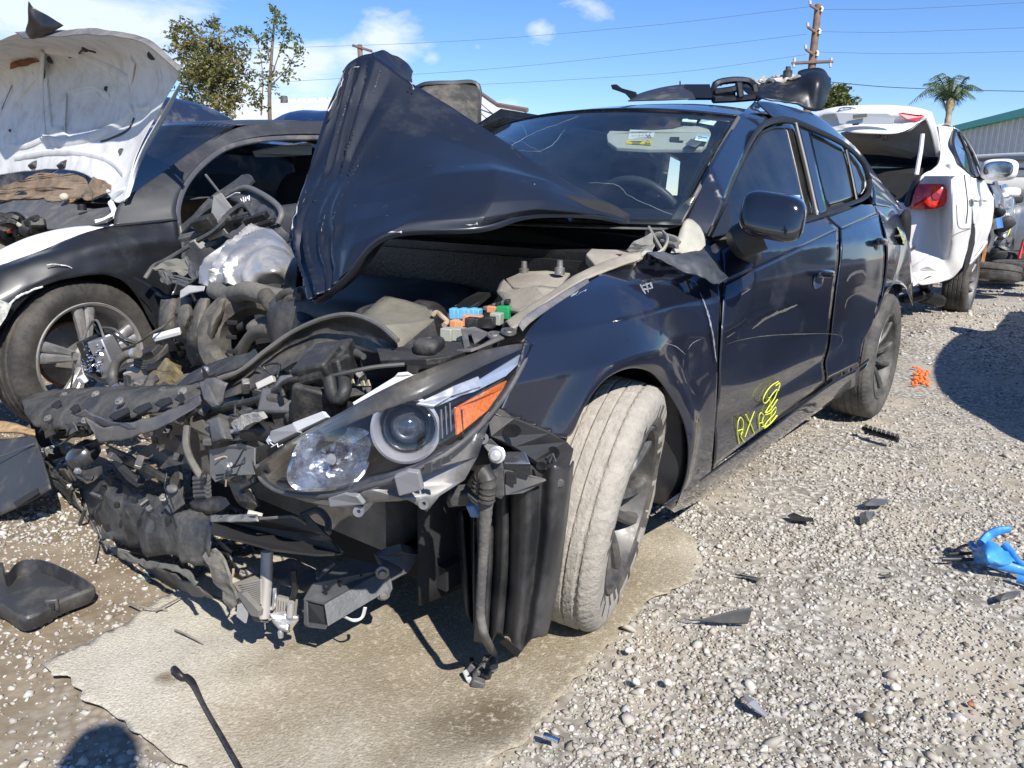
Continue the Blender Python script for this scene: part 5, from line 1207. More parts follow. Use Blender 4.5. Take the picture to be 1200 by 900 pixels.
for i in range(6): px_strip('cooler_fin', (325 + i * 3, 700 + i * .6, ), (324 + i * 3, 718 + i * .6), .60 - i * .003, .0025, FIN, oc)
tube('cooler_pipe', X3([(341, 706, .6), (340, 722, .6)]), .008, mat('pipe_white', (.58, .57, .54), .4, .6), oc, 10)
plate('cooler_base', X3([(315, 719, .62), (334, 718, .60), (350, 722, .58), (350, 727, .58), (336, 732, .60), (320, 726, .62)]), ALU, oc, .012, bevel=.004)
plate('cooler_foot', X3([(318, 727, .62), (340, 733, .60), (338, 741, .61), (326, 736, .62)]), ALU, oc, .02, bevel=.004)
V, Fc = lathe_vf([(0, -.008), (.006, -.008), (.007, .006), (.004, .012)], MZ.x(329, 743, .61), (0, 0, 1), 12); mk('cooler_bolt', V, Fc, ALU, oc)
plate('pale_tab', X3([(279, 708, .68), (284, 706, .68), (291, 716, .68), (288, 730, .68), (278, 722, .68)]), mat('tab_white', (.42, .41, .38), .6, dust=.3), mz, .004)
strip_net('rubber_boot', [[(322, 660, .55), (340, 656, .52), (356, 660, .50), (368, 668, .50)], [(323, 676, .58), (338, 680, .57), (352, 682, .55), (370, 678, .52)], [(326, 682, .58), (340, 690, .58), (352, 694, .56), (364, 686, .53)]], 26, 16, mat('boot_grey', (.06, .056, .052), .7, dust=.4), cp_=.008, csc=20)
tube('dark_pipe', X3([(344, 668, .58), (346, 690, .58), (342, 706, .58)]), .007, PLAS, mz, 8)
tube('tray_hook', X3([(252, 644, .66), (262, 646, .66), (271, 655, .66), (272, 666, .66), (275, 662, .66)]), .004, PLAS, mz, 8, n=20)
tube('stay_rod', X3([(372, 678, .55), (382, 668, .52), (392, 660, .5)]), .005, PLASG, mz, 8)
# crash-box beam stub with open end
BM = mat('beam_grey', (.085, .088, .092), .5, .2, var=.25, dust=.3, dcol=(.2, .18, .15), bump=.2)
bm_top = X3([(357, 703, .58), (368, 684, .56), (412, 655, .44), (448, 664, .40), (453, 668, .40), (380, 708, .56)])
bt = plate('crash_beam', bm_top, BM, mz, .005, sub=1, crump=.004)
plate('beam_side', X3([(380, 708, .56), (452, 667, .40), (458, 690, .41), (384, 734, .57)]), BM, bt, .005, bevel=.001)
plate('beam_side', X3([(357, 703, .58), (360, 706, .58), (361, 733, .585), (357, 731, .585)]), BM, bt, .004)
plate('beam_foot', X3([(357, 729, .58), (384, 733, .57), (382, 737, .57), (358, 734, .58)]), BM, bt, .004)
plate('beam_mouth', X3([(360, 706, .575), (379, 710, .555), (381, 732, .56), (361, 731, .575)]), DARK, bt, .003)
for (u, v, r_) in ((397, 683, .011), (411, 670, .006), (405, 690, .004), (380, 695, .009), (422, 674, .006), (373, 706, .006)):
    lump('beam_hole', [bt_ for bt_ in [MZ.x(u + r_ * 500 * math.cos(a), v + r_ * 300 * math.sin(a), np.interp(u, [360, 450], [.585, .405])) for a in np.linspace(0, 6.28, 9)[:-1]]], DARK, bt, MZ.x(u, v, np.interp(u, [360, 450], [.585, .405])), (0, 0, .001), 10, 3, amp=.0004)
for (u, v) in ((448, 671), (449, 696)):
    V, Fc = lathe_vf([(0, .012), (.008, .011), (.010, .003), (.016, .002), (.016, -.003)], MZ.x(u, v, .425), (.6, .7, 0), 14); mk('beam_bolt', V, Fc, STEEL, bt)
plate('beam_flange', X3([(446, 662, .41), (456, 664, .40), (460, 690, .41), (454, 702, .42), (444, 700, .43)]), BM, bt, .006, bevel=.001)
plate('rail_end', X3([(440, 650, .40), (470, 640, .36), (492, 648, .30), (478, 672, .34), (458, 682, .40)]), BM, mz, .02, sub=1, crump=.006)
tube('white_strap', X3([(402, 722, .52), (414, 727, .52), (424, 724, .50), (428, 712, .5)]), .004, mat('strap_white', (.62, .60, .56), .5), mz, 8, n=16, squash=.4)
# radiator core and dark cavity structures behind everything
plate('radiator', [Vector((.30, -.50, .14)), Vector((.30, .42, .14)), Vector((.26, .42, .50)), Vector((.26, -.45, .50))], mat('radiator_core', (.018, .018, .018), .8), mz, .03)
plate('subframe', [Vector((.30, -.5, .18)), Vector((.30, .6, .18)), Vector((-.4, .6, .20)), Vector((-.4, -.5, .20))], DARK, mz, .06)
tube('frame_rail', [Vector((.36, .50, .46)), Vector((.1, .50, .46)), Vector((-.5, .5, .40))], .05, STEEL, mz, 8)
V = [(x, .56 + .02 * math.sin(x * 9), z) for z in np.linspace(.12, .60, 10) for x in np.linspace(.35, -.5, 14)]
mk('inner_wheel_wall', V, gridfaces(14, 10), DARK, mz, True, .004)
# splash liner in front of the wheel: tall ribbed black sheet
LM = mat('liner_black', (.020, .021, .023), .33, var=.2, dust=.3, dcol=(.12, .11, .10), dscale=4, bump=.06, bscale=30)
cols = [(558, 565, 555, 752, .37), (572, 560, 566, 755, .385), (578, 560, 570, 762, .36), (590, 558, 582, 742, .388), (596, 556, 590, 745, .365), (602, 556, 598, 748, .388), (618, 545, 604, 764, .396), (636, 545, 612, 762, .362), (650, 545, 625, 748, .37), (664, 548, 634, 746, .34), (671, 540, 640, 744, .30)]
rows = []
for j in range(6):
    t = j / 5; rows.append([MZ.x(u0 + (u1 - u0) * t + (4 * math.sin(t * 3)), v0 + (v1 - v0) * t, x) for (u0, v0, u1, v1, x) in cols])
ln = surf_rows('fender_liner', rows, 120, 40, LM, mz, .003, crump=.003, csc=8)
cols2 = [(532, 600, 538, 660, .20), (540, 598, 548, 720, .28), (549, 598, 556, 735, .24), (556, 580, 556, 745, .30)]
surf_rows('liner_fin', [[MZ.x(u0 + (u1 - u0) * t, v0 + (v1 - v0) * t, x) for (u0, v0, u1, v1, x) in cols2] for t in (0, .33, .66, 1)], 40, 12, LM, ln, .003)
for (u, v) in ((656, 566), (637, 651)):
    V, Fc = lathe_vf([(0, .004), (.007, .004), (.009, 0)], MZ.x(u, v, .36), (.7, .5, 0), 14); mk('liner_clip', V, Fc, PLASG, ln)
lump('liner_tab', X3([(622, 730, .36), (628, 727, .36), (633, 732, .35), (630, 740, .35), (624, 738, .36)]), DARK, ln, MZ.x(628, 734, .362), (.003, .002, 0), 12, 3, amp=.0003)
plate('liner_scrap', X3([(585, 752, .42), (592, 748, .42), (610, 764, .41), (606, 770, .41)]), PLAS, ln, .003, sub=1, crump=.003)
# bumper side bracket (black, with holes) and shiny metal box under it
bk = plate('bumper_bracket', X3([(572, 482, .46), (578, 479, .46), (600, 488, .44), (640, 505, .36), (660, 515, .30), (668, 524, .27), (663, 545, .28), (655, 560, .32), (640, 555, .36), (622, 540, .40), (600, 524, .44), (574, 512, .48)]), mat('bracket_black', (.020, .021, .024), .42, dust=.2, dupbias=.2), mz, .016, sub=1, crump=.003, bevel=.003)
for (u, v, ru, rv, x) in ((600, 505, 11, 8, .452), (648, 531, 8, 8, .345), (634, 546, 6, 5, .385)):
    lump('bracket_hole', [MZ.x(u + ru * math.cos(a), v + rv * math.sin(a), x + .012) for a in np.linspace(0, 6.28, 13)[:-1]], DARK, bk, MZ.x(u, v, x + .010), (-.0, 0, .0), 14, 3, amp=.0004)
tube('bracket_star', X3([(644, 541, .37), (648, 532, .37), (652, 541, .365), (648, 532, .37), (641, 536, .37)]), .0025, PLASG, bk, 6)
for i in range(5): blk('bracket_clip', 584 + i * 18, 482 + i * 7.6, .44 - i * .035, (.012, .03, .01), PLAS, .4, .3, par=bk, bev=.002)
plate('metal_box', X3([(586, 531, .44), (616, 530, .42), (622, 545, .43), (590, 545, .46)]), mat('shiny_metal', (.42, .44, .47), .22, .9, var=.2), mz, .01, bevel=.002)
plate('metal_box', X3([(590, 546, .46), (622, 546, .43), (622, 556, .43), (600, 558, .45)]), DARK, mz, .01)
plate('upright_bracket', X3([(564, 519, .50), (575, 514, .49), (584, 522, .48), (590, 548, .48), (591, 580, .48), (588, 584, .48), (577, 580, .49), (575, 545, .49), (572, 530, .50)]), PLASG, mz, .006, bevel=.001)
plate('side_bracket', X3([(590, 550, .47), (610, 555, .44), (640, 562, .38), (630, 568, .39), (612, 578, .43), (592, 580, .47)]), mat('bracket_grey', (.07, .07, .072), .5, dust=.35), mz, .005, bevel=.001)
blk('bracket_hole', 599, 560, .465, (.006, .02, .022), DARK, .5, bev=.001)
V, Fc = lathe_vf([(0, .012), (.010, .010), (.012, 0), (.016, -.002)], MZ.x(582, 533, .50), (.8, .4, .2), 14); mk('bracket_bolt', V, Fc, mat('bolt_bright', (.6, .6, .58), .4, .6), mz)
# hanging harness
WG = mat('loom_grey', (.085, .082, .078), .75, dust=.45, dcol=(.22, .2, .17), dscale=20, bump=.4, bscale=120)
hr = tube('wire_harness', X3([(553, 568, .46), (560, 560, .48), (567, 556, .50), (571, 568, .50), (569, 600, .50), (567, 640, .49), (564, 690, .48), (563, 720, .47), (568, 745, .46)]) + [MZ.z(577, 765, .045), MZ.z(579, 783, .03)], [.010, .013, .013, .010, .009, .009, .009, .009, .009, .010, .010], WG, mz, 10, n=90, ribs=1, ribamp=.05)
tube('harness_sleeve', X3([(562, 575, .505), (564, 560, .51), (569, 556, .515), (572, 568, .515), (570, 585, .51)]), .016, mat('sleeve_black', (.02, .02, .02), .5, dust=.2), hr, 10, n=20, ribs=1, ribamp=.08)
blk('connector', 545, 580, .47, (.04, .06, .03), PLASG, .5, .2, .2, par=hr); blk('connector', 557, 594, .48, (.03, .02, .03), mat('connector_blue', (.10, .22, .42), .4), .3, .4, .2, par=hr, bev=.003)
blk('connector', 536, 585, .47, (.03, .04, .02), PLASG, .5, .1, .3, par=hr)
for k_ in range(3): tube('thin_wire', X3([(548, 578, .48), (553, 582 + k_ * 2, .49), (560, 588 + k_ * 2, .49)]), .002, (mat('wire_white', (.6, .6, .58), .5), WG, mat('wire_yellow', (.5, .4, .1), .5))[k_], hr, 6, n=8)
for (u, v, z, s, mt_) in ((556, 785, .02, (.03, .022, .02), PLASG), (548, 793, .015, (.012, .028, .02), mat('connector_pale', (.5, .5, .48), .5)), (560, 800, .012, (.03, .02, .018), PLASG), (566, 780, .03, (.012, .012, .05), WG), (570, 790, .015, (.02, .02, .02), PLAS), (553, 776, .03, (.02, .012, .015), PLAS)):
    box('connector', MZ.z(u, v, z), s, mt_, hr, E3(random.uniform(-.6, .6), random.uniform(-.6, .6), random.uniform(0, 3)), .003)
for k_ in range(5): tube('thin_wire', [MZ.z(576, 768, .05), MZ.z(568 - k_ * 2, 772 + k_ * 3, .05 + k_ * .006), MZ.z(562 - k_ * 2, 782 + k_ * 2, .02)], .0018, (PLAS, PLASG, WG)[k_ % 3], hr, 5, n=10)
# lower wheel-arch liner behind the tyre
surf_rows('rear_arch_liner', [X3([(786, 452, -.28), (800, 480, -.34), (806, 520, -.38), (803, 560, -.40), (790, 592, -.42)]), [p + Vector((.03, -.10, 0)) for p in X3([(780, 458, -.25), (790, 482, -.30), (796, 520, -.33), (790, 560, -.34), (776, 590, -.36)])]], 30, 8, LM, mz, .003)

# ---- small fasteners, clips and stray wires strewn through the crushed nose
rq = random.Random(21)
def nose(u, v): return .40 + .18 * min(1, max(0, (v - 420) / 120)) - (.10 if u < 90 else 0) + rq.uniform(-.01, .03)
spots_ = [(rq.uniform(50, 300), rq.uniform(500, 575)) for _ in range(26)] + [(rq.uniform(235, 440), rq.uniform(425, 520)) for _ in range(46)] + [(rq.uniform(100, 240), rq.uniform(575, 640)) for _ in range(6)] + [(rq.uniform(270, 360), rq.uniform(600, 700)) for _ in range(12)]
for i, (u, v) in enumerate(spots_):
    if u > 300 and v > 545 - (u - 300) * .85: continue
    p = MZ.x(u, v, nose(u, v) + .03); k = i % 5
    if k == 0:
        V, Fc = lathe_vf([(0, .008), (.005, .008), (.006, .004), (.011, .003), (.011, -.003)], p, (rq.uniform(.2, 1), rq.uniform(-.4, .9), rq.uniform(-.2, .9)), 6); mk('bolt', V, Fc, (ALU, STEEL)[i % 2], mz, False)
    elif k in (1, 2):
        box('clip', p, (rq.uniform(.008, .02), rq.uniform(.015, .05), rq.uniform(.006, .02)), (PLAS, PLASG, PLASD, STEEL, mat('tab_white', (.42, .41, .38), .6))[rq.randrange(5)], mz, E3(rq.uniform(-1, 1), rq.uniform(-1, 1), rq.uniform(0, 3)), .002)
    elif k == 3:
        e = [p]; 
        for j in range(4): e.append(e[-1] + Vector((rq.uniform(-.015, .02), rq.uniform(-.05, .05), rq.uniform(-.04, .025))))
        tube('wire', e, rq.uniform(.002, .004), (PLAS, PLASG, PLAS, mat('wire_beige', (.4, .3, .2), .6))[rq.randrange(4)], mz, 6, n=18)
    else:
        a = Vector((0, rq.uniform(.03, .07), rq.uniform(-.02, .02))); b = Vector((rq.uniform(-.01, .01), rq.uniform(-.01, .01), rq.uniform(.015, .04)))
        plate('plastic_splinter', [p, p + a, p + a * .9 + b, p + a * .4 + b * .6, p + b * 1.1], (PLAS, PLASD, PLASG)[rq.randrange(3)], mz, .003, sub=1, crump=.006, csc=30)
# bare-metal chips along the hood's torn edges
for L in ([(404, 84, -.27), (395, 110, -.19), (384, 130, -.16)], [(350, 236, .05), (346, 250, .09), (342, 268, .13)], [(455, 273, .215), (470, 271, .18)], [(546, 264, .085), (560, 262, .07)], [(480, 96, -.40), (484, 103, -.38)], [(620, 213, -.2), (626, 216, -.2)], [(410, 80, -.33), (425, 78, -.35), (436, 79, -.36)]):
    P = [Vector(p) + noise.noise_vector(Vector(p) * 50) * .005 for p in cr(X3(L), 16)]
    tube('paint_chip', P, [.0022 * (.1 + abs(noise.noise(Vector((i * .9, 2, 1)))) * 2) for i in range(16)], mat('chip_grey', (.45, .46, .46), .5), hood, 5)
# ================================================================== loose trim on the hatchback's roof
def PXL(fr, L): return [fr.x(u, v, x) for (u, v, x) in L]
rt = thing('bumper_trim', 'black torn bumper trim lying on the roof of the dark blue hatchback', 'car part', MZ.wd((-2.3, .1, 1.48)), MZ.yaw)
def tl(L): return [MZ.x(u, v, x) - Vector((-2.3, .1, 1.48)) for (u, v, x) in L]
TP = mat('trim_black', (.010, .011, .014), .4, dust=.05, bump=.1, bscale=60)
surf_rows('trim_panel', [tl([(738, 118, -2.0), (748, 111, -2.05), (772, 104, -2.1), (797, 100, -2.15), (808, 101, -2.2)]), tl([(736, 119, -1.9), (750, 116, -1.9), (775, 112, -1.92), (800, 110, -1.95), (812, 111, -2.0)]), tl([(742, 119, -1.8), (755, 118.5, -1.8), (778, 118, -1.8), (802, 117, -1.8), (815, 117, -1.85)])], 30, 10, mat('trim_grey_black', (.025, .025, .027), .45, dust=.1), rt, .004)
plate('trim_tongue', tl([(717, 100, -2.0), (722, 99, -2.0), (728, 103, -2.0), (744, 107, -2.0), (746, 112, -2.0), (740, 117, -2.0), (734, 110, -2.0), (719, 105, -2.0)]), TP, rt, .02, sub=1, crump=.004)
plate('trim_wall', tl([(802, 100, -2.1), (832, 100, -2.1), (835, 116, -2.0), (806, 116, -2.0)]), TP, rt, .012)
for L in ([(837, 116, -2.05), (838, 99, -2.1), (858, 94, -2.15), (877, 95, -2.2), (884, 101, -2.2)], [(838, 108, -2.05), (862, 104, -2.1), (866, 98, -2.15)], [(836, 117, -2.0), (860, 116, -2.1), (885, 114, -2.15)], [(866, 98, -2.1), (868, 114, -2.1)], [(884, 100, -2.2), (888, 118, -2.2)]):
    tube('trim_rib', tl(L), .016, TP, rt, 6, n=14)
plate('trim_web', tl([(838, 104, -2.12), (862, 102, -2.15), (862, 115, -2.1), (838, 116, -2.05)]), mat('trim_grey_black', (.045, .045, .047), .45), rt, .006)
surf_rows('trim_end', [tl([(868, 96, -2.3), (890, 100, -2.3), (912, 94, -2.35), (934, 89, -2.4), (938, 83, -2.45), (962, 82, -2.5), (973, 93, -2.5)]), tl([(872, 108, -2.2), (890, 108, -2.2), (915, 104, -2.25), (935, 100, -2.3), (945, 96, -2.3), (960, 94, -2.3), (971, 102, -2.4)]), tl([(884, 117, -2.15), (892, 117, -2.1), (914, 120, -2.15), (932, 122, -2.2), (946, 129, -2.25), (958, 130, -2.3), (968, 114, -2.4)])], 50, 20, TP, rt, .006, crump=.010, csc=9)
plate('trim_torn_edge', tl([(868, 95, -2.3), (880, 101, -2.3), (890, 100, -2.3), (912, 94, -2.3), (936, 91, -2.35), (930, 88, -2.4), (908, 90, -2.35), (888, 97, -2.35), (878, 94, -2.3)]), mat('torn_fleece', (.36, .34, .31), .9, var=.5, vscale=30), rt, .01, sub=3, crump=.02, csc=30)
for (u, v) in ((797, 95), (757, 110), (845, 95), (852, 93), (862, 92), (872, 93), (870, 90), (766, 106)): tube('trim_spike', tl([(u, v + 6, -2.2), (u, v, -2.2)]), .004, TP, rt, 5)
V, Fc = lathe_vf([(.022, -.03), (.022, .01), (.012, .018), (.012, .03), (0, .032)], tl([(923, 86, -2.35)])[0], (0, 0, 1), 12); mk('trim_stud', V, Fc, TP, rt)

# ================================================================== BLACK SEDAN WITH WHITE HOOD
SD = Frame(-2.590, 3.900, MZ.yaw)
sd = thing('black_sedan', 'matte black sedan with raised dented white hood, beside the crashed blue hatchback', 'car', SD.wd((0, 0, 0)), SD.yaw)
def sy(L, fr=None): return [(fr or SD).y(u, v, y) for (u, v, y) in L]
def sx(L, fr=None): return [(fr or SD).x(u, v, x) for (u, v, x) in L]
surf_rows('front_fender', [sy([(-40, 335, .78), (0, 312, .80), (50, 292, .80), (90, 278, .80), (135, 266, .80), (208, 258, .86)]),
    sy([(-50, 350, .82), (-5, 326, .85), (45, 304, .88), (90, 292, .89), (140, 284, .90), (210, 278, .90)]),
    sy([(-60, 385, .88), (-15, 356, .90), (35, 332, .92), (80, 312, .92), (142, 302, .91), (212, 300, .90)]),
    sy([(-70, 420, .90), (-15, 382, .92), (30, 344, .925), (74, 322, .925), (140, 318, .925), (200, 345, .90)]),
    sy([(-80, 440, .90), (-12, 392, .92), (34, 348, .925), (75, 326, .925), (140, 327, .925), (187, 392, .90)])], 60, 26, BLACKP, sd, .004, crump=.010, csc=5)
surf_rows('fender_lower', [sy([(140, 316, .925), (170, 330, .92), (200, 345, .90), (213, 300, .90)]), sy([(150, 334, .925), (176, 358, .92), (190, 396, .90), (222, 360, .90)]), sy([(160, 342, .92), (182, 372, .91), (188, 420, .88), (216, 420, .88)])], 20, 12, BLACKP, sd, .004)
surf_rows('white_fender_edge', [sy([(-40, 316, .72), (0, 294, .72), (40, 276, .72), (75, 268, .70), (110, 264, .70), (130, 261, .70)]), sy([(-40, 336, .785), (0, 313, .80), (50, 293, .80), (90, 277, .79), (118, 268, .78), (134, 264, .78)])], 40, 6, WHITEP, sd, .003, crump=.004)
# chipped lip with bare metal
def chip(fr, par, pts, r_, mt):
    P = [noise.noise_vector(Vector(p) * 30) * .006 + Vector(p) for p in cr(sy(pts, fr), 30)]
    return tube('chipped_edge', P, [r_ * (.5 + abs(noise.noise(Vector((i * .6, 1, 1))))) for i in range(30)], mt, par, 6)
chip(SD, sd, [(-6, 378, .93), (12, 356, .935), (28, 344, .94), (50, 336, .94)], .007, mat('chip_white', (.5, .5, .46), .6, var=.4, vscale=40))
chip(SD, sd, [(55, 310, .93), (70, 310, .935), (84, 314, .935)], .004, mat('chip_white', (.5, .5, .46), .6, var=.4, vscale=40))
plate('torn_bumper_corner', sy([(-40, 350, .95), (0, 352, .95), (12, 356, .95), (6, 372, .95), (0, 382, .95), (-30, 400, .95)]), mat('chip_white', (.5, .5, .46), .6), sd, .004, sub=2, crump=.01)
# A pillar and roof
CH = mat('charcoal_matte', (.028, .029, .032), .55, coat=.2, dust=.3, dcol=(.10, .10, .105), dscale=4, coatr=.3)
surf_rows('a_pillar', [sy([(133, 264, .80), (136, 246, .76), (150, 231, .74), (190, 203, .68), (240, 168, .60), (283, 149, .56), (330, 143, .55), (400, 142, .55)]), sy([(208, 257, .86), (206, 242, .84), (213, 219, .79), (232, 194, .72), (258, 174, .66), (290, 163, .63), (330, 158, .62), (400, 157, .62)])], 70, 12, CH, sd, .004)
SR = [[Vector((-1.02 + .06 * (1 - s * s), s * .56, 1.425 + .03 * (1 - s * s))) for s in np.linspace(-1, 1, 9)], [Vector((-1.6, s * .55, 1.485 + .035 * (1 - s * s))) for s in np.linspace(-1, 1, 9)], [Vector((-2.2, s * .54, 1.47 + .035 * (1 - s * s))) for s in np.linspace(-1, 1, 9)], [Vector((-2.8, s * .52, 1.38 + .03 * (1 - s * s))) for s in np.linspace(-1, 1, 9)]]
surf_rows('roof', SR, 30, 24, CH, sd, .004)
WR = [[Vector((-.36 - .04 * (1 - s * s), s * .73, 1.03)) for s in np.linspace(-1, 1, 9)], [Vector((-.70 + .02 * (1 - s * s), s * .64, 1.25)) for s in np.linspace(-1, 1, 9)], SR[0]]
surf_rows('windshield', WR, 30, 16, glass('sedan_glass', (.35, .4, .42), .55, dust=.02), sd, .004)
surf_rows('rear_window', [SR[-1], [Vector((-3.3, s * .60, 1.10)) for s in np.linspace(-1, 1, 9)]], 16, 6, GLASSD, sd, .004)
surf_rows('trunk_deck', [[Vector((-3.3, s * .75, 1.08)) for s in np.linspace(-1, 1, 9)], [Vector((-3.75, s * .75, 1.06)) for s in np.linspace(-1, 1, 9)], [Vector((-3.85, s * .8, .6)) for s in np.linspace(-1, 1, 9)], [Vector((-3.8, s * .8, .3)) for s in np.linspace(-1, 1, 9)]], 16, 16, CH, sd, .004)
# door shell
surf_rows('front_door', [sy([(209, 262, .87), (240, 262, .86), (300, 246, .85), (380, 234, .84), (470, 222, .84)]), sy([(212, 290, .90), (260, 280, .90), (310, 268, .90), (380, 256, .90), (470, 240, .90)]), sy([(216, 350, .91), (270, 330, .91), (320, 310, .91), (390, 295, .91), (470, 270, .91)]), sy([(222, 420, .88), (280, 390, .88), (330, 370, .88), (400, 345, .88), (470, 310, .88)])], 40, 20, CH, sd, .004)
tube('door_frame', sy([(214, 300, .87), (209, 262, .85), (209, 240, .82), (218, 216, .77), (236, 194, .71), (262, 175, .655), (292, 166, .63), (330, 162, .62), (400, 161, .62)]), .016, mat('frame_grey', (.07, .07, .075), .45, coat=.3, dust=.3), sd, 8, n=60, squash=.6)
tube('door_gap', sy([(216, 320, .895), (213, 296, .895), (210, 262, .865)]), .004, mat('chip_white', (.5, .5, .46), .6), sd, 6, n=12)
tube('fender_gap', sy([(133, 265, .815), (170, 261, .85), (208, 257, .872)]), .004, DARK, sd, 6, n=16)
surf_rows('far_side', [[Vector((x, -.88, .3)) for x in (-.4, -1.5, -3, -3.8)], [Vector((x, -.9, .7)) for x in (-.4, -1.5, -3, -3.8)], [Vector((x, -.8, 1.02)) for x in (-.4, -1.5, -3, -3.8)]], 20, 10, CH, sd, .004)
surf_rows('far_window', [[Vector((x, -.78, 1.02)) for x in (-.4, -1.5, -3.2)], [Vector((x, -.56, 1.42)) for x in (-1.0, -1.8, -2.8)]], 16, 6, GLASSD, sd, .004)
surf_rows('rear_door', [[Vector((-1.75, .86, 1.0)), Vector((-2.6, .84, 1.03)), Vector((-3.4, .8, 1.06))], [Vector((-1.75, .90, .7)), Vector((-2.6, .90, .7)), Vector((-3.6, .85, .7))], [Vector((-1.75, .88, .3)), Vector((-2.6, .88, .3)), Vector((-3.7, .8, .35))]], 20, 10, CH, sd, .004)
surf_rows('c_pillar', [[Vector((-2.6, .84, 1.02)), Vector((-3.4, .80, 1.06))], [Vector((-2.4, .58, 1.45)), Vector((-2.8, .54, 1.38))]], 8, 6, CH, sd, .004)
box('floor_pan', (-1.9, 0, .3), (3.0, 1.6, .08), DARK, sd)
# interior
def sseat(y, x=-1.75, par=sd):
    V, Fc = superbox((x, y, .52), (.26, .25, .10), E3(0, R(-8), 0), .6, 10); o = mk('seat', V, Fc, mat('seat_grey', (.055, .052, .05), .9, var=.2), par)
    V, Fc = superbox((x - .33, y, .88), (.10, .25, .36), E3(0, R(-16), 0), .6, 12); mk('backrest', V, Fc, mat('seat_grey', (.055, .052, .05), .9), o)
    V, Fc = superbox((x - .46, y, 1.30), (.06, .13, .10), E3(0, R(-10), 0), .6, 10); mk('headrest', V, Fc, mat('seat_grey', (.055, .052, .05), .9), o)
sseat(.36); sseat(-.36)
surf_rows('dashboard', [[Vector((-.40, s * .7, 1.0)) for s in np.linspace(-1, 1, 5)], [Vector((-.85, s * .7, 1.04)) for s in np.linspace(-1, 1, 5)], [Vector((-.95, s * .7, .9)) for s in np.linspace(-1, 1, 5)], [Vector((-.9, s * .7, .5)) for s in np.linspace(-1, 1, 5)]], 16, 14, mat('dash_grey', (.05, .05, .052), .7), sd, .004)
surf_rows('headliner', [[p + Vector((-.02, 0, -.03)) for p in r] for r in SR[:3]], 16, 10, mat('headliner_beige', (.42, .38, .31), .9), sd, .004)
plate('sun_visor', sy([(296, 178, .45), (330, 170, .42), (365, 170, .40), (364, 181, .38), (330, 182, .38), (298, 183, .42)]), mat('headliner_beige', (.42, .38, .31), .9), sd, .02, bevel=.004)
# wheel (twin five spokes)
nw2 = nrm_of(R(9), 0)
wS = make_wheel(sd, Vector((0.0, .905, .332)) - nw2 * .11, nw2, r=.345, w=.235, rr=.246, spokes=5, twin=True, tmat=mat('brown_rubber', (.032, .029, .026), .75, var=.2, dust=.4, dcol=(.12, .105, .085), dscale=8, bump=.2), rmat=mat('rim_alloy', (.40, .39, .38), .4, .7, var=.15, dust=.35, dcol=(.28, .24, .19), dscale=7), roll=.35, sw=.024, name='front_wheel', dish=.02)
V, Fc = lathe_vf([(.05, -.02), (.15, -.02), (.15, -.04), (.05, -.04)], Vector((0.0, .905, .332)) - nw2 * .14, nw2, 40); mk('brake_disc', V, Fc, RUST, sd)
V = [(0 + .40 * math.cos(a) * k, y, .345 + .42 * math.sin(a) * k) for y, k in ((.88, .96), (.5, .96), (.48, .1)) for a in np.linspace(-.2, math.pi + .2, 20)]
mk('wheel_housing', V, gridfaces(20, 3), DARK, sd, True, .004)
# hood underside
hb = [sx(r) for r in (
 [(-60, 215, -.55), (0, 205, -.50), (50, 199, -.46), (85, 200, -.42), (112, 212, -.36), (134, 236, -.29), (146, 236, -.27)],
 [(-60, 170, -.56), (0, 160, -.55), (50, 160, -.52), (90, 160, -.50), (130, 172, -.45), (152, 190, -.38), (160, 180, -.36)],
 [(-55, 110, -.50), (0, 105, -.58), (50, 100, -.60), (90, 100, -.60), (135, 110, -.56), (165, 130, -.48), (186, 130, -.42)],
 [(-40, 75, -.36), (5, 60, -.46), (50, 60, -.56), (95, 62, -.58), (140, 68, -.54), (172, 80, -.46), (206, 96, -.40)],
 [(-30, 60, -.24), (18, 40, -.28), (60, 38, -.30), (95, 36, -.30), (140, 40, -.30), (180, 52, -.32), (212, 82, -.34)])]
ho = surf_rows('hood', hb, 190, 120, WHITEB, sd, .003, crump=.004, csc=5, autos=80)
ho['label'] = 'dented white hood standing open, its ribbed underside to the viewer'
# press the stamped pattern of the underside into the sheet: raised ribs and sunk fields
def sd_fields():
    F_ = [([(60, 150), (52, 62), (100, 78), (148, 100), (150, 118), (146, 130), (138, 148), (112, 152), (80, 162), (72, 150)], .030),
          ([(12, 140), (14, 125), (42, 92), (50, 110), (50, 160), (20, 168)], .022), ([(2, 120), (14, 100), (16, 104), (6, 126)], .02),
          ([(160, 74), (182, 80), (186, 104), (176, 122), (160, 126), (158, 100)], .022), ([(78, 112), (110, 104), (140, 120), (138, 146), (110, 152), (78, 155)], .014)]
    me = ho.data; 
    for v in me.vertices:
        q = v.co - Vector(SD.o); W = SD.wd(v.co) - Vector((0, 0, H)); dpt = W.dot(_f)
        u_ = 600 + F * W.dot(ax_r) / dpt; v_ = 450 - F * W.dot(ax_u) / dpt
        s = 0
        for poly, dp in F_:
            if in_poly(u_, v_, poly):
                dmin = min(((Vector((u_, v_)) - Vector(a)) - (Vector(b) - Vector(a)) * max(0, min(1, (Vector((u_, v_)) - Vector(a)).dot(Vector(b) - Vector(a)) / (Vector(b) - Vector(a)).length_squared))).length for a, b in zip(poly, poly[1:] + poly[:1]))
                s -= dp * 1.2 * min(1, dmin / 2.0)
        # two raised ribs
        v.co -= q.normalized() * s
sd_fields()
HD = mat('hood_slot', (.06, .055, .05), .8)
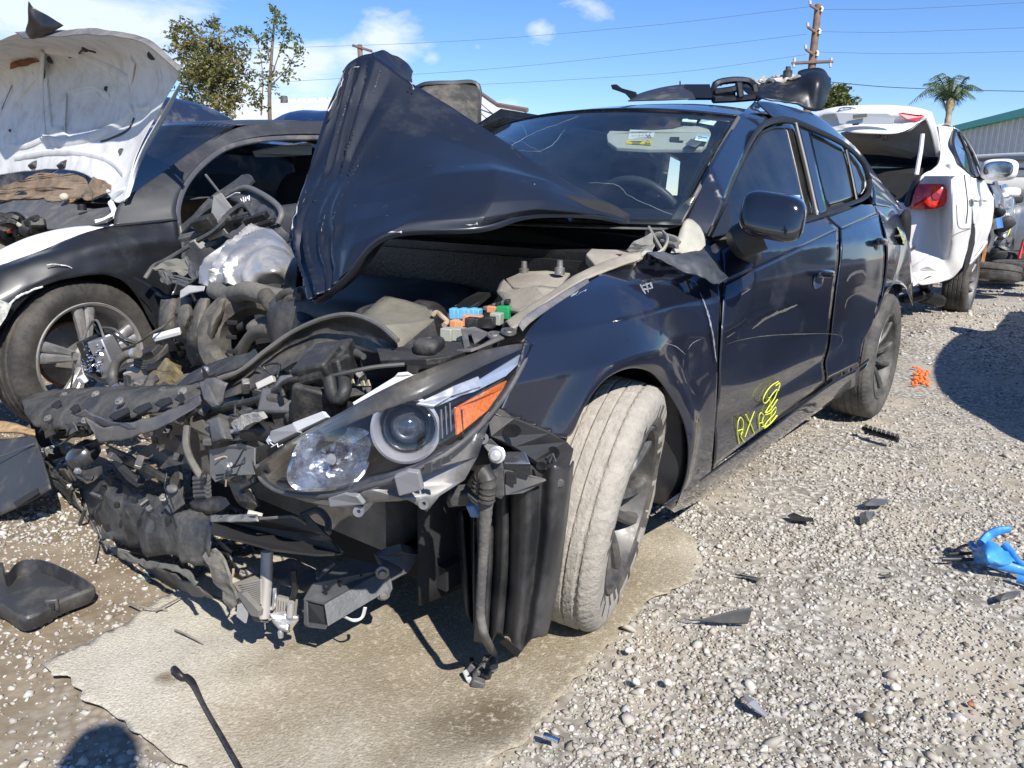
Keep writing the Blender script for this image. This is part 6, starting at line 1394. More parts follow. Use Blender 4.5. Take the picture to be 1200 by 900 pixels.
# dark slots and holes in the underside
def onh(u, v, off=-.006):
    r = np.array(SD.dir(u, v)); r = r / np.linalg.norm(r); q = HV - np.array(SD.o); tt = q @ r; dd = np.linalg.norm(q - tt[:, None] * r, axis=1); k = int(np.argmin(dd))
    return Vector(SD.o + r * (tt[k] + off))
HV = np.array([v.co[:] for v in ho.data.vertices])
for L, w_ in (([(52, 62), (52, 92)], .004), ([(118, 166), (128, 163), (150, 152), (157, 138)], .006), ([(114, 155), (126, 149)], .005), ([(81, 67), (92, 63), (98, 58), (112, 61)], .007), ([(2, 128), (14, 100)], .003)):
    P = [onh(*p) for p in L]; tube('hood_slot', P, w_, HD, ho, 6, n=14, squash=.5)
for L, w_ in (([(50, 58), (49, 100), (52, 160)], .030), ([(54, 56), (90, 62), (124, 78), (153, 98)], .030), ([(156, 68), (152, 100), (150, 122), (142, 142)], .032), ([(52, 164), (80, 168), (112, 160), (142, 146), (156, 128)], .030), ([(6, 150), (16, 116), (40, 86)], .018), ([(10, 172), (30, 172), (50, 164)], .02), ([(78, 108), (108, 102), (128, 112)], .010), ([(78, 108), (76, 154)], .010), ([(160, 70), (184, 78), (188, 106), (176, 126), (160, 128)], .012), ([(18, 186), (52, 180), (90, 180), (128, 190), (146, 206)], .022), ([(112, 108), (124, 120), (138, 112)], .009)):
    P = [onh(*p, .004) for p in L]; tube('stamped_rib', P, w_, WHITEB, ho, 12, n=40, squash=.4)
for (u, v, r_) in ((60, 70, .022), (100, 57, .018), (178, 65, .020), (143, 178, .018), (125, 104, .014), (12, 153, .010)):
    p = onh(u, v, -.008); V, Fc = lathe_vf([(0, .002), (r_ * .8, .002), (r_, -.004)], p, Vector(SD.o) - p, 16); mk('hood_hole', V, Fc, HD, ho)
for u in (40, 74): box('hood_latch', onh(u, 193, -.02), (.05, .05, .03), mat('horn_black', (.03, .03, .033), .3), ho, E3(.3, .5, .5), .006)
# black painted outer skin folding over the top edge
surf_rows('hood_skin', [sx([(18, 38, -.27), (60, 37, -.29), (95, 34, -.29), (140, 38, -.29), (180, 50, -.31), (213, 80, -.33)]), sx([(28, 46, -.24), (64, 44, -.26), (95, 41, -.25), (140, 44, -.25), (176, 55, -.28), (209, 84, -.31)])], 50, 6, mat('hood_lip_grey', (.10, .10, .10), .5, dust=.5, dcol=(.3, .27, .22), dscale=9), ho, .003, crump=.006)
surf_rows('hood_skin', [sx([(34, 0, -.20), (40, 8, -.22), (55, 18, -.25), (74, 29, -.28)]), sx([(33, 20, -.20), (42, 28, -.22), (52, 34, -.24), (66, 36, -.27)]), sx([(30, 38, -.22), (36, 46, -.23), (46, 44, -.25), (60, 42, -.27)])], 24, 14, BLACKP, ho, .003, crump=.008)
surf_rows('hood_edge', [sx([(145, 236, -.26), (162, 182, -.34), (190, 132, -.40), (210, 98, -.38)]), sx([(152, 230, -.28), (167, 186, -.38), (195, 136, -.44), (212, 100, -.42)])], 30, 4, WHITEP, ho, .003)
plate('rust_scab', [onh(*p, -.02) for p in ((12, 74), (24, 70), (38, 69), (48, 72), (34, 77), (22, 78), (14, 82))], RUST, ho, .006, sub=2, crump=.012)
tube('hood_hinge', sx([(132, 236, -.30), (138, 226, -.30), (150, 222, -.31), (152, 232, -.34)]), .012, WHITEP, sd, 8, n=16)
tube('hood_hinge', sx([(130, 238, -.28), (134, 250, -.24), (124, 258, -.20), (112, 261, -.16)]), .014, WHITEP, sd, 8, n=16)
# engine bay of the sedan
surf_rows('cowl_tray', [sx([(-30, 252, -.34), (20, 232, -.36), (70, 234, -.35), (100, 244, -.34), (134, 244, -.34)]), sx([(-30, 262, -.26), (20, 250, -.26), (70, 256, -.22), (100, 256, -.22), (134, 252, -.24)]), sx([(-30, 276, -.15), (25, 264, -.14), (60, 270, -.10), (95, 266, -.12), (126, 262, -.16)])], 40, 16, PLASG, sd, .005, crump=.006)
INS = mat('felt_brown', (.19, .125, .075), .95, var=.35, vscale=8, dust=.4, dcol=(.26, .22, .17), bump=.6, bscale=60)
plate('firewall_felt', sx([(-20, 228, -.42), (10, 217, -.42), (50, 202, -.44), (100, 205, -.42), (103, 222, -.36), (96, 232, -.34), (78, 238, -.32), (40, 232, -.33), (-20, 236, -.34)]), INS, sd, .01, sub=3, crump=.012, csc=12)
plate('firewall_felt', sx([(98, 232, -.34), (104, 220, -.35), (110, 208, -.36), (130, 216, -.34), (132, 224, -.32), (118, 230, -.31), (100, 236, -.31)]), INS, sd, .01, sub=3, crump=.012, csc=14)
V, Fc = superbox(SD.x(75, 231, -.30), (.022, .022, .02), E3(.3, .2, .5), .9, 10); mk('bay_stone', V, Fc, mat('stone_beige', (.42, .38, .3), .9, var=.2, bump=.5), sd)
V, Fc = lathe_vf([(0, .02), (.02, .018), (.022, -.01)], SD.x(96, 244, -.26), (0, 0, 1), 16); mk('tray_knob', V, Fc, PLAS, sd)
eb = MB()
for k in range(40):
    c = SD.x(random.uniform(-20, 45), random.uniform(252, 276), random.uniform(-.15, .0)); V, Fc = superbox(c, (random.uniform(.015, .05), random.uniform(.02, .06), random.uniform(.01, .03)), E3(random.uniform(-.5, .5), random.uniform(-.5, .5), random.uniform(0, 3)), .5, 6); eb.add(V, Fc)
o = eb.build('engine_clutter', PLASD, sd); o['kind'] = 'stuff'
for L, r_, mt_ in (([(0, 252, -.1), (20, 248, -.1), (32, 256, -.1), (34, 266, -.1)], .009, PLASG), ([(-5, 262, -.05), (14, 258, -.05), (24, 268, -.05)], .007, RUB), ([(8, 272, -.03), (14, 270, -.03)], .008, mat('red_cap', (.5, .05, .02), .5)), ([(20, 262, -.04), (28, 268, -.02)], .010, mat('cream_hose', (.4, .36, .28), .7))):
    tube('bay_hose', sx(L), r_, mt_, sd, 8, n=16)
plate('bay_plate', sx([(-5, 250, -.1), (6, 251, -.1), (8, 257, -.08), (-4, 258, -.08)]), mat('strip_grey', (.33, .33, .32), .5), sd, .004)
# yellow grease marks low on its door edge
for L in ([(190, 406, .93), (196, 403, .93), (201, 397, .93)], [(192, 349 + 40, .93), (198, 388, .93), (202, 385, .93)][0:0], [(191, 375, .93), (196, 377, .93), (202, 375, .93)], [(194, 338 + 20, .93), (199, 362, .93), (203, 368, .93)]):
    if L: tube('yellow_mark', sy(L), .004, YEL, sd, 5)

# ================================================================== pile between the two cars
PM = lambda L: [MZ.x(u, v, x) for (u, v, x) in L]
def loose(name, label, cat, c):
    return thing(name, label, cat, MZ.wd(c), MZ.yaw), Vector(c)
# silver heat shield
hs_rows = [PM(r) for r in ([(288, 270, -.30), (298, 265, -.32), (310, 266, -.32), (325, 274, -.30), (342, 292, -.25)],
   [(268, 285, -.22), (290, 280, -.16), (312, 280, -.16), (330, 288, -.16), (343, 298, -.2)],
   [(246, 303, -.14), (275, 300, -.06), (305, 298, -.04), (328, 300, -.08), (345, 306, -.14)],
   [(234, 320, -.10), (262, 318, -.00), (300, 316, .02), (325, 318, -.0), (345, 322, -.10)],
   [(232, 332, -.10), (246, 337, -.03), (280, 334, .02), (315, 330, .0), (344, 336, -.08)])]
V = net(hs_rows, 70, 50); V2 = []
for i, v in enumerate(V):
    v = Vector(v); a = noise.noise(v * 7 + Vector((3, 1, 2))); b = 1 - abs(noise.noise(Vector((v.x * 5, v.y * 9 + v.z * 5, v.z * 3)))) * 5; b = max(-.6, b)
    V2.append(v + Vector((.020 * b + .010 * a, .008 * b, .012 * b)))
hso = mk('heat_shield', [MZ.wd(v) for v in V2], gridfaces(70, 50), mat('shield_silver', (.55, .53, .50), .38, .75, var=.15, vscale=7, dust=.3, dcol=(.42, .36, .28), dscale=6, bump=.15, bscale=30), None, True, .002, origin=MZ.wd((-.1, -.75, .7)))
tag(hso, 'crinkled silver heat shield sheet between the black sedan and the folded blue hood', 'heat shield')
# grey plastic carrier with white chalk marks
ct, c0 = loose('front_end_carrier', 'grey plastic radiator carrier with white chalk marks leaning behind the silver heat shield', 'car part', (-.5, -1.1, .8))
PL = lambda L: [MZ.x(u, v, x) - c0 for (u, v, x) in L]
CG = mat('carrier_grey', (.05, .052, .055), .5, var=.15, dust=.35, dcol=(.2, .19, .17), dscale=8, bump=.1)
plate('carrier_panel', PL([(264, 232, -.50), (278, 222, -.55), (290, 219, -.56), (302, 222, -.56), (318, 236, -.5), (330, 246, -.45), (326, 262, -.42), (345, 280, -.35), (335, 286, -.35), (318, 268, -.40), (306, 258, -.44), (290, 246, -.48), (276, 238, -.5)]), CG, ct, .008, sub=2, crump=.008, csc=12, smooth=True)
plate('carrier_arm', PL([(208, 270, -.48), (228, 252, -.50), (246, 232, -.54), (262, 222, -.56), (276, 212, -.58), (284, 206, -.6), (292, 204, -.6), (298, 212, -.58), (290, 220, -.56), (276, 224, -.55), (258, 238, -.52), (244, 246, -.5), (226, 262, -.48), (212, 276, -.46)]), CG, ct, .012, sub=1, crump=.005)
tube('carrier_eye', PL([(287, 212, -.6), (289, 206, -.6), (294, 208, -.6), (295, 214, -.6)]), .008, CG, ct, 8, n=14)
tube('carrier_rail', PL([(272, 226, -.54), (288, 220, -.52), (304, 226, -.5), (322, 238, -.46), (330, 250, -.42), (326, 262, -.4)]), .013, mat('carrier_edge', (.10, .10, .10), .5, dust=.3), ct, 10, n=40)
tube('prop_rod', PL([(241, 205, -.5), (256, 224, -.5), (270, 246, -.48)]), .006, PLASG, ct, 8)
plate('carrier_bracket', PL([(252, 230, -.48), (260, 226, -.48), (272, 244, -.44), (266, 250, -.44), (256, 262, -.42), (248, 254, -.44)]), mat('bracket_pale', (.26, .26, .25), .5, dust=.3), ct, .01, sub=1, crump=.006)
for (u, v, s, rz) in ((240, 262, (.05, .10, .06), .5), (258, 272, (.05, .14, .03), .2), (225, 276, (.04, .12, .02), .8), (270, 262, (.05, .08, .05), .3), (282, 256, (.03, .10, .02), .5), (300, 256, (.03, .12, .03), .4), (250, 284, (.04, .08, .02), .3), (232, 286, (.04, .05, .05), .1), (312, 262, (.03, .1, .02), .3)):
    box('carrier_web', MZ.x(u, v, -.38) - c0, s, (CG, PLAS, mat('bracket_pale', (.26, .26, .25), .5))[int(u + v) % 3], ct, E3(.3, .5, rz), .004)
for L in ([(262, 256, -.36), (285, 240, -.40), (300, 256, -.38)], [(232, 282, -.34), (252, 270, -.34), (268, 254, -.36)]): tube('carrier_strut', PL(L), .012, CG, ct, 6, n=12)
for L in ([(282, 233, -.50), (284, 236, -.495), (286, 235, -.49), (285, 231, -.495)], [(285, 231, -.49), (286, 237, -.49)], [(288, 231, -.49), (288, 236, -.485)], [(290, 230, -.48), (290, 233, -.48), (292, 233, -.48)], [(292, 229, -.48), (292, 235, -.475)], [(265, 232, -.49), (276, 226, -.49), (281, 226, -.49)]):
    L2 = [(u, v, x + .03) for u, v, x in L]; tube('chalk_writing', PL(L2), .0024, mat('chalk_white', (.7, .7, .7), .8), ct, 5)
# torn bracket heap left of the shield
hp, c0 = loose('torn_bracket', 'twisted dark torn sheet metal bracket lying left of the silver heat shield', 'car part', (-.25, -1.2, .62))
tube('bracket_edge', PL([(170, 326, -.2), (180, 312, -.24), (192, 306, -.26), (206, 298, -.3), (222, 288, -.34)]), .010, CG, hp, 8, n=20)
for L in ([(178, 314, -.22), (200, 302, -.28), (220, 306, -.26), (228, 314, -.22), (214, 322, -.2), (198, 318, -.2)], [(196, 322, -.18), (212, 324, -.18), (228, 330, -.14), (218, 336, -.12), (204, 330, -.15)], [(218, 300, -.26), (228, 308, -.22), (232, 326, -.16), (226, 332, -.15), (220, 318, -.2)], [(188, 318, -.2), (198, 318, -.2), (204, 330, -.16), (196, 334, -.15), (188, 328, -.18)]):
    plate('torn_sheet', PL(L), (mat('bracket_olive', (.17, .17, .14), .55, dust=.4), PLASG)[len(L) % 2], hp, .005, sub=2, crump=.014, csc=24)
# ribbed liner folds, tyre-like shell, hoses (right front corner of the hatchback)
LD = mat('liner_dusty', (.07, .065, .055), .85, var=.3, vscale=10, dust=.5, dcol=(.24, .21, .165), dscale=9, bump=.3)
for k, (L, w_) in enumerate((([(200, 352), (197, 372), (198, 392), (205, 412)], 11), ([(218, 350), (216, 372), (214, 392), (222, 410)], 11), ([(240, 352), (232, 380), (228, 405), (236, 428)], 10), ([(262, 352), (250, 376), (244, 400), (246, 424)], 9))):
    rows = []
    for j, (u, v) in enumerate(cr([(*p, 0) for p in L], 9)[:, :2]):
        x = -.05 + .06 * math.sin(j / 8 * math.pi) + k * .03; rows.append([MZ.x(u - w_, v, x - .05), MZ.x(u - w_ * .4, v - 1, x + .015), MZ.x(u + w_ * .4, v - 1, x + .02), MZ.x(u + w_, v + 1, x - .04)])
    o = surf_rows('liner_fold', rows, 12, 40, LD, mz, .004, crump=.006, csc=18)
    for j in range(1, 4): box('liner_notch', MZ.x(L[0][0] + 9 + (j % 2), 352 + j * 17 + k * 3, .03 + k * .03), (.01, .035, .012), DARK, o, E3(0, .2, .5), .001)
tc = MZ.x(300, 400, -.02); V, Fc = lathe_vf([(.10, -.05), (.11, .05), (.14, .075), (.18, .06), (.195, .02), (.195, -.06), (.17, -.09), (.12, -.09)], tc, (.50, .45, .18), 44)
V = [Vector(v) + (tc - Vector(v)) * 0 for v in V]; mk('crushed_intake_ring', crumple(V, .008, 12), Fc, mat('ring_grey', (.05, .048, .045), .8, var=.3, dust=.45, dcol=(.22, .195, .155), dscale=10, bump=.3), mz)
tube('control_arm', PM([(282, 412, .06), (292, 396, .08), (304, 388, .09), (322, 387, .1), (338, 392, .1)]), [.022, .018, .022, .026, .02], LD, mz, 12, n=24)
V, Fc = superbox(MZ.x(316, 382, .05), (.03, .08, .03), E3(.2, .3, .5), .6, 10); mk('arm_joint', V, Fc, LD, mz)
tube('vent_hose', PM([(252, 340, .0), (270, 346, .02), (290, 341, .05), (312, 346, .06), (340, 352, .04), (358, 358, .0)]), .032, mat('hose_dusty', (.11, .105, .095), .85, var=.2, dust=.5, dcol=(.25, .22, .17), bump=.4), mz, 14, n=40)
tube('vent_hose', PM([(310, 345, .1), (322, 362, .12), (330, 380, .12), (344, 392, .1)]), .024, RUB, mz, 12, n=50, ribs=1, ribamp=.08)
for k, L in enumerate(([(352, 342, .12), (334, 344, .13), (328, 354, .13), (336, 376, .13), (350, 394, .1)], [(356, 348, .12), (340, 350, .13), (336, 360, .13), (342, 380, .12)], [(360, 360, .1), (352, 380, .1), (350, 396, .1)])):
    tube('rubber_hose', PM(L), .014, RUB, mz, 10, n=30)
plate('pale_scrap', PM([(213, 342, .02), (222, 336, .0), (240, 336, .02), (238, 341, .04), (222, 344, .05), (212, 350, .05)]), mat('tab_white', (.42, .41, .38), .6), mz, .004, sub=1, crump=.006)
plate('brown_boss', PM([(176, 452, .30), (186, 438, .28), (202, 425, .25), (208, 428, .25), (206, 440, .28), (200, 455, .33), (184, 460, .34)]), mat('boss_brown', (.17, .135, .07), .7, .2, var=.5, vscale=12, dust=.3), mz, .05, sub=2, crump=.012, csc=18, bevel=.004)
# glittering electronics module with pipes, lying against the sedan's wheel
ab_, c0 = loose('brake_module', 'broken silver pump module with glittering pins and bent pipes before the sedan wheel', 'brake module', (.15, -1.15, .42))
q = PL([(128, 418, .22)])[0]; box('module_block', q, (.07, .075, .15), mat('module_alu', (.45, .45, .46), .35, .8, var=.15, dust=.2), ab_, E3(.25, .15, .35), .006)
q2 = PL([(112, 418, .22)])[0]; box('module_board', q2, (.10, .03, .15), mat('board_black', (.02, .02, .022), .4), ab_, E3(.25, .15, .55), .003)
for k in range(60):
    p = PL([(random.uniform(97, 120), random.uniform(402, 436), .26 + random.uniform(-.01, .02))])[0]
    V, Fc = lathe_vf([(0, .006), (.004, .004), (.004, -.006)], p, (random.uniform(.3, 1), random.uniform(-.5, .8), random.uniform(-.3, .6)), 6); mk('module_pin', V, Fc, CHROME, ab_, False)
for k_, L in enumerate(([(104, 452, .25), (96, 430, .25), (98, 398, .24), (106, 380, .22), (114, 376, .22), (122, 396, .24)], [(110, 380, .2), (118, 392, .2), (128, 390, .2), (142, 398, .2), (150, 404, .2)], [(100, 436, .27), (116, 444, .28), (134, 448, .28), (142, 444, .27)], [(140, 398, .2), (160, 402, .18), (178, 390, .16), (192, 382, .1), (204, 370, .05)], [(120, 384, .2), (134, 386, .2), (146, 396, .2), (160, 400, .2)], [(110, 440, .27), (120, 448, .29), (138, 450, .28)], [(82, 458, .2), (86, 436, .2), (84, 416, .2), (88, 412, .2)])):
    tube('brake_pipe', PL(L), (.0045, .005, .006, .004, .005, .007, .004)[k_], (STEEL, PLAS, PLAS, RUB, PLASG, PLAS, PLASG)[k_], ab_, 8, n=30)
tube('coolant_hose', PL([(162, 414, .27), (148, 416, .28), (136, 426, .30), (132, 444, .32), (136, 458, .34), (141, 464, .35)]), .016, mat('hose_smooth', (.045, .045, .046), .5, dust=.3), ab_, 12, n=30)
for t_ in (0, 1, 2): tube('hose_clamp', PL([(137 + t_ * 2, 455 + t_ * 4, .34), (138 + t_ * 2, 457 + t_ * 4, .343)]), .019, ALU, ab_, 12)
tube('hose_clamp', PL([(156, 414, .275), (161, 414, .27)]), .019, ALU, ab_, 12)
for (u, v, x, s, mt_, rz) in ((166, 436, .22, (.06, .10, .05), mat('plug_beige', (.34, .32, .27), .6, dust=.3), .5), (196, 392, .1, (.03, .10, .02), mat('strip_white', (.60, .60, .58), .5), .9), (126, 396, .22, (.02, .03, .02), mat('strip_white', (.60, .60, .58), .5), .2), (98, 444, .27, (.03, .035, .03), mat('strip_white', (.60, .60, .58), .5), .2), (146, 456, .3, (.03, .04, .02), mat('plug_white', (.5, .5, .45), .6), .6), (162, 452, .28, (.05, .10, .04), PLASG, .8), (178, 416, .18, (.05, .08, .05), PLAS, .4), (188, 432, .22, (.04, .08, .04), PLAS, .9), (150, 436, .22, (.06, .06, .05), PLAS, .4)):
    box('module_fragment', PL([(u, v, x)])[0], s, mt_, ab_, E3(.3, .4, rz), .004)
for k_ in range(5): tube('cable', PL([(158, 420 + k_ * 2, .24), (172, 424 + k_ * 2, .24), (186, 416 + k_, .22), (196, 404 + k_ * 2, .18)]), .005, (RUB, PLASG)[k_ % 2], ab_, 7, n=18)
for k_ in range(16):
    u = random.uniform(75, 190); v = 466 - (u - 75) * .1 + random.uniform(-8, 4)
    box('shattered_fragment', PL([(u, v, .36)])[0], (random.uniform(.01, .03), random.uniform(.02, .07), random.uniform(.006, .02)), (PLASD, PLASG, STEEL, GD)[k_ % 4], ab_, E3(random.uniform(-1, 1), random.uniform(-1, 1), random.uniform(0, 3)), .002)

# ================================================================== WHITE SEDAN with open trunk, seen from behind
_w = Vector((0, 0, H)) + px_ray(1120, 330) * 6.0
EF = Frame(_w.x, _w.y, MZ.yaw)
el = thing('white_sedan', 'white sedan seen from behind with its trunk lid up, behind the blue hatchback', 'car', EF.wd((0, 0, 0)), EF.yaw)
def ex(L): return [EF.x(u, v, x) for u, v, x in L]
def ey(L): return [EF.y(u, v, y) for u, v, y in L]
WP = mat('pearl_white', (.76, .745, .72), .45, coat=.35, var=.02, dust=.12, dcol=(.5, .47, .42), dscale=3)
cols_ = [ex([(1020, 215, .05), (1022, 250, .12), (1024, 290, .14), (1026, 312, .14), (1030, 335, .10)]),
    ex([(1062, 238, .08), (1064, 262, .12), (1066, 290, .13), (1068, 310, .13), (1070, 333, .10)]),
    ex([(1080, 206, .03), (1082, 250, .09), (1082, 290, .10), (1082, 312, .10), (1083, 334, .08)]),
    ex([(1100, 197, -.07), (1102, 250, -.01), (1102, 290, -.01), (1102, 312, -.01), (1104, 330, -.02)]),
    ey([(1117, 192, -.12), (1117, 250, -.05), (1117, 290, -.05), (1117, 310, -.05), (1116, 325, -.06)]),
    ey([(1137, 206, -.06), (1138, 240, .0), (1136, 280, .0), (1131, 300, .0), (1127, 313, -.01)])]
o = surf_rows('rear_body', [[c[i] for c in cols_] for i in range(5)], 50, 40, WP, el, .004, crump=.004, csc=4)
dentc = EF.x(1086, 320, .09)
for v in o.data.vertices:
    d = (v.co - dentc).length
    if d < .10: v.co.x -= .04 * (1 - d / .10)
surf_rows('c_pillar', [ey([(1100, 147, -.42), (1102, 170, -.36), (1101, 188, -.25), (1093, 198, -.16), (1080, 206, -.13)]), ey([(1117, 149, -.36), (1117, 170, -.28), (1122, 188, -.19), (1128, 198, -.12), (1137, 206, -.06)])], 30, 12, WP, el, .004)
surf_rows('roof', [ey([(1100, 148, -.42), (1108, 145, -.42), (1117, 149, -.36), (1128, 162, -.32), (1142, 180, -.32)]), ey([(1060, 150, -1.1), (1070, 146, -1.1), (1080, 150, -1.1), (1092, 165, -1.1), (1108, 182, -1.1)])], 20, 8, WP, el, .004)
surf_rows('roof_rail', [ey([(1117, 149, -.36), (1126, 155, -.34), (1134, 166, -.32), (1143, 182, -.30), (1151, 205, -.2)]), ey([(1119, 153, -.34), (1124, 158, -.33), (1131, 168, -.30), (1140, 184, -.28), (1150, 209, -.12)])], 20, 5, WP, el, .004)
poly = lambda nm, L, mt_, **k: plate(nm, ey(L), mt_, el, **k)
poly('window', [(1118, 154, -.33), (1122, 156, -.32), (1130, 175, -.27), (1138, 205, -.10), (1130, 199, -.11), (1122, 184, -.2), (1117, 168, -.28)], GLASSD, thick=.004)
poly('window', [(1124, 156, -.32), (1131, 168, -.29), (1139, 186, -.25), (1148, 208, -.12), (1142, 208, -.09), (1134, 182, -.24)], GLASSD, thick=.004)
tube('window_frame', ey([(1119, 153, -.335), (1125, 157, -.325), (1133, 169, -.30), (1141, 184, -.27), (1150, 209, -.12), (1140, 208, -.08), (1129, 200, -.10), (1121, 185, -.2), (1116, 168, -.28), (1118, 154, -.33)]), .018, mat('frame_black', (.02, .02, .02), .4), el, 6, n=60)
tube('window_frame', ey([(1123, 156, -.32), (1133, 180, -.25), (1141, 208, -.08)]), .018, mat('frame_black', (.02, .02, .02), .4), el, 6, n=20)
surf_rows('side_body', [ey([(1137, 206, -.06), (1143, 209, -.05), (1152, 212, -.05), (1160, 226, -.04), (1165, 232, -.03)]), ey([(1138, 240, 0), (1145, 240, 0), (1153, 240, 0), (1160, 240, 0), (1165, 243, 0)]), ey([(1140, 262, 0), (1145, 262, 0), (1152, 260, 0), (1159, 258, 0), (1163, 256, 0)]), ey([(1142, 275, 0), (1146, 276, 0), (1152, 275, 0), (1157, 272, 0), (1160, 268, 0)]), ey([(1135, 311, -.02), (1141, 304, -.02), (1148, 296, -.02), (1153, 288, -.02), (1156, 282, -.02)])], 30, 24, WP, el, .004, crump=.01, csc=4)
surf_rows('sill', [ey([(1135, 309, .0), (1148, 294, .0), (1156, 282, .0)]), ey([(1135, 312, -.02), (1148, 297, -.02), (1156, 285, -.02)])], 12, 4, WP, el, .01)
for (u, v) in ((1144, 233), (1154, 233)):
    V, Fc = superbox(EF.y(u, v, .03), (.09, .02, .025), E3(0, 0, 0), .7, 8); mk('door_handle', V, Fc, WP, el)
tube('door_seam', ey([(1130, 205, -.02), (1134, 240, .006), (1132, 262, .006)]), .004, DARK, el, 4, n=12); tube('fuel_flap', ey([(1121, 240, .006), (1122, 262, .006), (1126, 268, .006), (1137, 268, .006)]), .003, PLASG, el, 4, n=12)
mcE = EF.y(1171, 199, .10); V, Fc = superbox(mcE, (.07, .13, .085), E3(0, 0, R(-6)), .6, 14); mr_ = mk('side_mirror', V, Fc, WP, el)
V, Fc = superbox(mcE + Vector((.07, .0, 0)), (.006, .105, .065), E3(0, 0, R(-6)), .7, 12); mk('mirror_glass', V, Fc, mat('mirror_dark', (.35, .36, .38), .12, .9, var=.4, vscale=12), mr_)
tube('mirror_foot', [mcE + Vector((0, -.1, -.05)), EF.y(1150, 208, -.08)], .03, mat('mirror_black', (.02, .02, .02), .5), mr_, 8)
# tail lamp
TLR = mat('lamp_red', (.62, .012, .02), .12, coat=1.0, var=.3, vscale=14)
tp = [(1066, 245, .125), (1070, 232, .12), (1075, 217, .10), (1084, 215.5, .08), (1100, 215.5, .06), (1108, 217, .02), (1115, 222, -.02), (1117, 229, -.03), (1112, 237, -.01), (1104, 242, .03), (1092, 245, .08)]
tlamp = lump('tail_lamp', ex([(u, v, x + .035) for u, v, x in tp]), TLR, el, EF.x(1092, 230, .14), (.02, .01, 0), 30, 7, amp=0)
for r0, mt_ in ((.085, mat('lamp_bright_red', (.75, .03, .015), .2, coat=1, var=.3, vscale=60)), (.035, mat('lamp_dark_red', (.25, .01, .01), .15, coat=1))):
    V, Fc = lathe_vf([(0, .01 + (.01 if r0 < .05 else 0)), (r0 * .8, .01 + (.01 if r0 < .05 else 0)), (r0, 0)], EF.x(1096.5, 230, .175), (.85, .3, .1), 28); mk('lamp_ring', V, Fc, mt_, tlamp)
for (u, v) in ((1077, 231), (1079, 234)): box('lamp_facet', EF.x(u, v, .155), (.01, .03, .015), mat('lamp_amber_glow', (.85, .22, .05), .2, coat=1), tlamp, None, .003)
# trunk opening, seal and interior
plate('trunk_seal', ex([(1079, 206, .05), (1070, 213, .08), (1064, 226, .10), (1060, 240, .11), (1063, 243, .12), (1067, 240, .13), (1070, 226, .12), (1076, 214, .10)]), PLAS, el, .03, bevel=.006)
plate('trunk_interior', ex([(1000, 200, -.6), (1096, 196, -.6), (1090, 206, -.3), (1066, 245, .0), (1000, 245, .0)]), DARK, el, .02)
plate('parcel_shelf', ex([(1010, 197, -.9), (1098, 197, -.9), (1098, 201, -.9), (1010, 201, -.9)]), mat('shelf_grey', (.25, .25, .25), .6), el, .03)
plate('rear_window', ex([(1000, 176, -1.0), (1100, 178, -1.0), (1099, 198, -.85), (1000, 198, -.85)]), GLASSD, el, .006)
lid = surf_rows('trunk_lid', [ex([(930, 140, -.30), (956, 132, -.22), (980, 126, -.15), (1010, 124, -.12), (1045, 124, -.14), (1075, 127, -.18), (1092, 132, -.25)]), ex([(930, 146, -.24), (960, 136, -.16), (982, 133, -.08), (1010, 133, -.05), (1045, 133, -.07), (1072, 135, -.12), (1088, 137, -.22)]), ex([(930, 152, -.22), (966, 143, -.15), (990, 142, -.10), (1015, 143, -.08), (1042, 144, -.09), (1066, 142, -.12), (1082, 141, -.20)]), ex([(935, 160, -.14), (985, 154, -.08), (1000, 156, -.03), (1020, 157, .0), (1048, 157, .0), (1066, 151, -.06), (1078, 142, -.18)])], 50, 24, WP, el, .006)
plate('lid_underside', ex([(985, 156, -.06), (1050, 158, -.02), (1068, 152, -.08), (1079, 143, -.2), (1092, 134, -.26), (1096, 150, -.35), (1100, 170, -.5), (1101, 186, -.6), (1098, 196, -.7), (1060, 196, -.8), (990, 192, -.8)]), mat('trunk_lining', (.22, .21, .20), .8, var=.15), lid, .01, sub=1)
plate('lid_glass_shade', ex([(1000, 178, -.5), (1100, 184, -.5), (1098, 197, -.62), (1000, 194, -.62)]), mat('shade_blue', (.012, .018, .035), .2, coat=.8), lid, .006)
surf_rows('lid_edge', [ex([(1092, 133, -.26), (1097, 150, -.36), (1101, 170, -.50), (1101, 188, -.60), (1097, 196, -.68)]), ex([(1084, 140, -.24), (1090, 155, -.34), (1094, 172, -.48), (1096, 186, -.58), (1095, 194, -.66)])], 20, 5, WP, lid, .008)
plate('lid_lamp', ex([(1052, 133, -.05), (1058, 132, -.06), (1078, 134, -.12), (1084, 136, -.16), (1074, 142, -.12), (1062, 140, -.07)]), TLR, lid, .012, bevel=.003)
plate('plate_recess', ex([(980, 133, -.02), (1040, 133, -.0), (1048, 138, -.0), (1047, 146, -.0), (984, 145, -.02)]), mat('recess_white', (.60, .61, .62), .4), lid, .004)
for a in ((964, 979), (999.5, 1016)): plate('plate_lamp', ex([(a[0], 134.5, .01), (a[1], 133, .01), (a[1], 137, .01), (a[0], 139.5, .01)]), mat('lamp_smoke', (.15, .14, .12), .3, coat=.5), lid, .006)
plate('lid_keyhole', ex([(999, 145, .02), (1007, 144.5, .02), (1006, 146.5, .02), (999, 147, .02)]), DARK, lid, .004)
for (u, v) in ((1029, 159), (1037, 162)): box('lid_latch', EF.x(u, v, -.02), (.05, .03, .03), DARK, lid, None, .004)
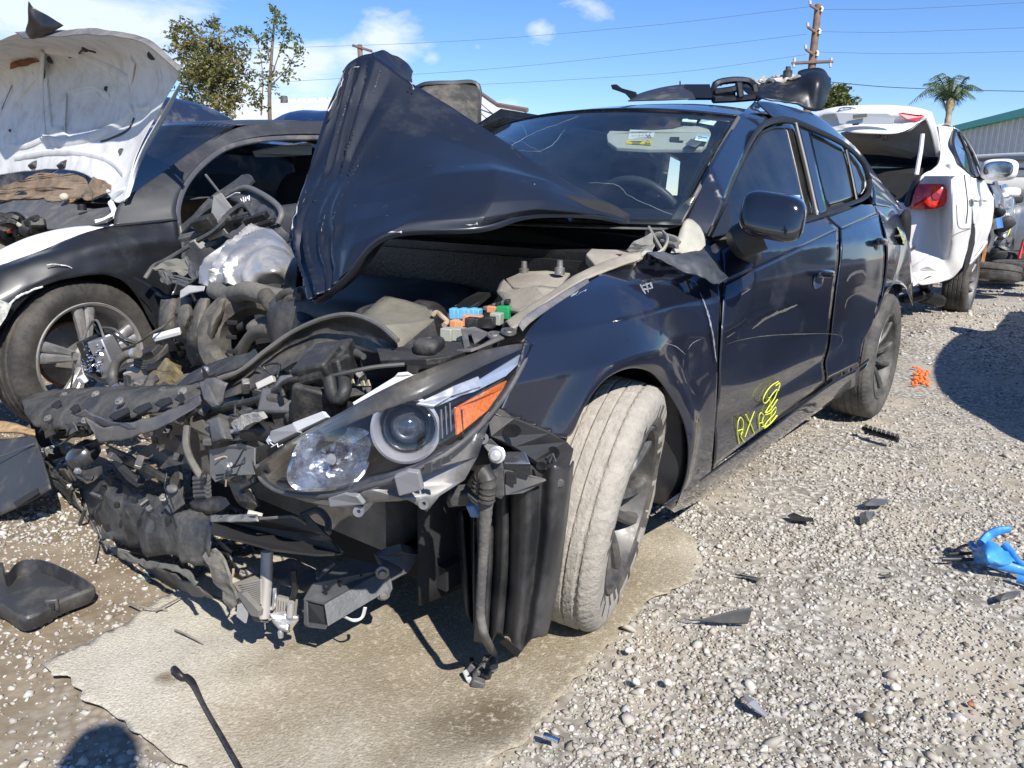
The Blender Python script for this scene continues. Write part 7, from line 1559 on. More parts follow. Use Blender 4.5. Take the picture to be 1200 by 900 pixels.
# oval badge with slanted bar letter
P = [EF.x(993 + 10 * math.cos(a), 128.6 + 2.5 * math.sin(a), -.08) for a in np.linspace(0, 2 * math.pi, 30)]
tube('badge_ring', P, .006, CHROME, lid, 6, caps=False)
for L in ([(987.5, 130.3), (990, 126.7)], [(995.5, 130.6), (998.5, 127)], [(988.5, 128.6), (993, 128.9), (997.2, 128.3)]): tube('badge_letter', [EF.x(u, v, -.075) for u, v in L], .006, CHROME, lid, 6, n=6)
tube('lid_strut', ex([(1078.5, 160, -.14), (1077, 178, -.13)]), .010, mat('strut_black', (.05, .05, .05), .4), lid, 8)
tube('lid_strut', ex([(1081, 157, -.13), (1079, 176, -.12), (1074, 205, -.06)]), .017, WP, lid, 8)
# its wheels and underbody
make_wheel(el, EF.y(1126, 328, -.12), (0, 1, 0), r=.315, w=.20, spokes=10, rmat=ALUD, name='rear_wheel')
V, Fc = lathe_vf([(.16, .0), (.26, .02), (.27, -.02), (.25, -.16), (.15, -.14)], EF.y(1149, 297, -.12), (0, 1, 0), 28); mk('rusty_brake_drum', V, Fc, mat('rust_orange', (.34, .14, .04), .8, var=.4, vscale=9), el)
V, Fc = lathe_vf([(.0, -.02), (.22, -.02), (.29, -.04), (.29, -.2), (0, -.2)], EF.y(1152, 302, -.16), (0, 1, 0), 28); mk('front_tyre', V, Fc, RUB, el)
mb = MB(); c1 = EF.x(1085, 345, -.3)
for k in range(14): V, Fc = superbox(c1 + Vector((random.uniform(-.5, .1), random.uniform(-.9, .0), random.uniform(-.08, .12))), (random.uniform(.05, .2), random.uniform(.03, .15), random.uniform(.02, .06)), E3(random.uniform(-.3, .3), random.uniform(-.3, .3), random.uniform(0, 3)), .6, 6); mb.add(V, Fc)
o = mb.build('underbody', PLAS, el); o['kind'] = 'stuff'
plate('torn_bumper_foot', ex([(1066, 318, .12), (1086, 312, .10), (1099, 318, .06), (1080, 328, .12), (1070, 336, .14)]), WP, el, .004, sub=2, crump=.008, csc=12)
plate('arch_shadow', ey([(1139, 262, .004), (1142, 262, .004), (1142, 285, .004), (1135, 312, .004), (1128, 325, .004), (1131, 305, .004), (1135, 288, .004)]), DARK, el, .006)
tube('park_sensor', ex([(1071, 290, .135), (1071, 290, .145)]), .012, PLASG, el, 10)
# ================================================================== THINGS FARTHER BACK
def wpx(u, v, d): return Vector((0, 0, H)) + px_ray(u, v) * d
def WL(L): return [wpx(*q) for q in L]
def base_thing(nm, label, cat, c, group=None):
    c = Vector(c); c.z = 0; return thing(nm, label, cat, c, 0, group), c
# ---- silver wrecked hatch beyond the white sedan
sv, c0 = base_thing('silver_wreck', 'silver grey wrecked car with torn open front, beyond the white sedan', 'car', wpx(1180, 300, 9.5))
q_ = lambda L: [p - c0 for p in WL(L)]
SVP = mat('silver_paint', (.19, .205, .225), .3, .5, .8, dust=.2)
surf_rows('side_panel', [q_([(1166, 240, 9.0), (1174, 232, 9.1), (1184, 232, 9.6), (1192, 238, 10.2), (1196, 246, 11)]), q_([(1168, 256, 9.0), (1176, 252, 9.1), (1185, 252, 9.6), (1192, 256, 10.2), (1195, 262, 11)]), q_([(1170, 280, 9.1), (1177, 280, 9.1), (1184, 278, 9.6), (1189, 276, 10.2), (1192, 274, 11)]), q_([(1172, 300, 9.2), (1177, 296, 9.2), (1182, 290, 9.6), (1186, 284, 10.2), (1189, 278, 11)])], 30, 24, SVP, sv, .01, crump=.03, csc=2.5)
surf_rows('hood_panel', [q_([(1160, 218, 8.9), (1170, 216, 9.2), (1180, 218, 9.8)]), q_([(1163, 232, 8.8), (1173, 231, 9.0), (1186, 232, 9.7)]), q_([(1166, 244, 8.8), (1176, 244, 9.0), (1190, 243, 9.9)])], 14, 12, SVP, sv, .01, crump=.03)
plate('window', q_([(1172, 217, 9.2), (1180, 216, 9.6), (1188, 232, 9.9), (1176, 234, 9.3)]), GLASSD, sv, .01)
plate('windshield', q_([(1156, 215, 9.2), (1167, 216, 9.1), (1174, 234, 9.0), (1164, 232, 9.0)]), mat('window_blue', (.02, .035, .08), .1, coat=1), sv, .01)
tube('window_pillar', q_([(1166, 214, 9.1), (1173, 232, 8.95), (1174, 250, 8.9)]), .03, SVP, sv, 8)
c = q_([(1184, 225, 9.3)])[0]; V, Fc = superbox(c, (.11, .07, .055), E3(0, 0, 0), .6, 10); m_ = mk('side_mirror', V, Fc, WHITEP, sv)
tube('mirror_foot', q_([(1172, 230, 9.2), (1180, 228, 9.25)]), .03, WHITEP, m_, 6)
V, Fc = superbox(q_([(1189, 233, 10)])[0], (.10, .06, .06), E3(0, 0, 0), .6, 10); mk('side_mirror', V, Fc, mat('mirror_black', (.02, .02, .02), .5), sv)
for k in range(26):
    p = q_([(random.uniform(1158, 1178), random.uniform(246, 305), random.uniform(8.9, 9.3))])[0]
    V, Fc = superbox(p, (random.uniform(.03, .12), random.uniform(.03, .12), random.uniform(.02, .09)), E3(random.uniform(-1, 1), random.uniform(-1, 1), random.uniform(0, 3)), .6, 6)
    mk('broken_part', V, Fc, (PLAS, PLASG, ALUD, CG, PLAS)[k % 5], sv)
tube('torn_rail', q_([(1158, 262, 8.7), (1162, 280, 8.7), (1156, 296, 8.7)]), .03, PLASG, sv, 8, n=10); tube('headlamp_shell', q_([(1168, 256, 8.7), (1170, 268, 8.7)]), .05, CHROME, sv, 8)
tube('yellow_mark', q_([(1184, 268, 9.0), (1180, 278, 9.0)]), .008, YEL, sv, 5)
V, Fc = superbox(c0 * 0 + q_([(1188, 262, 10.6)])[0] + Vector((.6, 1.2, -.1)), (.8, 1.6, .5), E3(0, 0, R(-38)), .4, 12); mk('body_shell', V, Fc, SVP, sv)
V, Fc = superbox(q_([(1174, 312, 9.4)])[0], (.4, .3, .18), E3(0, 0, .4), .5, 8); mk('underbody', V, Fc, DARK, sv)
# ---- loose tyres lying on the ground
def tyre_lying(u, v, d, label, lean=(0, 0, 1), r=.31, w=.2, mt_=None):
    p = wpx(u, v, d); t = thing('loose_tyre', label, 'tyre', p, 0, 'loose tyres on the gravel')
    V, Fc = lathe_vf([(r * .58, -w / 2), (r * .8, -w / 2 - .005), (r * .95, -w / 2 + .01), (r, -w / 2 + .04), (r, -.02), (r - .01, -.015), (r - .01, .015), (r, .02), (r, w / 2 - .04), (r * .95, w / 2 - .01), (r * .8, w / 2 + .005), (r * .58, w / 2), (r * .58, -w / 2)], (0, 0, 0), lean, 40)
    mk('tyre_casing', V, Fc, mt_ or RUB, t); return t
tyre_lying(1186, 304, 9.0, 'worn black tyre lying flat on the gravel, farthest right beside the silver wreck', r=.33)
tyre_lying(1158, 319, 7.9, 'grey tyre lying on the gravel right behind the rear wheel of the white sedan', lean=(.1, .1, 1), r=.30, w=.16)
tyre_lying(1200, 316, 8.2, 'half hidden dark tyre at the right edge of the photo, in front of the others', r=.32, w=.17)
tyre_lying(1178, 291, 9.8, 'small black tyre standing under the nose of the silver wreck', lean=(.8, -.6, .1), r=.22, w=.16)
rj, c0 = base_thing('jack_stand', 'red steel stand at the right edge of the photo behind the loose tyres', 'stand', wpx(1200, 305, 8.6))
RD = mat('red_steel', (.45, .02, .02), .5)
for L in ([(1194, 303, 8.6), (1199, 282, 8.6), (1204, 303, 8.6)], [(1196, 296, 8.6), (1203, 296, 8.6)]): tube('stand_leg', [p - c0 for p in WL(L)], .02, RD, rj, 6)
# ---- white pickup
pk_, c0 = base_thing('white_pickup', 'white pickup truck body standing in front of the corrugated wall', 'pickup truck', wpx(1200, 215, 13.5))
q_ = lambda L: [p - c0 for p in WL(L)]
surf_rows('bed_side', [q_([(1140, 184, 14.5), (1180, 182, 13.8), (1260, 180, 12.4)]), q_([(1140, 196, 14.5), (1180, 194, 13.8), (1260, 193, 12.4)]), q_([(1140, 209, 14.5), (1180, 208, 13.8), (1260, 208, 12.4)])], 20, 10, WP, pk_, .05)
plate('bed_window', q_([(1146, 185.5, 14.2), (1176, 184.5, 13.7), (1260, 183, 12.2), (1260, 189, 12.2), (1180, 190, 13.7), (1160, 190.5, 14.0), (1148, 189, 14.2)]), mat('window_grey', (.10, .12, .14), .15, coat=1), pk_, .02)
tube('bed_rail', q_([(1140, 184, 14.4), (1180, 181.8, 13.7), (1260, 179.5, 12.3)]), .035, WP, pk_, 8)
tube('trim_line', q_([(1145, 199, 14.3), (1180, 198, 13.7), (1260, 197, 12.2)]), .018, PLASG, pk_, 6)
V, Fc = superbox(q_([(1200, 212, 14.6)])[0], (2.2, .7, .28), E3(0, 0, R(-38)), .35, 10); mk('truck_body', V, Fc, WP, pk_)
for s_ in (-1, 1):
    V, Fc = lathe_vf([(.0, .1), (.3, .1), (.38, .06), (.38, -.1), (0, -.1)], Vector((s_ * 1.2, -s_ * .9, .4)), (.6, -.8, 0), 24); mk('wheel', V, Fc, RUB, pk_)
# ---- concrete wall and corrugated building
wl = surf_rows('concrete_wall', [WL([(1120, 206, 16.5), (1200, 208, 15), (1330, 212, 13)]), WL([(1120, 330, 16.5), (1200, 345, 15), (1330, 370, 13)])], 10, 4, mat('concrete_cream', (.42, .385, .31), .85, var=.12, vscale=1.5, bump=.2, bscale=8), None, .2, origin=wpx(1200, 345, 15)); tag(wl, 'cream concrete yard wall behind the silver wreck at the right edge', 'wall')
cb, c0 = base_thing('corrugated_building', 'warehouse with white corrugated wall and teal sloping roof edge on the right', 'building', wpx(1180, 200, 26))
q_ = lambda L: [p - c0 for p in WL(L)]
A = q_([(1108, 158, 30)])[0]; B = q_([(1290, 118, 22)])[0]; A0 = Vector((A.x, A.y, -.3)); B0 = Vector((B.x, B.y, -.3))
N_ = 23; PW = mat('wall_sheet_white', (.74, .74, .72), .5, .2, var=.05, dust=.15, dcol=(.4, .38, .34), dscale=.6)
base_m = None
for k in range(N_):
    p0 = A.lerp(B, k / N_); p1 = A.lerp(B, (k + 1) / N_); d = (p1 - p0); hd_ = Vector((d.x, d.y, 0)).normalized(); out = Vector((hd_.y, -hd_.x, 0)) * -1
    if out.dot(-p0 - c0) < 0: out = -out
    V = []; fr_ = [(0, 0), (.12, .0), (.16, .09), (.30, .09), (.34, 0), (.66, 0), (.68, .03), (.72, .03), (.74, 0), (1, 0)]
    for t, o_ in fr_:
        q = p0 + d * t + out * o_; V += [Vector((q.x, q.y, -.3)), q]
    f = [(2 * i, 2 * i + 2, 2 * i + 3, 2 * i + 1) for i in range(len(fr_) - 1)]
    mk('wall_sheet', V, f, PW, cb, False)
TEAL = mat('teal_roof', (.08, .45, .38), .5, dust=.15)
up = Vector((0, 0, .28)); out_ = out * .25
V = [A + out_, B + out_, B + out_ + up, A + out_ + up * .75, A - out * 8, B - out * 8, B - out * 8 + up * 3, A - out * 8 + up * 3]
mk('roof_fascia', V, [(0, 1, 2, 3), (3, 2, 6, 7), (0, 3, 7, 4), (1, 5, 6, 2)], TEAL, cb, False)
# ---- pale warehouse with a low pitched roof, far left and middle
wh, c0 = base_thing('pale_warehouse', 'long low warehouse with a pale sheet metal roof behind the trees', 'building', wpx(450, 200, 42))
q_ = lambda L: [p - c0 for p in WL(L)]
RW = mat('roof_sheet_pale', (.66, .65, .60), .5, .1, var=.06, vscale=.3)
e0, e1, r0_, r1_ = q_([(180, 140, 36), (600, 142, 38), (200, 121, 50), (560, 108, 52)])
n_ = 30
for k in range(n_):
    a, b = e0.lerp(e1, k / n_), e0.lerp(e1, (k + .94) / n_); c_, d_ = r0_.lerp(r1_, k / n_), r0_.lerp(r1_, (k + .94) / n_); z_ = Vector((0, 0, .05))
    mk('roof_sheet', [a, b, d_, c_, a.lerp(b, .0) + z_, c_ + z_], [(0, 1, 2, 3), (0, 3, 5, 4)], RW, wh, False)
mk('roof_deck', [e0 - Vector((0, 0, .03)), e1 - Vector((0, 0, .03)), r1_ - Vector((0, 0, .03)), r0_ - Vector((0, 0, .03))], [(0, 1, 2, 3)], RW, wh, False)
mk('front_wall', [e0, e1, Vector((e1.x, e1.y, -.3)), Vector((e0.x, e0.y, -.3))], [(0, 1, 2, 3)], mat('wall_cream', (.5, .48, .42), .8), wh, False)
g0, g1 = q_([(617, 131, 39)])[0], q_([(560, 108, 44)])[0]
mk('gable_roof', [e1, g0, q_([(600, 128, 45)])[0], r1_, g1], [(0, 1, 2, 3)], RW, wh, False)
mk('gable_wall', [e1, g0, Vector((g0.x, g0.y, -.3)), Vector((e1.x, e1.y, -.3))], [(0, 1, 2, 3)], mat('wall_cream', (.5, .48, .42), .8), wh, False)
tube('ridge_flashing', [q_([(560, 107, 43)])[0], q_([(583, 123, 40)])[0], q_([(618, 129, 38.8)])[0]], .12, mat('flashing_brown', (.16, .11, .09), .7), wh, 6)
V, Fc = lathe_vf([(.0, .25), (.2, .22), (.22, 0), (.22, -.3)], q_([(333, 117, 47)])[0], (0, 0, 1), 10); mk('roof_vent', V, Fc, PLASG, wh)
# ---- other wrecks peeping over
gh, c0 = base_thing('raised_grey_hood', 'weathered grey hood standing raised behind the folded blue hood', 'car hood', wpx(530, 140, 6.5))
q_ = lambda L: [p - c0 for p in WL(L)]
surf_rows('hood_sheet', [q_([(488, 104, 6.6), (500, 99.5, 6.5), (530, 98, 6.5), (558, 99, 6.6), (560, 101, 6.6)]), q_([(486, 130, 6.5), (505, 122, 6.3), (532, 118, 6.3), (556, 124, 6.4), (560, 128, 6.5)]), q_([(484, 175, 6.4), (505, 170, 6.2), (532, 165, 6.2), (552, 170, 6.3), (560, 172, 6.4)])], 30, 20, mat('hood_weathered', (.035, .034, .032), .8, var=.25, vscale=4, dust=.3), gh, .02, crump=.01)
tube('hood_rim', q_([(488, 103, 6.55), (500, 98.5, 6.45), (530, 97.5, 6.45), (559, 99, 6.55), (561, 130, 6.5), (561, 172, 6.4)]), .022, mat('hood_rim_dark', (.05, .05, .05), .5), gh, 6, n=30)
box('hood_stand', Vector((0, .4, .5)), (1.0, .4, 1.6), PLAS, gh, E3(0, 0, .3), .02)
def far_car(nm, label, u, v, d, col, L, yaw=MZ.yaw, s=1.0, lamp=None):
    """a car seen only as a strip of roof and glass above the nearer ones, still a whole car"""
    p = wpx(u, v, d); z_off = p.z - 1.42; t = thing(nm, label, 'car', (p.x, p.y, max(-.05, min(.9, z_off))), yaw)
    P_ = mat('car_' + nm, col, .3, .2, .8, dust=.2)
    sec = []
    for x, zb, yt_, zt_ in ((2.1, .62, .70, .66), (1.9, .78, .80, .80), (1.0, .90, .86, .93), (.75, .93, .86, .97), (.1, .95, .60, 1.38), (-.6, .95, .60, 1.45), (-1.4, .95, .58, 1.38), (-2.0, .98, .80, 1.02), (-2.35, .95, .78, .98), (-2.45, .7, .75, .72)):
        sec.append([Vector((x, -.84, .25)), Vector((x, -.88, zb * .75)), Vector((x, -.84, zb)), Vector((x, -yt_, zt_)), Vector((x, 0, zt_ + .03)), Vector((x, yt_, zt_)), Vector((x, .84, zb)), Vector((x, .88, zb * .75)), Vector((x, .84, .25))])
    surf_rows('body', sec, 34, 40, P_, t, .01)
    for s_ in (-1, 1):
        mk('side_window', [(.65, s_ * .85, .99), (-1.85, s_ * .845, .99), (-1.35, s_ * .625, 1.34), (-.6, s_ * .63, 1.40), (.12, s_ * .64, 1.33)], [(0, 1, 2, 3, 4)], GLASSD, t, False, .01)
        for x in (1.35, -1.35):
            V, Fc = lathe_vf([(.0, .1), (.2, .1), (.22, .11), (.31, .1), (.33, .05), (.33, -.1), (0, -.1)], (x, s_ * .8, .32), (0, s_, 0), 28); mk('wheel', V, Fc, RUB, t)
    if lamp: 
        box('tail_lamp', (-2.38, lamp, .86), (.1, .3, .14), TLR, t, None, .03)
    return t
far_car('dark_blue_wagon', 'dark blue car roof with red lamp peeping out behind the raised white hood', 212, 130, 8.0, (.02, .03, .06), None, MZ.yaw + 3.1, lamp=.6)
far_car('bright_blue_car', 'bright blue car showing a sliver of roof behind the crashed hatchback hood', 372, 132, 12, (.01, .02, .07), None, MZ.yaw + .3)
# whole van across the aisle, outside the right edge: it is seen only by the shadow it throws and its reflection
vn = thing('parked_suv', 'grey utility vehicle across the lane, just outside the photo, throwing its shadow onto the gravel', 'car', (4.7, 3.9, .05), R(62))
sec = []
for x, zb, yt_, zt_ in ((2.2, .6, .75, .7), (2.1, .85, .85, .92), (1.2, 1.0, .88, 1.04), (.95, 1.02, .86, 1.08), (.35, 1.05, .70, 1.60), (-.6, 1.05, .70, 1.68), (-1.6, 1.05, .68, 1.64), (-2.05, 1.05, .72, 1.2), (-2.2, .8, .8, .84)):
    sec.append([Vector((x, -.86, .3)), Vector((x, -.92, zb * .75)), Vector((x, -.88, zb)), Vector((x, -yt_, zt_)), Vector((x, 0, zt_ + .03)), Vector((x, yt_, zt_)), Vector((x, .88, zb)), Vector((x, .92, zb * .75)), Vector((x, .86, .3))])
surf_rows('body', sec, 40, 44, mat('suv_paint', (.10, .11, .12), .35, .4, .8), vn, .01)
for s_ in (-1, 1):
    mk('side_window', [(.85, s_ * .885, 1.1), (-1.8, s_ * .88, 1.1), (-1.5, s_ * .725, 1.56), (-.6, s_ * .735, 1.60), (.35, s_ * .74, 1.54)], [(0, 1, 2, 3, 4)], GLASSD, vn, False, .01)
    V, Fc = superbox((.75, s_ * 1.05, 1.12), (.07, .12, .09), E3(0, 0, 0), .6, 10); mk('side_mirror', V, Fc, PLAS, vn)
    for x in (1.4, -1.35):
        V, Fc = lathe_vf([(.0, .1), (.2, .1), (.22, .11), (.33, .1), (.36, .05), (.36, -.12), (0, -.12)], (x, s_ * .82, .24), (0, s_, 0), 28); mk('wheel', V, Fc, RUB, vn)

# ---- utility poles and wires
WD = mat('pole_wood', (.16, .105, .075), .85, var=.3, vscale=3, bump=.4, bscale=20)
INSU = mat('insulator', (.45, .42, .40), .4)
up_, c0 = base_thing('utility_pole', 'leaning wooden utility pole with crossarm and side brackets, behind the roof trim', 'utility pole', wpx(951, 80, 34))
q_ = lambda L: [p - c0 for p in WL(L)]
pt, pb = q_([(959, 6, 34)])[0], q_([(951, 82, 34)])[0]; dv = (pb - pt); gp = pt + dv * ((pt.z + .3) / -dv.z)
tube('pole', [pt, pb, gp], [.15, .17, .20], WD, up_, 12)
tube('crossarm', q_([(928, 74, 33.8), (976, 72, 33.8)]), .07, WD, up_, 6)
for i, (v0, dv_) in enumerate(((7, 0), (33, 0), (59, 0))):
    a = 959 - (v0 - 6) * .1; tube('bracket_arm', q_([(a, v0 + 5, 33.8), (a - 9.5, v0 - 1, 33.8)]), .06, WD, up_, 6)
    tube('insulator', q_([(a - 9.5, v0 - 1.5, 33.8), (a - 9.8, v0 - 6, 33.8)]), .06, INSU, up_, 8); tube('insulator', q_([(a + 3, v0 + 1, 33.8), (a + 5, v0 + 3, 33.8), (a + 3.5, v0 + 7, 33.8)]), .06, INSU, up_, 8)
for u in (931, 974): tube('insulator', q_([(u, 73, 33.8), (u, 68, 33.8)]), .06, INSU, up_, 8); tube('insulator', q_([(u - 1, 74, 33.8), (u - 1, 79, 33.8)]), .05, INSU, up_, 8)
p2, c0 = base_thing('utility_pole', 'distant short utility pole with crossarm just left of the folded hood tip', 'utility pole', wpx(423, 60, 60))
q_ = lambda L: [p - c0 for p in WL(L)]
a, b = q_([(421.5, 53, 60)])[0], q_([(423, 80, 60)])[0]; dv = b - a; tube('pole', [a, b, a + dv * ((a.z + .3) / -dv.z)], .2, WD, p2, 8)
tube('crossarm', q_([(413, 53, 59.8), (436, 60, 59.8)]), .10, WD, p2, 6)
WC = mat('wire_dark', (.06, .07, .09), .6)
sets = [('overhead wire running from the top of the leaning pole to the left', [(948, 8), (760, 30), (500, 50), (120, 60), (-300, 60)]),
        ('overhead wire running right from the top of the leaning pole', [(963, 11), (1040, 11), (1130, 7), (1300, -3)]),
        ('overhead wire running left from the middle bracket of the leaning pole', [(946, 40), (760, 62), (560, 82), (330, 96)]),
        ('overhead wire running right from the middle bracket of the leaning pole', [(961, 37), (1040, 38), (1130, 35), (1300, 29)]),
        ('overhead wire running left from the crossarm of the leaning pole', [(944, 64), (800, 84), (640, 95), (560, 99)]),
        ('overhead wire running right from the third bracket of the leaning pole', [(960, 61), (1060, 63), (1200, 60), (1300, 56)]),
        ('lowest overhead wire crossing the palm tree', [(972, 96), (1040, 102), (1130, 105.5), (1200, 107), (1300, 109)])]
for lb, L in sets:
    P = WL([(u, v, 33.8) for u, v in L]); o = tube('power_line', P, .007 if 'lowest' not in lb else .018, WC, None, 5, n=30, origin=P[0]); tag(o, lb, 'power line', 'overhead power lines')
# ================================================================== TREES
def leaf_mat(nm, a, b, tr=.3):
    m = bpy.data.materials.new(nm); m.use_nodes = True; nt = m.node_tree; n = nt.nodes; l = nt.links; bs = n['Principled BSDF']
    g = n.new('ShaderNodeNewGeometry'); r = n.new('ShaderNodeMix'); r.data_type = 'RGBA'; r.inputs[6].default_value = (*a, 1); r.inputs[7].default_value = (*b, 1); l.new(g.outputs['Random Per Island'], r.inputs['Factor'])
    l.new(r.outputs[2], bs.inputs['Base Color']); bs.inputs['Roughness'].default_value = .6
    t = n.new('ShaderNodeBsdfTranslucent'); l.new(r.outputs[2], t.inputs[0]); mx = n.new('ShaderNodeMixShader'); mx.inputs[0].default_value = tr
    l.new(bs.outputs[0], mx.inputs[1]); l.new(t.outputs[0], mx.inputs[2]); l.new(mx.outputs[0], n['Material Output'].inputs[0]); return m
BARK = mat('bark', (.12, .095, .07), .9, var=.3, bump=.5, bscale=30)
def leaf_quads(centers, size, droop, mtl, name, parent, nper, spread, rg_):
    V = []; Fs = []
    for c in centers:
        d0 = Vector((rg_.uniform(-1, 1), rg_.uniform(-1, 1), rg_.uniform(-.6, .8))).normalized()
        for k in range(nper):
            # leaflets paired along a drooping frond
            t = k / nper; p = Vector(c) + d0 * spread * t + Vector((0, 0, -droop * t * t)) + Vector((rg_.gauss(0, .02), rg_.gauss(0, .02), rg_.gauss(0, .02)))
            a = Vector((rg_.uniform(-1, 1), rg_.uniform(-1, 1), rg_.uniform(-.9, .5))).normalized(); b = a.cross(Vector((rg_.uniform(-1, 1), rg_.uniform(-1, 1), rg_.uniform(-1, 1)))).normalized()
            s = size * rg_.uniform(.6, 1.25); n0 = len(V)
            V += [p, p + a * s * .5 + b * s * .22, p + a * s, p + a * s * .5 - b * s * .22]; Fs.append((n0, n0 + 1, n0 + 2, n0 + 3))
    o = mk(name, V, Fs, mtl, parent, False); return o
def bush_tree(nm, label, clumps, trunk, d, col, size=.16, dens=1.0, seed=3, limbs=True):
    rg_ = random.Random(seed); t, c0 = base_thing(nm, label, 'tree', wpx(*trunk[-1], d)); q = lambda u, v, dd=0: wpx(u, v, d + dd) - c0
    tp_ = [q(*p) for p in trunk]; low = tp_[-1].copy(); low.z = -.2; tp_.append(low)
    tr_ = tube('trunk', tp_, [.03, .05, .07, .09], BARK, t, 8, n=16)
    sc = d / F; C_ = []
    for (u, v, r) in clumps:
        cc = q(u, v, rg_.uniform(-.6, .6) * r * sc * 1.5)
        if limbs and rg_.random() < .6: mid = tp_[1].lerp(tp_[2], rg_.random()); tube('limb', [mid, mid.lerp(cc, .5) + Vector((0, 0, .15)), cc], [.022, .014, .006], BARK, t, 5, n=8)
        for k in range(int(r * r * .16 * dens) + 3):
            w = Vector((rg_.gauss(0, 1), rg_.gauss(0, 1), rg_.gauss(0, 1))); w = w.normalized() * (rg_.random() ** .45) * r * sc; C_.append(cc + w)
    leaf_quads(C_, size, size * .9, col, 'crown', t, 9, size * 2.2, rg_); return t
LG = leaf_mat('leaf_olive', (.11, .125, .04), (.30, .27, .10), .5)
LG2 = leaf_mat('leaf_light', (.08, .11, .03), (.16, .19, .06))
cl = [(210, 30, 12), (225, 42, 16), (215, 60, 14), (240, 62, 20), (258, 45, 14), (268, 64, 16), (238, 88, 22), (262, 92, 20), (222, 104, 14), (248, 114, 20), (272, 112, 16), (285, 84, 12), (284, 60, 9), (250, 26, 10), (232, 78, 20), (256, 72, 22), (204, 46, 8), (214, 84, 12), (288, 104, 8), (262, 124, 16), (228, 124, 14), (276, 36, 7), (216, 118, 10)]
bush_tree('locust_tree', 'dense bushy olive green tree rising behind the black sedan roof', cl, [(250, 60), (253, 95), (256, 135)], 22, LG, .14, .85, 5)
cl = [(322, 14, 6), (328, 24, 8), (314, 34, 7), (334, 38, 8), (346, 44, 5), (350, 58, 5), (310, 52, 7), (330, 56, 6), (340, 70, 5), (308, 68, 6), (306, 86, 6), (322, 84, 5), (334, 90, 4), (312, 100, 6), (300, 112, 6), (296, 44, 5), (290, 34, 5), (318, 12, 4), (352, 62, 3), (304, 120, 6), (340, 82, 3)]
th_ = bush_tree('sapling_tree', 'thin sparse young tree right of the dense bushy tree', cl, [(322, 20), (318, 70), (316, 135)], 21, LG2, .13, .7, 9, limbs=False)
for L in ([(306, 135), (308, 90), (302, 50), (294, 38)], [(318, 90), (328, 60), (334, 40)], [(316, 70), (310, 50)], [(317, 100), (330, 88), (338, 78), (348, 60)], [(306, 100), (298, 110)]):
    tube('limb', [wpx(u, v, 21) - th_.location for u, v in L], [.022, .014, .008], BARK, th_, 5, n=10)
bush_tree('broadleaf_tree', 'small round green tree between the roof trim and the white trunk lid', [(980, 108, 9), (988, 116, 9), (972, 112, 8), (982, 122, 12), (968, 122, 8), (992, 124, 6), (984, 102, 4)], [(980, 112), (980, 125), (980, 160)], 30, leaf_mat('leaf_dark', (.06, .085, .025), (.17, .18, .06)), .22, 3.0, 11)
# palm
pl_, c0 = base_thing('palm_tree', 'palm tree with drooping fronds above the white sedan roof', 'palm tree', wpx(1112, 150, 30))
q_ = lambda L: [p - c0 for p in WL(L)]
a = q_([(1114, 119, 30)])[0]; b = q_([(1110, 147, 30)])[0]; low = b + (b - a) * ((b.z + .3) / (a.z - b.z))
tube('trunk', [a, b, low], [.10, .16, .22], mat('palm_trunk', (.27, .21, .15), .9, var=.3, vscale=8, bump=.6, bscale=25), pl_, 10, n=40, ribs=1, ribamp=.06)
V, Fc = superbox(a + Vector((0, 0, -.15)), (.17, .17, .30), E3(0, 0, 0), .9, 8); mk('trunk_boot', V, Fc, mat('palm_boot', (.33, .24, .14), .9, var=.4, vscale=14), pl_)
PG = leaf_mat('palm_leaf', (.045, .075, .03), (.10, .135, .06), .2); rg_ = random.Random(4)
fr_l = [((1090, 105), (1066, 121)), ((1095, 100), (1078, 112)), ((1100, 90), (1090, 93)), ((1108, 88), (1098, 88)), ((1120, 90), (1132, 90)), ((1128, 95), (1134, 90)), ((1134, 100), (1151, 105)), ((1128, 106), (1142, 114)), ((1104, 100), (1090, 110)), ((1112, 92), (1108, 90)), ((1122, 100), (1126, 112)), ((1106, 106), (1096, 116)), ((1130, 102), (1138, 103)), ((1100, 98), (1084, 98)), ((1116, 96), (1118, 90)), ((1104, 110), (1108, 124)), ((1124, 110), (1122, 122))]
for k, (m1, e1_) in enumerate(fr_l):
    dz_ = rg_.uniform(-.9, .9); P = cr([a, wpx(m1[0], m1[1], 30 + dz_ * .6) - c0, wpx(e1_[0], e1_[1], 30 + dz_) - c0], 26); V, Fc = tube_vf(P, [.03, .02, .008], 4)
    for i in range(3, 26):
        p = Vector(P[i]); t = (Vector(P[min(i + 1, 25)]) - Vector(P[i - 1])).normalized(); s_ = t.cross(Vector((0, 0, 1))).normalized(); ln_ = .42 * math.sin(math.pi * (i / 27) ** .8) + .1
        for sg in (-1, 1):
            e = p + (s_ * sg * .75 + t * .45 + Vector((0, 0, -.55 + rg_.uniform(-.2, .2)))).normalized() * ln_; n0 = len(V)
            V += [p, p + t * .045, e]; Fc.append((n0, n0 + 1, n0 + 2))
    mk('frond', V, Fc, PG, pl_, False)

# ================================================================== SMALL THINGS ON THE GROUND
def gz(L): return [WF.z(u, v, z) for (u, v, z) in L]
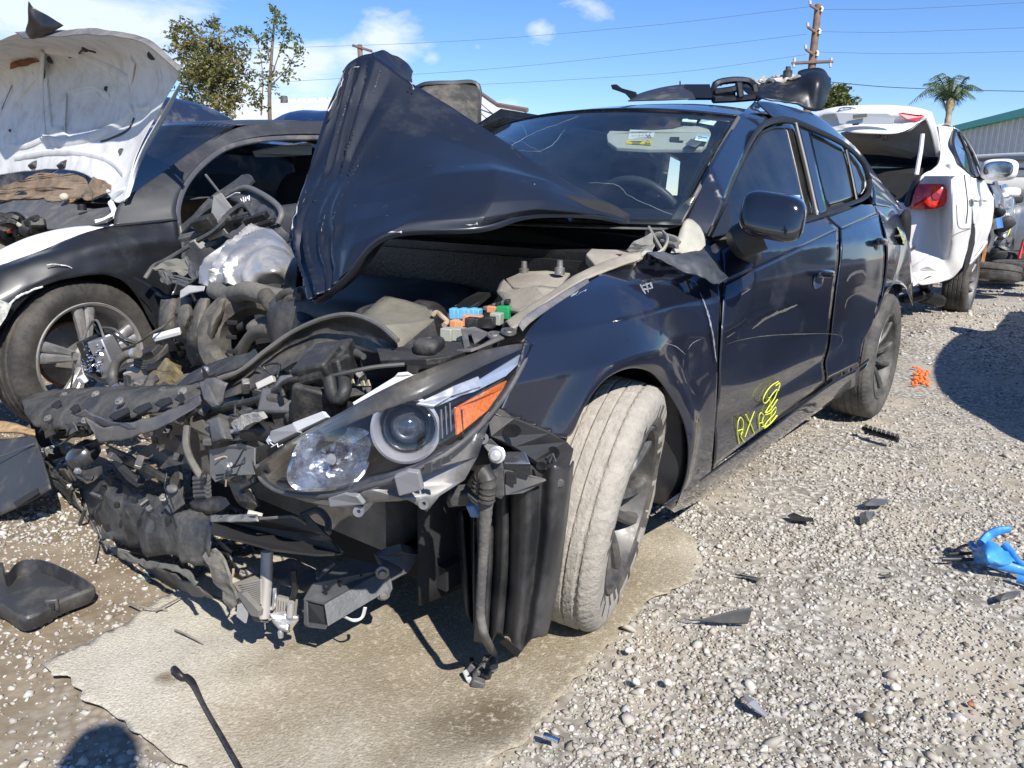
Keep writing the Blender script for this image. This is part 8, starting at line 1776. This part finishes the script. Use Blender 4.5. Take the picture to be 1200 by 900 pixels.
# tub on the left
tb, c0 = base_thing('plastic_tray', 'black open plastic tray with raised rim and latch, on the gravel at the left edge', 'tray', ground(50, 690))
g_ = lambda L: [p - c0 for p in gz(L)]
TB = mat('tray_plastic', (.030, .031, .034), .38, dust=.25, dcol=(.16, .145, .12), dscale=9, dupbias=.1)
rim = [(-40, 690), (-30, 668), (-4, 660), (3, 659), (4, 668), (8, 673), (22, 658), (48, 656), (80, 668), (107, 684), (104, 690), (72, 702), (30, 722), (2, 708), (-20, 700)]
z1 = .05; top_ = g_([(u, v, z1) for u, v in rim]); cen = sum(top_, Vector()) / len(top_); bot_ = [cen.lerp(p, .90) + Vector((0, 0, -z1 + .012)) for p in top_]; 
outr = [cen.lerp(p, 1.03) + Vector((0, 0, -.006)) for p in top_]; skirt = [cen.lerp(p, 1.0) + Vector((0, 0, -.034)) for p in top_]; foot = [cen.lerp(p, .97) + Vector((0, 0, -z1 + .006)) for p in top_]
def ringsurf(nm, rings, mt_, par, n=90, **k):
    rs = [cr(list(r) + [r[0]], n + 1)[:-1] for r in rings]; V = [Vector(p) for r in rs for p in r]; return mk(nm, V, gridfaces(n, len(rs), True), mt_, par, **k)
ringsurf('tray_wall', [bot_, [cen.lerp(p, .97) for p in top_], top_, outr, [p + Vector((0, 0, -.012)) for p in outr], skirt, foot], TB, tb)
plate('tray_floor', [Vector(p) for p in cr(bot_ + [bot_[0]], 40)[:-1]], TB, tb, .006, smooth=False)
box('tray_latch', g_([(61, 709, .045)])[0], (.03, .012, .034), TB, tb, E3(0, 0, .35), .004); box('latch_slot', g_([(61, 711, .045)])[0], (.012, .010, .014), DARK, tb, E3(0, 0, .35), .001)
# bin shell far left
bn, c0 = base_thing('bumper_corner', 'broken black plastic panel with a slot leaning at the left edge by the sedan wheel', 'car part', ground(20, 600))
g_ = lambda L: [wpx(u, v, d) - c0 for u, v, d in L]
surf_rows('panel_face', [g_([(-40, 520, 2.75), (0, 515, 2.68), (30, 512, 2.62), (43, 514, 2.60)]), g_([(-40, 555, 2.68), (0, 550, 2.62), (30, 545, 2.56), (50, 536, 2.54)]), g_([(-40, 610, 2.58), (0, 604, 2.52), (35, 590, 2.49), (61, 573, 2.47)])], 30, 20, TB, bn, .006, crump=.006)
plate('panel_slot', g_([(16, 589, 2.455), (44, 572, 2.44), (46, 578, 2.43), (20, 595, 2.44)]), DARK, bn, .004); 
tube('panel_crease', g_([(-30, 545, 2.60), (10, 532, 2.58), (40, 520, 2.56)]), .003, PLASG, bn, 5)
surf_rows('orange_strip', [g_([(-40, 500, 2.8), (0, 497, 2.72), (20, 499, 2.68), (42, 506, 2.64)]), g_([(-40, 512, 2.72), (0, 508, 2.66), (20, 508, 2.62), (42, 512, 2.60)])], 24, 5, mat('strip_tan', (.34, .22, .10), .8, var=.4, vscale=30, dust=.3), bn, .01, crump=.008)
# prop rod
rp = [ground(204, 784, .035), ground(208, 788, .04), ground(213, 793, .03), ground(220, 794, .03), ground(227, 802, .03), ground(240, 828, .03), ground(262, 866, .032), ground(290, 915, .035), ground(330, 985, .035)]
o = tube('steel_rod', rp, [.008, .007, .0045, .0042, .0042, .0042, .0042, .0042, .0042], mat('rod_dark', (.035, .03, .032), .45, .5, dust=.2), None, 10, n=60, origin=rp[4]); tag(o, 'thin dark bent steel rod lying across the dirty carpet', 'rod')
# trim shard
o = surf_rows('plastic_shard', [gz([(800, 724, .01), (815, 726, .016), (835, 722, .03), (860, 715, .055), (882, 712, .07)]), gz([(802, 726, .008), (820, 727, .01), (840, 729, .012), (862, 730, .012), (876, 730, .012)])], 30, 10, mat('shard_grey', (.10, .10, .105), .45, dust=.2), None, .003, origin=ground(850, 728)); tag(o, 'curved grey plastic trim shard on the gravel right of the muddy wheel', 'plastic shard')
for L, lb, mt_, z_ in (([(1010, 589), (1022, 584), (1042, 586), (1036, 592), (1014, 592)], 'small grey plastic shard on the gravel, upper one of the close pair', mat('shard_grey', (.10, .10, .105), .45), .02), ([(1008, 603), (1014, 600), (1024, 599), (1026, 603), (1018, 610), (1008, 613)], 'small crumpled grey plastic shard on the gravel, lower one of the close pair', mat('shard_grey', (.10, .10, .105), .45), .02), ([(923, 604), (930, 601), (938, 607), (952, 607), (954, 611), (928, 610)], 'thin black plastic splinter on the gravel left of the grey shard pair', PLAS, .02), ([(862, 673), (870, 673), (892, 678), (888, 681)], 'long grey splinter lying on the gravel above the curved trim shard', PLASG, .012), ([(1034, 674), (1042, 672), (1046, 675), (1038, 677)], 'tiny dark flake in the middle of the gravel', PLASG, .012), ([(870, 812), (884, 822), (900, 838), (896, 840), (876, 826)], 'pale grey plastic sliver standing in the gravel at the lower middle', mat('sliver_pale', (.25, .25, .27), .5), .015), ([(1166, 700), (1180, 694), (1196, 693), (1190, 700), (1172, 704)], 'dark plastic flake on the gravel below the blue glove', PLASG, .015)):
    P = [WF.z(u, v, z_ + .01 * math.sin(i * 2.1)) for i, (u, v) in enumerate(L)]; o = plate('plastic_fragment', P, mt_, None, .003, sub=1, crump=.003, csc=30, origin=P[0]); tag(o, lb, 'plastic fragment', 'plastic fragments on the gravel')
# black clip strip by the rear wheel
gs, c0 = base_thing('grille_clip_strip', 'black toothed plastic strip on the gravel beside the rear wheel of the blue hatchback', 'car part', ground(1032, 510))
g_ = lambda L: [p - c0 for p in gz(L)]
tube('strip_bar', g_([(1012, 502, .03), (1022, 507, .03), (1036, 511, .03), (1053, 515, .03)]), .012, PLAS, gs, 8, n=20)
for i in range(8): u = 1014 + i * 5.2; tube('strip_tooth', g_([(u, 503 + i * 1.6, .03), (u + 1, 499 + i * 1.6, .055)]), .009, PLAS, gs, 6); tube('strip_tooth', g_([(u, 503 + i * 1.6, .03), (u + 1, 508 + i * 1.4, .015)]), .008, PLAS, gs, 6)
# blue glove with dark metal pieces
gl, c0 = base_thing('rubber_glove', 'crumpled bright blue rubber glove on the gravel at the right edge', 'glove', ground(1165, 650))
g_ = lambda L: [p - c0 for p in gz(L)]
GB = mat('glove_blue', (.045, .25, .60), .45, coat=.3, var=.12, vscale=18, bump=.3, bscale=60)
surf_rows('glove_palm', [g_([(1137, 640, .05), (1150, 632, .07), (1158, 630, .09)]), g_([(1142, 650, .05), (1158, 645, .09), (1170, 640, .08)]), g_([(1146, 658, .03), (1166, 656, .07), (1182, 648, .06)]), g_([(1172, 664, .03), (1184, 662, .05), (1196, 656, .04)])], 24, 24, GB, gl, .003, crump=.012, csc=18)
tube('glove_finger', g_([(1150, 638, .08), (1158, 628, .10), (1170, 622, .12), (1184, 620, .13)]), [.020, .017, .016, .013], GB, gl, 12, n=20, squash=.7)
tube('glove_finger', g_([(1176, 640, .07), (1184, 648, .06), (1192, 658, .05), (1206, 666, .04)]), [.02, .016, .013, .012], GB, gl, 12, n=20, squash=.6)
tube('glove_finger', g_([(1160, 656, .06), (1180, 664, .04), (1210, 672, .03)]), [.022, .016, .012], GB, gl, 12, n=20, squash=.5)
tube('glove_finger', g_([(1192, 678, .02), (1206, 682, .02), (1220, 686, .02)]), [.014, .014, .012], GB, gl, 12, n=16, squash=.7)
tube('glove_cuff', g_([(1138, 636, .06), (1144, 650, .05), (1148, 659, .03)]), .008, GB, gl, 8, n=16)
for k, (L, lb) in enumerate((([(1118, 646), (1128, 640), (1140, 638)], 'upper dark metal clip beside the cuff of the blue glove'), ([(1104, 656), (1122, 656), (1148, 655)], 'long thin dark metal clip sticking out under the blue glove'), ([(1112, 650), (1126, 649), (1142, 648)], 'middle dark metal clip beside the blue glove'))):
    P = gz([(u, v, .022) for u, v in L]); o = tube('metal_clip', P, .006, mat('clip_dark', (.05, .05, .055), .4, .6), None, 6, n=12, squash=.5, origin=P[0]); tag(o, lb, 'metal clip', 'metal clips by the glove')
o = tube('chrome_fitting', gz([(638, 862, .02), (646, 864, .022), (655, 868, .02)]), .007, CHROME, None, 12, n=8, origin=ground(646, 866)); tag(o, 'short chrome cylinder fitting on the gravel beside the carpet edge', 'fitting')
# twigs
for L, lb in (([(110, 655), (122, 610), (140, 604), (172, 600)], 'bent dry twig standing on the gravel behind the plastic tray'), ([(128, 640), (150, 646), (168, 650)], 'short dry twig lying right of the bent one'), ([(150, 705), (170, 712), (196, 714)], 'thin pale dry twig right of the plastic tray'), ([(182, 716), (196, 708), (218, 697)], 'flat grey splinter of wood near the carpet corner'), ([(205, 738), (222, 745), (238, 755)], 'tiny dry stalk beside the carpet edge'), ([(1175, 470), (1150, 500), (1100, 540)][0:0], '')):
    if not L: continue
    P = gz([(u, v, .02 + .008 * (i % 2)) for i, (u, v) in enumerate(L)]); o = tube('twig', P, [.003, .0022, .0015], mat('twig_brown', (.20, .17, .13), .9, var=.3), None, 5, n=14, origin=P[0]); tag(o, lb, 'twig')
# orange paint mark: sprayed stones
mb = MB(); rg_ = random.Random(8)
for k in range(46):
    u, v = rg_.gauss(1078, 5), rg_.gauss(442, 5); 
    if abs(u - 1078) > 13 or abs(v - 442) > 12: continue
    p = ground(u, v, .012); V, Fc = superbox(p, (rg_.uniform(.008, .017), rg_.uniform(.008, .017), rg_.uniform(.006, .011)), E3(rg_.uniform(-.4, .4), rg_.uniform(-.4, .4), rg_.uniform(0, 3)), 1.0, 6); mb.add(V, Fc)
o = mb.build('orange_paint_mark', mat('spray_orange', (.80, .16, .03), .6, var=.2, vscale=30), None, origin=ground(1078, 442)); tag(o, 'bright orange spray paint spot on the pale gravel right of the rear wheel', 'paint mark', kind='stuff')
# a few single larger stones that stand out
for (u, v, r_, lb) in ((782, 799, .016, 'larger pale stone by the carpet edge, upper right of three'), (738, 762, .017, 'larger pale stone by the carpet edge, middle of three'), (745, 798, .019, 'larger pale stone by the carpet edge, lowest of three'), (843, 640, .014, 'small white stone on the gravel near the rocker panel'), (1049, 805, .018, 'white stone near the bottom of the right gravel field'), (1137, 825, .011, 'small rust red stone in the right gravel'), (718, 708, .010, 'small round pebble on the carpet near the wheel')):
    p = ground(u, v, r_ * .4); r_ *= .55; V, Fc = superbox((0, 0, 0), (r_ * 1.2, r_, r_ * .7), E3(.2, .1, random.uniform(0, 3)), .95, 10); V = crumple(V, r_ * .25, 60, u)
    o = mk('pebble', V, Fc, mat('rust_stone', (.35, .12, .05), .8) if 'rust' in lb else mat('white_stone', (.58, .55, .48), .85, var=.1, bump=.3), None); o.location = p; tag(o, lb, 'pebble', 'larger pebbles')

# ================================================================== the photographer, seen only as a shadow at the lower left
pr = bpy.data.meshes.new('person'); bm = bmesh.new()
J = {'pel': (.02, -.42, .95), 'ch': (.0, -.40, 1.25), 'nk': (-.03, -.34, 1.45), 'hd': (-.06, -.28, 1.60), 'hd2': (-.06, -.26, 1.72), 'sl': (-.22, -.38, 1.40), 'el': (-.30, -.30, 1.15), 'wl': (-.09, -.14, 1.08), 'sr': (.20, -.38, 1.40), 'er': (.28, -.30, 1.15), 'wr': (.09, -.14, 1.08), 'hl': (-.09, -.42, .92), 'kl': (-.11, -.38, .50), 'al': (-.12, -.44, .08), 'tl': (-.13, -.28, .04), 'hr': (.13, -.42, .92), 'kr': (.15, -.40, .50), 'ar': (.16, -.46, .08), 'tr': (.17, -.30, .04)}
rad = {'pel': (.15, .12), 'ch': (.17, .12), 'nk': (.06, .06), 'hd': (.085, .10), 'hd2': (.075, .09), 'sl': (.07, .06), 'el': (.042, .042), 'wl': (.03, .025), 'sr': (.07, .06), 'er': (.042, .042), 'wr': (.03, .025), 'hl': (.09, .09), 'kl': (.06, .06), 'al': (.045, .045), 'tl': (.04, .03), 'hr': (.09, .09), 'kr': (.06, .06), 'ar': (.045, .045), 'tr': (.04, .03)}
vs = {k: bm.verts.new(v) for k, v in J.items()}
for a, b in (('pel', 'ch'), ('ch', 'nk'), ('nk', 'hd'), ('hd', 'hd2'), ('ch', 'sl'), ('sl', 'el'), ('el', 'wl'), ('ch', 'sr'), ('sr', 'er'), ('er', 'wr'), ('pel', 'hl'), ('hl', 'kl'), ('kl', 'al'), ('al', 'tl'), ('pel', 'hr'), ('hr', 'kr'), ('kr', 'ar'), ('ar', 'tr')): bm.edges.new((vs[a], vs[b]))
order = list(J); bm.to_mesh(pr); bm.free()
po = bpy.data.objects.new('person', pr); COL.objects.link(po); po.location = (.02, -.05, 0); sk_ = po.modifiers.new('skin', 'SKIN')
for i, k in enumerate(order): pr.skin_vertices[0].data[i].radius = rad[k]
pr.skin_vertices[0].data[0].use_root = True
s = po.modifiers.new('sub', 'SUBSURF'); s.levels = 1; s.render_levels = 1; pr.materials.append(mat('clothes_dark', (.05, .055, .07), .9))
tag(po, 'person taking the photograph, known only by the round head shadow at the lower left', 'person')
print('DONE objects', len(bpy.data.objects))
